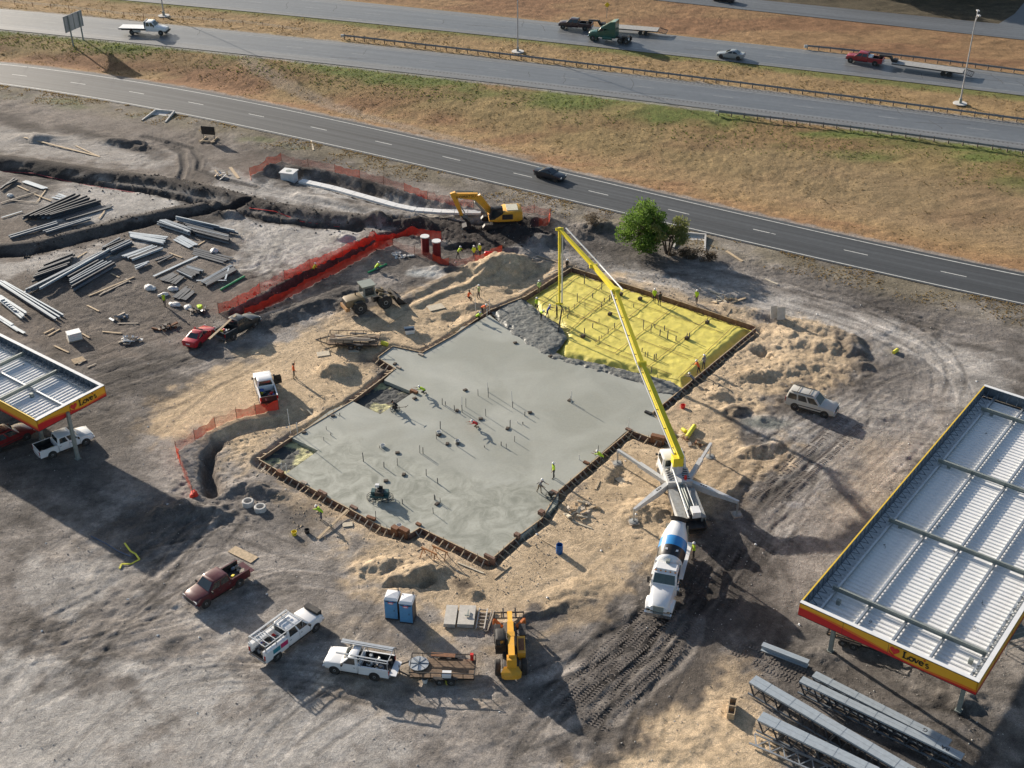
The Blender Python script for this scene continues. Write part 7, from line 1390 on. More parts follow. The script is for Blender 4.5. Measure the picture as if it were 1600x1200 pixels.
PANM = mat('pale insulated panel', (.50, .47, .42), .6, var=.15, dust=.1)
p = on(733, 968); o = thing('panel_stack', 'stack of pale flat panels beside the telehandler forks', 'panel stack', p, R(-6))
for k, (x, y, w, l_) in enumerate(((-1.5, 0, .95, 2.3), (-.2, .1, 1.35, 2.3))):
    for q in range(3): MB().box((x, y, .12 + .13 * q), (w, l_, .11), rz=.02 * q).build('panel', PANM, o)
MB().box((-.1, .2, .56), (.1, .7, .08)).build('handle_bar', GALVD, o); MB().box((-.1, -.1, .55), (.45, .12, .08)).build('handle_foot', GALVD, o)
for q in range(6): MB().box((1.05, -1.0 + .42 * q, .18), (.75, .1, .1)).build('frame_rung', WOODG, o)
for x in (.72, 1.38): MB().box((x, 0, .2), (.1, 2.4, .14)).build('frame_rail', PANM, o)
for x in (1.6, 1.8): MB().box((x, -.1, .12), (.12, 2.5, .1), rz=-.12).build('loose_rail', WOODG, o)
for px, lb in (((671, 872), 'left sawhorse of the pair below slab'), ((688, 870), 'right sawhorse of the pair below slab')):
    p = on(*px); t = thing('sawhorse', lb, 'sawhorse', p, R(-35)); SAW = mat('orange brown lumber', (.40, .20, .09), .8, var=.2); MB().box((0, 0, .85), (1.7, .1, .14)).build('top_beam', SAW, t)
    for x in (-.65, .65):
        for s in (-1, 1): MB().bar((x, 0, .82), (x + .08 * (1 if x > 0 else -1), s * .38, 0), .08, .05).build('leg', SAW, t)
for a, b, w, lb in (((362, 858), (398, 876), .95, 'wide pale board behind the maroon pickup'), ((715, 880), (756, 896), .14, 'thin board below the front slab corner'), ((772, 905), (797, 885), .14, 'thin board right of front slab corner'), ((930, 765), (936, 751), .25, 'short board beside the small sand pit'), ((894, 815), (925, 826), .16, 'thin plank below the timber scraps'), ((905, 808), (925, 795), .2, 'pale plank in timber scraps at right form'), ((893, 805), (912, 790), .2, 'dark plank in timber scraps at right form'), ((1105, 610), (1112, 597), .45, 'wide left plank beside the right form'), ((1117, 616), (1122, 600), .22, 'narrow right plank beside the right form'), ((1135, 392), (1160, 409), .35, 'white board on the verge beside road'), ((846, 843), (870, 857), .12, 'thin stick left of the blue drum'), ((486, 219), (490, 235), .25, 'white stake on the near road verge'), ((360, 262), (373, 279), .45, 'pale board near end of orange netting'), ((336, 266), (346, 279), .2, 'small pale stick left of netting'), ((38, 217), (155, 245), .35, 'long grey pole in upper left dirt'), ((118, 228), (156, 246), .25, 'thin grey pole crossing the long pole'), ((1195, 436), (1215, 445), .25, 'pale board on the far dirt track'), ((990, 470), (1060, 478), .1, 'thin batten along the back form'), ((1120, 462), (1135, 475), .25, 'light timber scrap outside back form'), ((1140, 475), (1165, 468), .3, 'light timber scraps near the back corner'), ((1110, 455), (1125, 462), .3, 'pale timber piece behind lime worker'), ((1145, 480), (1135, 492), .25, 'plank leaning at back right corner'), ((650, 860), (662, 855), .2, 'small block above the sawhorses'), ((563, 785), (575, 797), .2, 'pale stake by the front left form'), ((700, 575), (720, 575), .01, 'x'), ((480, 640), (500, 655), .15, 'batten at the left form recess'), ((400, 745), (440, 700), .08, 'string board above recess'), ((598, 510), (632, 492), .06, 'thin stick behind loader wheel'), ((570, 585), (605, 582), .12, 'board beside the sand cone'), ((810, 455), (870, 421), .15, 'long batten at the far form corner'), ((815, 440), (850, 405), .12, 'brace board at the far form corner'), ((838, 400), (880, 412), .12, 'thin white board at far form corner'), ((1040, 672), (1065, 680), .18, 'board beside pump cab')):
    if lb != 'x':
        p, q = on(*a, dz=.05), on(*b, dz=.05); tag(MB().bar(p, q, w, .05).build('plank', random.choice((WOOD, WOOD, PLY))), lb, 'plank')
tag(MB().bar(on(497, 843, dz=.1), G(543, 796, ZS + .12), .24, .06).build('plank', WOOD), 'long pale plank leaning to the front left form', 'plank')
for px, s, rz, lb in (((681, 481), (1.9, 1.3), 25, 'pale plywood sheet on sand left of slab'), ((505, 553), (1.4, 1.0), 15, 'square board on sand below flatbed trailer'), ((553, 548), (1.2, .8), 5, 'grey board with tools below flatbed trailer'), ((975, 745), (1.1, 1.4), 35, 'wet board lying in the small sand pit'), ((543, 820), (.9, .6), 10, 'flat pale stone near the front left form')): p = on(*px, dz=.06); tag(MB().box((0, 0, 0), (s[0], s[1], .05)).build('board', PLY), lb, 'board').location = p; bpy.context.scene.collection.objects[-1].rotation_euler = (0, 0, R(rz))
for px, lb, w in (((1208, 500), 'smaller white panel propped on the back track', .8), ((1219, 502), 'larger white panel propped on the back track', 1.0)):
    p = on(*px); o = thing('propped_panel', lb, 'panel', p, R(10)); MB().box((0, 0, .75), (w, .06, 1.5), rx=R(-14)).build('sheet', PANM, o); MB().bar((0, .1, 1.1), (.1, .75, 0), .06, .06).build('prop', WOODG, o)
for px, c, lb in (((1067, 637), REDL, 'red bucket on sand beside the right form'), ((908, 851), None, None), ((892, 498), ORNG, 'small orange cooler on the yellow film'), ((460, 836), mat('yellow plastic', (.7, .55, .04), .5), 'yellow and red tool box below slab'), ((480, 833), BLACKM, 'black tool bag below slab'), ((700, 1068), mat('yellow bucket plastic', (.62, .6, .08), .5), 'yellow bucket behind the utility trailer'), ((664, 1066), STUBW, 'pale wheel cap on dirt behind trailer')):
    if lb: p = on(*px); tag(MB().lathe(p, (0, 0, 1), [(0, .2), (.4, .26), (.4, .22), (.08, .18)], 12).build('bucket' if c is REDL or 'bucket' in lb else 'tool_box', c), lb, 'bucket' if 'bucket' in lb else 'tool box')
YP = mat('yellow film roll', (.72, .66, .06), .5); 
for a, b, r, lb in (((1073, 686), (1085, 668), .22, 'yellow film roll beside the pump cab'), ((1066, 672), (1071, 676), .2, 'small yellow bundle beside the pump cab'), ((596, 538), (606, 540), .25, 'yellow film bundle under the flatbed trailer'), ((1396, 553), (1402, 548), .2, 'yellow rag at right dirt track')): pipe(lb, a, b, r, YP, 0, 'film_roll', 'film roll')
# yellow strap and blue hose lying in the canopy shadow
def cord(label, px, r, m, name='strap', cat='strap'):
    mm = MB(); P = [on(*q, dz=r) for q in px]
    for i in range(len(P) - 1): mm.bar(P[i], P[i + 1], r * 2.4, r)
    return tag(mm.build(name, m), label, cat)
cord('yellow strap lying at edge of canopy shadow', [(187, 888), (190, 882), (205, 880), (212, 876), (218, 874), (212, 866), (204, 862), (195, 850)], .06, YP); cord('blue hose lying in the canopy shadow', [(142, 838), (165, 850), (185, 862), (205, 870)], .04, mat('blue hose', (.05, .09, .16), .5), 'hose', 'hose')
cord('thin red cable along the upper trench', [(390, 327), (430, 333), (470, 345), (530, 352)], .04, REDL, 'cable', 'cable')
cord('pink tape along the left trench', [(0, 263), (50, 268), (120, 281), (210, 300), (260, 308)], .03, mat('pink tape', (.45, .05, .07), .6), 'tape', 'tape')

# ------------------------------------------------------------------ joist girders at the lower right
def girder(label, a, b, W, Hh, z0=.12, marks=()):
    p, q = G(*a, Hh), G(*b, Hh); d = q - p; L_ = math.hypot(d.x, d.y); t = thing('joist_girder', label, 'girder', (p.x, p.y, gz(p.x, p.y) * .5 + .02), math.atan2(d.y, d.x))
    for s in (-1, 1): MB().box((L_ / 2, s * W / 4, Hh - .05), (L_, W / 2 - .015, .03)).box((L_ / 2, s * (W / 2 - .02), Hh - .12), (L_, .03, .14)).build('top_chord', SL, t); MB().box((L_ / 2, s * (W / 2 - .06), z0 + .06), (L_, .1, .12)).build('bottom_chord', STEELM, t)
    n = int(L_ / 1.05)
    for k in range(n):
        x0, x1 = L_ * k / n, L_ * (k + 1) / n; xm = (x0 + x1) / 2
        for s in (-1, 1): y = s * (W / 2 - .06); MB().bar((x0 + .05, y, Hh - .1), (xm, y, z0 + .1), .09, .09).bar((xm, y, z0 + .1), (x1 - .05, y, Hh - .1), .09, .09).build('web_member', STEELB, t)  # webs in darker steel, shade of the girder sides put into the colour
        if k % 2: MB().box((x0 + .3, 0, Hh - .030), (.02, W - .03, .008)).build('joint_line', STEELM, t)
    for k in range(3): MB().box((L_ * (k + .5) / 3, 0, .06), (.2, W + .2, .12)).build('timber_skid', WOODG, t)
    for txt, x in marks: obj('lettering', text_mesh(txt, .5, 'lettering', BLKT, .002, .004), t, (x, 0, Hh - .030), (0, 0, R(180)))
    return t
girder('longest galvanized girder left of the pair by large canopy', (1176, 1060), (1440, 1214), 1.0, 1.4, marks=(('EA', 14.2), ('FB', 13.1), ('LH', 15.3)))
girder('front galvanized girder of the pair below large canopy', (1252, 1060), (1505, 1182), .72, 1.4, marks=(('BA', 11.3),)); girder('rear galvanized girder of the pair below large canopy', (1272, 1052), (1485, 1160), .72, 1.1, marks=(('G', 9.0),))
girder('galvanized girder nearest the bottom picture edge', (1188, 1118), (1370, 1206), 1.0, 1.35)
p, q = on(1190, 1015), on(1262, 1043); d = q - p; tag(obj('steel_beam', MB().box((.5, 0, .03), (1, .5, .04)).box((.5, 0, .27), (1, .06, .46)).box((.5, 0, .52), (1, .5, .05)).mesh('steel_beam', SL), None, p + Vector((0, 0, .1)), (0, 0, math.atan2(d.y, d.x)), (d.length, 1, 1)), 'single galvanized beam on dirt before the large canopy', 'steel beam')
p, q = G(1170, 1165), G(1330, 1235); d = q - p; L_ = d.length; t = thing('open_truss', 'open steel lattice truss lying at the bottom edge', 'truss', (p.x, p.y, gz(p.x, p.y) + .15), math.atan2(d.y, d.x))
for y in (0, 1.05): MB().box((L_ / 2, y, .1), (L_, .12, .12)).build('chord', GALV, t)
n = 7
for k in range(n): x0, x1 = L_ * k / n, L_ * (k + 1) / n; MB().bar((x0, 1.0, .1), ((x0 + x1) / 2, .05, .1), .08, .06).build('web_member', GALV, t); MB().bar(((x0 + x1) / 2, .05, .1), (x1, 1.0, .1), .08, .06).build('web_member', GALV, t)
p = on(1143, 1112); o = thing('wooden_crate', 'narrow wooden crate on bright sand at bottom', 'crate', p, R(75))
for s in (-1, 1): MB().box((0, s * .25, .35), (1.7, .05, .5)).build('side_board', WOOD, o)
for x in (-.85, 0, .85): MB().box((x, 0, .35), (.06, .5, .6)).build('end_board', WOOD, o)
MB().box((0, 0, .08), (1.7, .5, .05)).build('bottom_board', WOODG, o)
# gear that stands under the large canopy
p = on(1335, 1003); t = utrailer('dark low trailer mostly hidden under the large canopy', Vector((p.x, p.y, p.z)), R(-28), 4.2, 1.6, .25); p = on(1580, 1010); o = thing('work_platform', 'dark work platform frame under canopy right edge', 'platform', p, R(20)); MB().box((0, 0, 1.5), (2.2, 1.2, .1)).build('deck', GALVD, o)
for x in (-1, 1):
    for y in (-.55, .55): MB().bar((x, y, 0), (x, y, 2.5), .06, .06).build('post', GALV, o)
for z in (.5, 1.0, 2.0, 2.5): MB().bar((-1, -.55, z), (1, -.55, z), .05, .05).build('rail', GALV, o)
# ------------------------------------------------------------------ orange safety netting
def net_mat(name, c, a):
    m = mat(name, c, .7, var=.2, scale=3.0, alpha=a); m.node_tree.nodes['Principled BSDF'].inputs['Subsurface Weight'].default_value = 0; return m
NETR = net_mat('orange red netting', (.72, .075, .028), .62); NETP = net_mat('faded pink netting', (.62, .16, .11), .38); NETB = net_mat('bright red doubled netting', (.72, .045, .022), .82)
def fence(label, px, h, nets, group=None, lean=.0):
    P = [on(*p) for p in px]; t = thing('safety_fence', label, 'fence', (P[0].x, P[0].y, 0)); O = Vector(t.location)
    for i in range(len(P)):
        MB().cyl(P[i] - O + Vector((0, 0, -.2)), P[i] - O + Vector((0, 0, h + .15)), .03, .03, 6).build('post', RUST, t)
        if i == len(P) - 1: break
        a, b = P[i], P[i + 1]; n = max(3, int((b - a).length / .35)); V = []; F = []; nr = Vector((-(b - a).y, (b - a).x, 0)).normalized()
        for k in range(n + 1):
            u = k / n; c = a.lerp(b, u); sag = .28 * math.sin(math.pi * u) * random.uniform(.7, 1.1); zg = gz(c.x, c.y)
            for j in range(5):
                v = j / 4; q = c + nr * (.16 * math.sin(k * 1.7 + v * 3) * math.sin(math.pi * u) + lean * v + random.uniform(-.03, .03)); V.append((q.x - O.x, q.y - O.y, max(zg, min(a.z, b.z) - .3) + .03 + v * (h - sag)))
        for k in range(n):
            for j in range(4): F.append((k * 5 + j, (k + 1) * 5 + j, (k + 1) * 5 + j + 1, k * 5 + j + 1))
        me = bpy.data.meshes.new('net_panel'); me.from_pydata(V, [], F); me.materials.append(nets[i % len(nets)]); me.polygons.foreach_set('use_smooth', [True] * len(F)); obj('net_panel', me, t)
    return t
fence('faded orange netting around the white inlet box and drain', [(393, 282), (391, 275), (440, 252), (482, 264), (524, 275), (563, 284), (600, 294), (632, 304), (668, 314), (702, 322), (740, 328)], 1.25, [NETP, NETR, NETP])
fence('orange netting end behind the excavator', [(800, 332), (835, 333), (860, 340), (856, 352), (842, 354)], 1.2, [NETP, NETP, NETR, NETR])
fence('orange netting along upper side of the diagonal trench', [(342, 490), (373, 478), (407, 458), (445, 438), (485, 420), (535, 396), (586, 372), (636, 366), (690, 376)], 1.35, [NETR, NETR, NETP, NETR, NETR, NETR, NETB, NETB])
fence('bright orange netting along lower side of the diagonal trench', [(383, 497), (430, 475), (477, 452), (530, 424), (588, 392), (614, 383)], 1.35, [NETB], lean=-.2)
fence('pale pink netting in front of the red risers', [(614, 386), (648, 398), (676, 408), (702, 416), (742, 412), (785, 408)], 1.1, [NETP, NETP, NETR, NETP, NETR])
fence('orange netting around the sand pit at left', [(436, 640), (400, 648), (370, 654), (337, 668), (305, 688), (276, 706), (283, 728), (302, 776)], 1.2, [NETB, NETR, NETP, NETR, NETP, NETR, NETP])
lump('netting_bundle', 'red bundle of netting at end of pit fence', 'netting', (303, 774), (.5, .35, .3), NETB, 61)
lump('netting_bundle', 'red bundle of netting on post above trench', 'netting', (587, 384), (.4, .3, .8), NETB, 62)
# ------------------------------------------------------------------ guard rails
post_m = MB().box((0, 0, .30), (.16, .16, .95)).mesh('post', mat('timber rail post', (.13, .10, .08), .85))
def guardrail(label, px, z, end=True):
    P = GA(px, z + .55); c = np.polyfit(P[:, 0] / 50, P[:, 1], min(2, len(px) - 1)); x0, x1 = P[0, 0], P[-1, 0]; t = thing('guard_rail', label, 'guard rail', (x0, float(np.polyval(c, x0 / 50)), z)); O = Vector(t.location); x = x0; pr = None; k = 0; RAIL = mat('dull rail steel', (.24, .245, .25), .55, .4, var=.2)
    while x <= x1:
        q = Vector((x, float(np.polyval(c, x / 50)), z)) - O
        obj('post', post_m, t, q + Vector((0, .12, 0)))
        if pr is not None and k % 2 == 0:
            d = (q - pr); 
            MB().prism([pr + Vector((0, -.02, .42)), pr + Vector((0, -.07, .50)), pr + Vector((0, -.02, .57)), pr + Vector((0, -.07, .66)), pr + Vector((0, -.02, .74)), pr + Vector((0, .02, .74)), pr + Vector((0, .02, .42))], d).build('rail', RAIL, t)
            pr = q
        if pr is None: pr = q
        x += 1.9; k += 1
    if end: MB().box((-.3, 0, .5), (.6, .3, .45)).build('end_terminal', GALV, t)
guardrail('long guard rail in the median between highway lanes', [(537, 57), (660, 68), (800, 85), (950, 102), (1100, 124), (1200, 135), (1400, 162), (1600, 185), (1690, 198)], ZM)
guardrail('guard rail on the near side of the highway', [(1123, 174), (1200, 184), (1400, 207), (1600, 235), (1700, 250)], ZM); guardrail('guard rail beyond the red pickup on far lanes', [(1262, 72), (1325, 78), (1412, 86), (1500, 99), (1600, 110), (1690, 123)], ZB)
P = GA([(-60, -4), (0, 2), (100, 12), (200, 24), (300, 30), (400, 38), (482, 50)], ZM + .4); cb = thing('cable_barrier', 'thin cable barrier with slim posts in left median', 'barrier', (P[0, 0], P[0, 1], ZM)); O = Vector(cb.location); x = P[0, 0]; pr = None; cpm = MB().cyl((0, 0, -.1), (0, 0, .95), .05, .05, 6).mesh('post', RUST)
while x < P[-1, 0]:
    q = Vector((x, float(np.interp(x, P[:, 0], P[:, 1])), ZM)) - O; obj('post', cpm, cb, q)
    if pr is not None:
        for z in (.5, .7, .85): MB().bar(pr + Vector((0, 0, z)), q + Vector((0, 0, z)), .025, .025).build('cable', GALV, cb)
    pr = q; x += 4.0
# ------------------------------------------------------------------ light poles and signs
POLE = mat('pale grey pole', (.42, .42, .43), .5, .3, var=.1)
def lamp(label, px, z, h=13.6):
    p = G(px[0], px[1], z); t = thing('light_pole', label, 'light pole', (p.x, p.y, z - .1)); MB().lathe((0, 0, 0), (0, 0, 1), [(0, 1.1), (.12, 1.1), (.14, .4)], 16).build('concrete_base', CONC, t); MB().box((0, 0, .5), (.42, .42, .75)).build('breakaway_base', GALVD, t); MB().cyl((0, 0, .5), (0, 0, h), .13, .075, 10).build('pole', POLE, t, True)
    for s in (-1, 1):
        a = Vector((.25 * s + .2, s * 1.0, 0)); m = MB().cyl((0, 0, h - .6), Vector((0, 0, h + .8)) + a * .9, .06, .05, 8); o = m.build('arm', POLE, t); e = Vector((0, 0, h + .85)) + a * 1.0; MB().box(e + a * .3, (.35, .75, .16), rz=0).build('luminaire', POLE, o)
lamp('tall twin light pole in the right median', (1500, 161), ZM - .1); lamp('tall light pole in the middle median', (809, 80), ZM - .1); lamp('tall light pole in the left median', (256, 24), ZM - .1)
a, b = on(115, 79), on(131, 72); SGN = mat('sign back aluminium', (.42, .43, .45), .45, .5, var=.08); t = thing('road_sign', 'large road sign seen from behind on two posts', 'sign', (a.x, a.y, min(a.z, b.z)), math.atan2((b - a).y, (b - a).x)); L_ = math.hypot((b - a).x, (b - a).y)
MB().box((L_ / 2 - .1, -.0, 4.2), (L_ * 1.75, .08, 2.9)).build('panel', SGN, t)
for x in (0, L_): MB().box((x, -.14, 2.75), (.2, .18, 5.5)).build('post', GALVD, t)
for x in (-.35 * L_, .5 * L_, 1.25 * L_): MB().box((x, -.07, 4.2), (.1, .06, 2.9)).build('stiffener', GALVD, t)
p = G(948, 27, ZR + .2); t = thing('warning_sign', 'small yellow diamond sign beyond the highway', 'sign', (p.x, p.y, ZR)); MB().box((0, 0, 1.3), (.08, .08, 2.6)).build('post', GALVD, t); MB().box((0, -.06, 2.6), (.75, .03, .75), ry=R(45)).build('plate', mat('sign yellow', (.72, .52, .03), .5), t)
p = on(327, 219); t = thing('site_board', 'dark board on timber skids near the frontage road', 'board', p, R(-12)); MB().box((0, 0, 1.5), (2.2, .06, 1.3)).build('panel', BLACKM, t)
for x in (-.9, .9): MB().box((x, .06, 1.0), (.1, .1, 2.1)).build('post', WOODG, t); MB().box((x, -.2, .1), (.15, 2.4, .18)).build('skid', WOOD, t)
MB().box((0, -.9, .12), (2.6, .15, .15)).build('cross_skid', WOOD, t)
for px, rz, lb in (((250, 182), -12, 'concrete culvert end below the left frontage road'), ((1080, 378), -14, 'concrete culvert end beside the green tree')):
    p = on(*px); t = thing('culvert_end', lb, 'culvert', (p.x, p.y, .0), R(rz)); MB().add([(-1.6, 1.8, .1), (1.6, 1.8, .1), (1.9, -2.2, -.25), (-1.9, -2.2, -.25), (-1.6, 1.8, -.6), (1.6, 1.8, -.6), (1.9, -2.2, -.6), (-1.9, -2.2, -.6)], [(0, 1, 2, 3), (0, 3, 7, 4), (1, 5, 6, 2), (3, 2, 6, 7), (0, 4, 5, 1)]).build('apron', CONC, t)
    for s in (-1, 1): MB().bar((s * 1.6, 1.9, .2), (s * 2.0, -2.3, -.05), .22, .4).build('wing_wall', CONC, t)
    MB().bar((-1.7, 1.9, .22), (1.7, 1.9, .22), .22, .4).build('head_wall', CONC, t)

# ------------------------------------------------------------------ trees and brush
def translucent(m, k):
    N = m.node_tree.nodes; L = m.node_tree.links; b = N['Principled BSDF']; t = N.new('ShaderNodeBsdfTranslucent'); x = N.new('ShaderNodeMixShader'); x.inputs[0].default_value = k
    L.new(b.inputs['Base Color'].links[0].from_socket, t.inputs['Color']); L.new(b.outputs[0], x.inputs[1]); L.new(t.outputs[0], x.inputs[2]); L.new(x.outputs[0], N['Material Output'].inputs['Surface']); return m
BARK = mat('bark', (.10, .075, .055), .9, var=.3, scale=6)
def leafmat(name, c, c2):
    return translucent(mat(name, c, .7, var=.3, scale=.9, col2=c2, spec=.3), .5)
LG = leafmat('bright mesquite leaves', (.17, .27, .045), (.075, .14, .026)); LO = leafmat('olive sparse leaves', (.28, .30, .10), (.16, .18, .06)); LD = leafmat('dark far leaves', (.03, .042, .016), (.014, .02, .009)); LB = leafmat('dry brush twigs', (.16, .125, .085), (.08, .06, .042))
def tree(name, label, cat, loc, h, rad, n, lm, leaf=.22, trunks=3, lobes=9, flat=.75, sparse=1.0, seed=1, group=None, base=.28, lobe=(.34, .55)):
    r = random.Random(seed); t = thing(name, label, cat, loc, 0, group); m = MB(); L = []
    for k in range(lobes):
        a = r.uniform(0, 2 * math.pi); q = math.sqrt(r.random()); L.append((Vector((math.cos(a) * q * rad * .74, math.sin(a) * q * rad * .74, h * r.uniform(base + .17, .84))), rad * r.uniform(*lobe)))
    tr = MB()
    for k in range(trunks):
        a = 2 * math.pi * k / trunks + r.uniform(-.5, .5); b0 = Vector((math.cos(a) * .15, math.sin(a) * .15, -.2)); b1 = Vector((math.cos(a) * rad * .22, math.sin(a) * rad * .22, h * .35)); tr.cyl(b0, b1, .05 * h * .5, .035 * h * .5, 8)
        for (c, q) in L[k::trunks]: mid = b1.lerp(c, .5) + Vector((r.uniform(-.3, .3), r.uniform(-.3, .3), .1)); tr.cyl(b1, mid, .022 * h * .6, .014 * h * .6, 6); tr.cyl(mid, c + Vector((0, 0, q * .3)), .014 * h * .6, .004 * h, 5)
    tr.build('trunk', BARK, t)
    N_ = n; A = np.array([[*c, q] for c, q in L]); rg = np.random.default_rng(seed); w = A[:, 3] ** 2; ch = rg.choice(len(L), N_, p=w / w.sum()); dr = rg.normal(size=(N_, 3)); dr /= np.linalg.norm(dr, axis=1)[:, None]
    rr = A[ch, 3] * (rg.random(N_) ** .38) * (1 + .25 * rg.normal(size=N_) * .5); C_ = A[ch, :3] + dr * rr[:, None] * np.array([1, 1, flat]); keep = C_[:, 2] > h * base * .55
    C_ = C_[keep]; N_ = len(C_); u = rg.normal(size=(N_, 3)); u /= np.linalg.norm(u, axis=1)[:, None]; v = np.cross(u, rg.normal(size=(N_, 3))); v /= np.linalg.norm(v, axis=1)[:, None]; s = leaf * (.6 + .8 * rg.random(N_))[:, None]
    V = np.stack([C_ - u * s, C_ + v * s * .45, C_ + u * s, C_ - v * s * .45], 1).reshape(-1, 3); F = np.arange(N_ * 4).reshape(-1, 4)
    me = bpy.data.meshes.new('crown'); me.from_pydata(V.tolist(), [], F.tolist()); me.materials.append(lm); obj('crown', me, t); return t
tree('mesquite_tree', 'dense bright green tree beside the frontage road', 'tree', on(1003, 389), 6.2, 3.7, 8500, LG, .17, 3, 22, .9, seed=5, base=.12, lobe=(.20, .40))
tree('sparse_tree', 'thin olive tree with bare twigs right of the green tree', 'tree', on(1043, 396), 5.2, 3.3, 4500, LO, .15, 5, 18, .8, seed=8, base=.2, lobe=(.15, .32))
for k, (px, rd, lb) in enumerate((((1085, 402), 1.6, 'low dry bush just right of the sparse tree'), ((1108, 408), 1.5, 'low dry bush at the end of the brush row'), ((1062, 400), 1.4, 'low dry bush at the foot of sparse tree'), ((935, 352), 2.2, 'dry brush heap left of the green tree'))): tree('dry_bush', lb, 'bush', on(*px), 1.1, rd, 900, LB, .10, 3, 7, .5, seed=30 + k, base=.05)
for k, (px, h, rd, lb) in enumerate((((1335, -24), 10, 5.5, 'leftmost dark tree past the top picture edge'), ((1410, -18), 11, 6, 'second dark tree past the top picture edge'), ((1480, -14), 11, 6, 'third dark tree past the top picture edge'), ((1545, -16), 10, 5.5, 'rightmost dark tree past the top picture edge'), ((1100, -62), 10, 6, 'lone dark tree past the top center'), ((1230, -52), 9, 5.5, 'dark tree between top center and right group'))):
    p = G(px[0], px[1], ZR); tree('dark_tree', lb, 'tree', (p.x, p.y, ZR), h, rd, 5000, LD, .45, 3, 11, .85, seed=50 + k, base=.15, group='dark trees beyond the far road')

# ------------------------------------------------------------------ grass tufts on the banks, clods and stones on the site
def scatter_tufts(name, n, fn, m, h, w, label, seed):
    rg = np.random.default_rng(seed); x = rg.uniform(-125, 130, n * 3); t_ = rg.random(n * 3); y, keep = fn(x, t_, rg); x, y = x[keep][:n], y[keep][:n]; k = len(x); z = terrain(x, y); V = []; F = []
    hh = h * (.5 + rg.random(k)); a = rg.random(k) * 6.28; ww = w * (.6 + .8 * rg.random(k)); lx, ly = rg.normal(size=k) * .12, rg.normal(size=k) * .12
    A = np.empty((k, 9, 3))
    for j in range(3):
        aa = a + j * 2.09; A[:, j * 3, :] = np.stack([x - ww * np.cos(aa), y - ww * np.sin(aa), z - .03], 1); A[:, j * 3 + 1, :] = np.stack([x + ww * np.cos(aa), y + ww * np.sin(aa), z - .03], 1); A[:, j * 3 + 2, :] = np.stack([x + lx + .6 * ww * np.cos(aa + 1.5), y + ly + .6 * ww * np.sin(aa + 1.5), z + hh], 1)
    V = A.reshape(-1, 3); F = np.arange(len(V)).reshape(-1, 3); me = bpy.data.meshes.new(name); me.from_pydata(V.tolist(), [], F.tolist()); me.materials.append(m); tag(obj(name, me), label, 'grass', None, 'stuff')
def bank_all(x, t, rg):
    ff, mn = fr_f(x) + 2.5, ma_n(x) - .8; y = ff + (mn - ff) * t; k = fbm(x * .25, y * .25, 3, 401); return y, (k > .42)
def bank_green(x, t, rg):
    ff, mn = fr_f(x), ma_n(x) - .6; y = ff + (mn - ff) * (.62 + .38 * t); k = fbm(x * .1, y * .1, 3, 231); return y, (k > .46)
def median(x, t, rg):
    a, b = ma_f(x) + .8, mb_n(x) - .6; y = a + (b - a) * t; return y, fbm(x * .3, y * .3, 2, 411) > .45
def verge(x, t, rg):
    y = fr_n(x) - .6 - 6 * t * t; return y, fbm(x * .3, y * .3, 2, 421) > .5
STRW = translucent(mat('straw grass blades', (.34, .26, .13), .9, var=.3, scale=.15, col2=(.24, .17, .085)), .6); GRSS = translucent(mat('green grass blades', (.20, .23, .06), .9, var=.3, scale=.15, col2=(.13, .16, .045)), .6)
scatter_tufts('grass', 5000, bank_all, STRW, .09, .12, 'dry straw grass on the wide highway bank', 1); scatter_tufts('grass', 3500, bank_green, GRSS, .11, .13, 'green grass along the highway shoulder', 2); scatter_tufts('grass', 4000, median, STRW, .12, .13, 'dry grass in the highway median', 3); scatter_tufts('grass', 5000, verge, STRW, .12, .1, 'thin dry grass on the frontage road verge', 4)
def clods(name, n, m, smin, smax, label, fn, seed):
    rg = np.random.default_rng(seed); x = rg.uniform(-62, 55, n * 4); y = rg.uniform(60, 172, n * 4); k = fn(x, y) & (y < fr_n(x) - 1.5) & (pdist(x, y, OUTER, True) > .6); x, y = x[k][:n], y[k][:n]; n = len(x); z = terrain(x, y)
    s = smin + (smax - smin) * rg.random(n) ** 3; D = np.array([[1, 0, 0], [0, 1, 0], [-1, 0, 0], [0, -1, 0], [0, 0, .8], [0, 0, -.6]]); A = D[None] * s[:, None, None] * (.6 + .8 * rg.random((n, 6, 1))); an = rg.random(n) * 6.28; c, q = np.cos(an)[:, None], np.sin(an)[:, None]
    X = A[..., 0] * c - A[..., 1] * q; Y = A[..., 0] * q + A[..., 1] * c; V = np.stack([X + x[:, None], Y + y[:, None], A[..., 2] + z[:, None] + .02], -1).reshape(-1, 3); T = np.array([[0, 1, 4], [1, 2, 4], [2, 3, 4], [3, 0, 4], [1, 0, 5], [2, 1, 5], [3, 2, 5], [0, 3, 5]]); F = (np.arange(n)[:, None, None] * 6 + T[None]).reshape(-1, 3)
    me = bpy.data.meshes.new(name); me.from_pydata(V.tolist(), [], F.tolist()); me.materials.append(m); tag(obj(name, me), label, 'clods', None, 'stuff')
CLD = mat('grey earth clods', (.27, .24, .215), .95, var=.35, scale=.4); CLB = mat('black earth clods', (.035, .030, .027), .95, var=.3); CLS = mat('sandy clods', (.50, .39, .27), .95, var=.25, scale=.4)
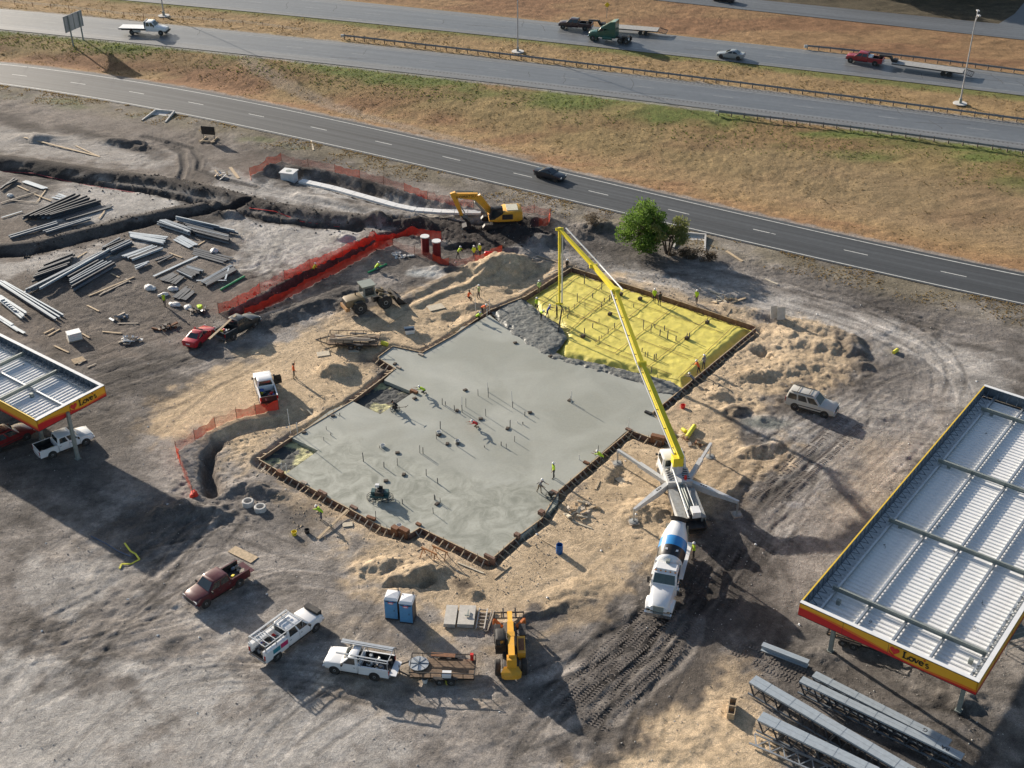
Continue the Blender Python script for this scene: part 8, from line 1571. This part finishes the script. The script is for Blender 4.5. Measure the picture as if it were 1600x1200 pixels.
clods('earth_clods', 8000, CLD, .02, .075, 'loose grey clods scattered over the site', lambda x, y: fbm(x * .12, y * .12, 3, 501) > .45, 21)
clods('earth_clods', 6000, mat('pale chalky stones', (.55, .52, .48), .9, var=.2), .02, .075, 'pale chalky stones scattered over the site', lambda x, y: fbm(x * .1, y * .1, 3, 511) > .42, 25)
clods('litter', 130, PLAST, .05, .16, 'small white litter scattered over the dirt', lambda x, y: x > -99, 26)
_tr = [r[0] for r in RIDGES_W[:5]]
clods('earth_clods', 6000, CLB, .04, .20, 'black clods along the spoil ridges', lambda x, y: np.minimum.reduce([pdist(x, y, p) for p in _tr]) < 2.6, 22)
clods('earth_clods', 9000, CLS, .02, .12, 'sandy clods around the forms', lambda x, y: pdist(x, y, OUTER, True) < 5.0, 23)
exp_ = GA([(590, 338), (860, 345), (868, 380), (740, 392), (600, 362)])
clods('earth_clods', 1500, CLB, .06, .3, 'black clods around the excavator', lambda x, y: pdist(x, y, exp_, True) < 1.0, 24)

# pressed tread bars left by the machines' tyres
TM = MB(); tb_rng = random.Random(9)
TRD = [([(905, 1120), (960, 1060), (1020, 1005), (1070, 960)], k * .62 - 2.2) for k in range(9)] + [([(1195, 785), (1250, 735), (1300, 690), (1335, 660)], k) for k in (-1.0, -.5, .9, 1.4)] + [([(1150, 1012), (1200, 1036), (1255, 1062)], k) for k in (-.8, -.3, .3, .8)]
for px, off in TRD:
    P = [G(*p) for p in px]
    for i in range(len(P) - 1):
        a, b = P[i], P[i + 1]; d = (b - a); L_ = d.length; d /= L_; n_ = Vector((-d.y, d.x, 0)); ang = math.atan2(d.y, d.x); k = 0.0
        while k < L_:
            c = a + d * k + n_ * (off + .05 * math.sin(k)); k += .27
            if tb_rng.random() < .2: continue
            z = gz(c.x, c.y)
            for s in (-1, 1): q = c + n_ * (s * .12); TM.box((q.x, q.y, z + .005), (.10, .24, .055), rz=ang + s * .55)
tag(TM.build('tread_marks', mat('pressed dark soil', (.15, .13, .115), .95, var=.3, scale=.8)), 'chevron tread marks pressed into the dirt', 'tread marks', None, 'stuff')
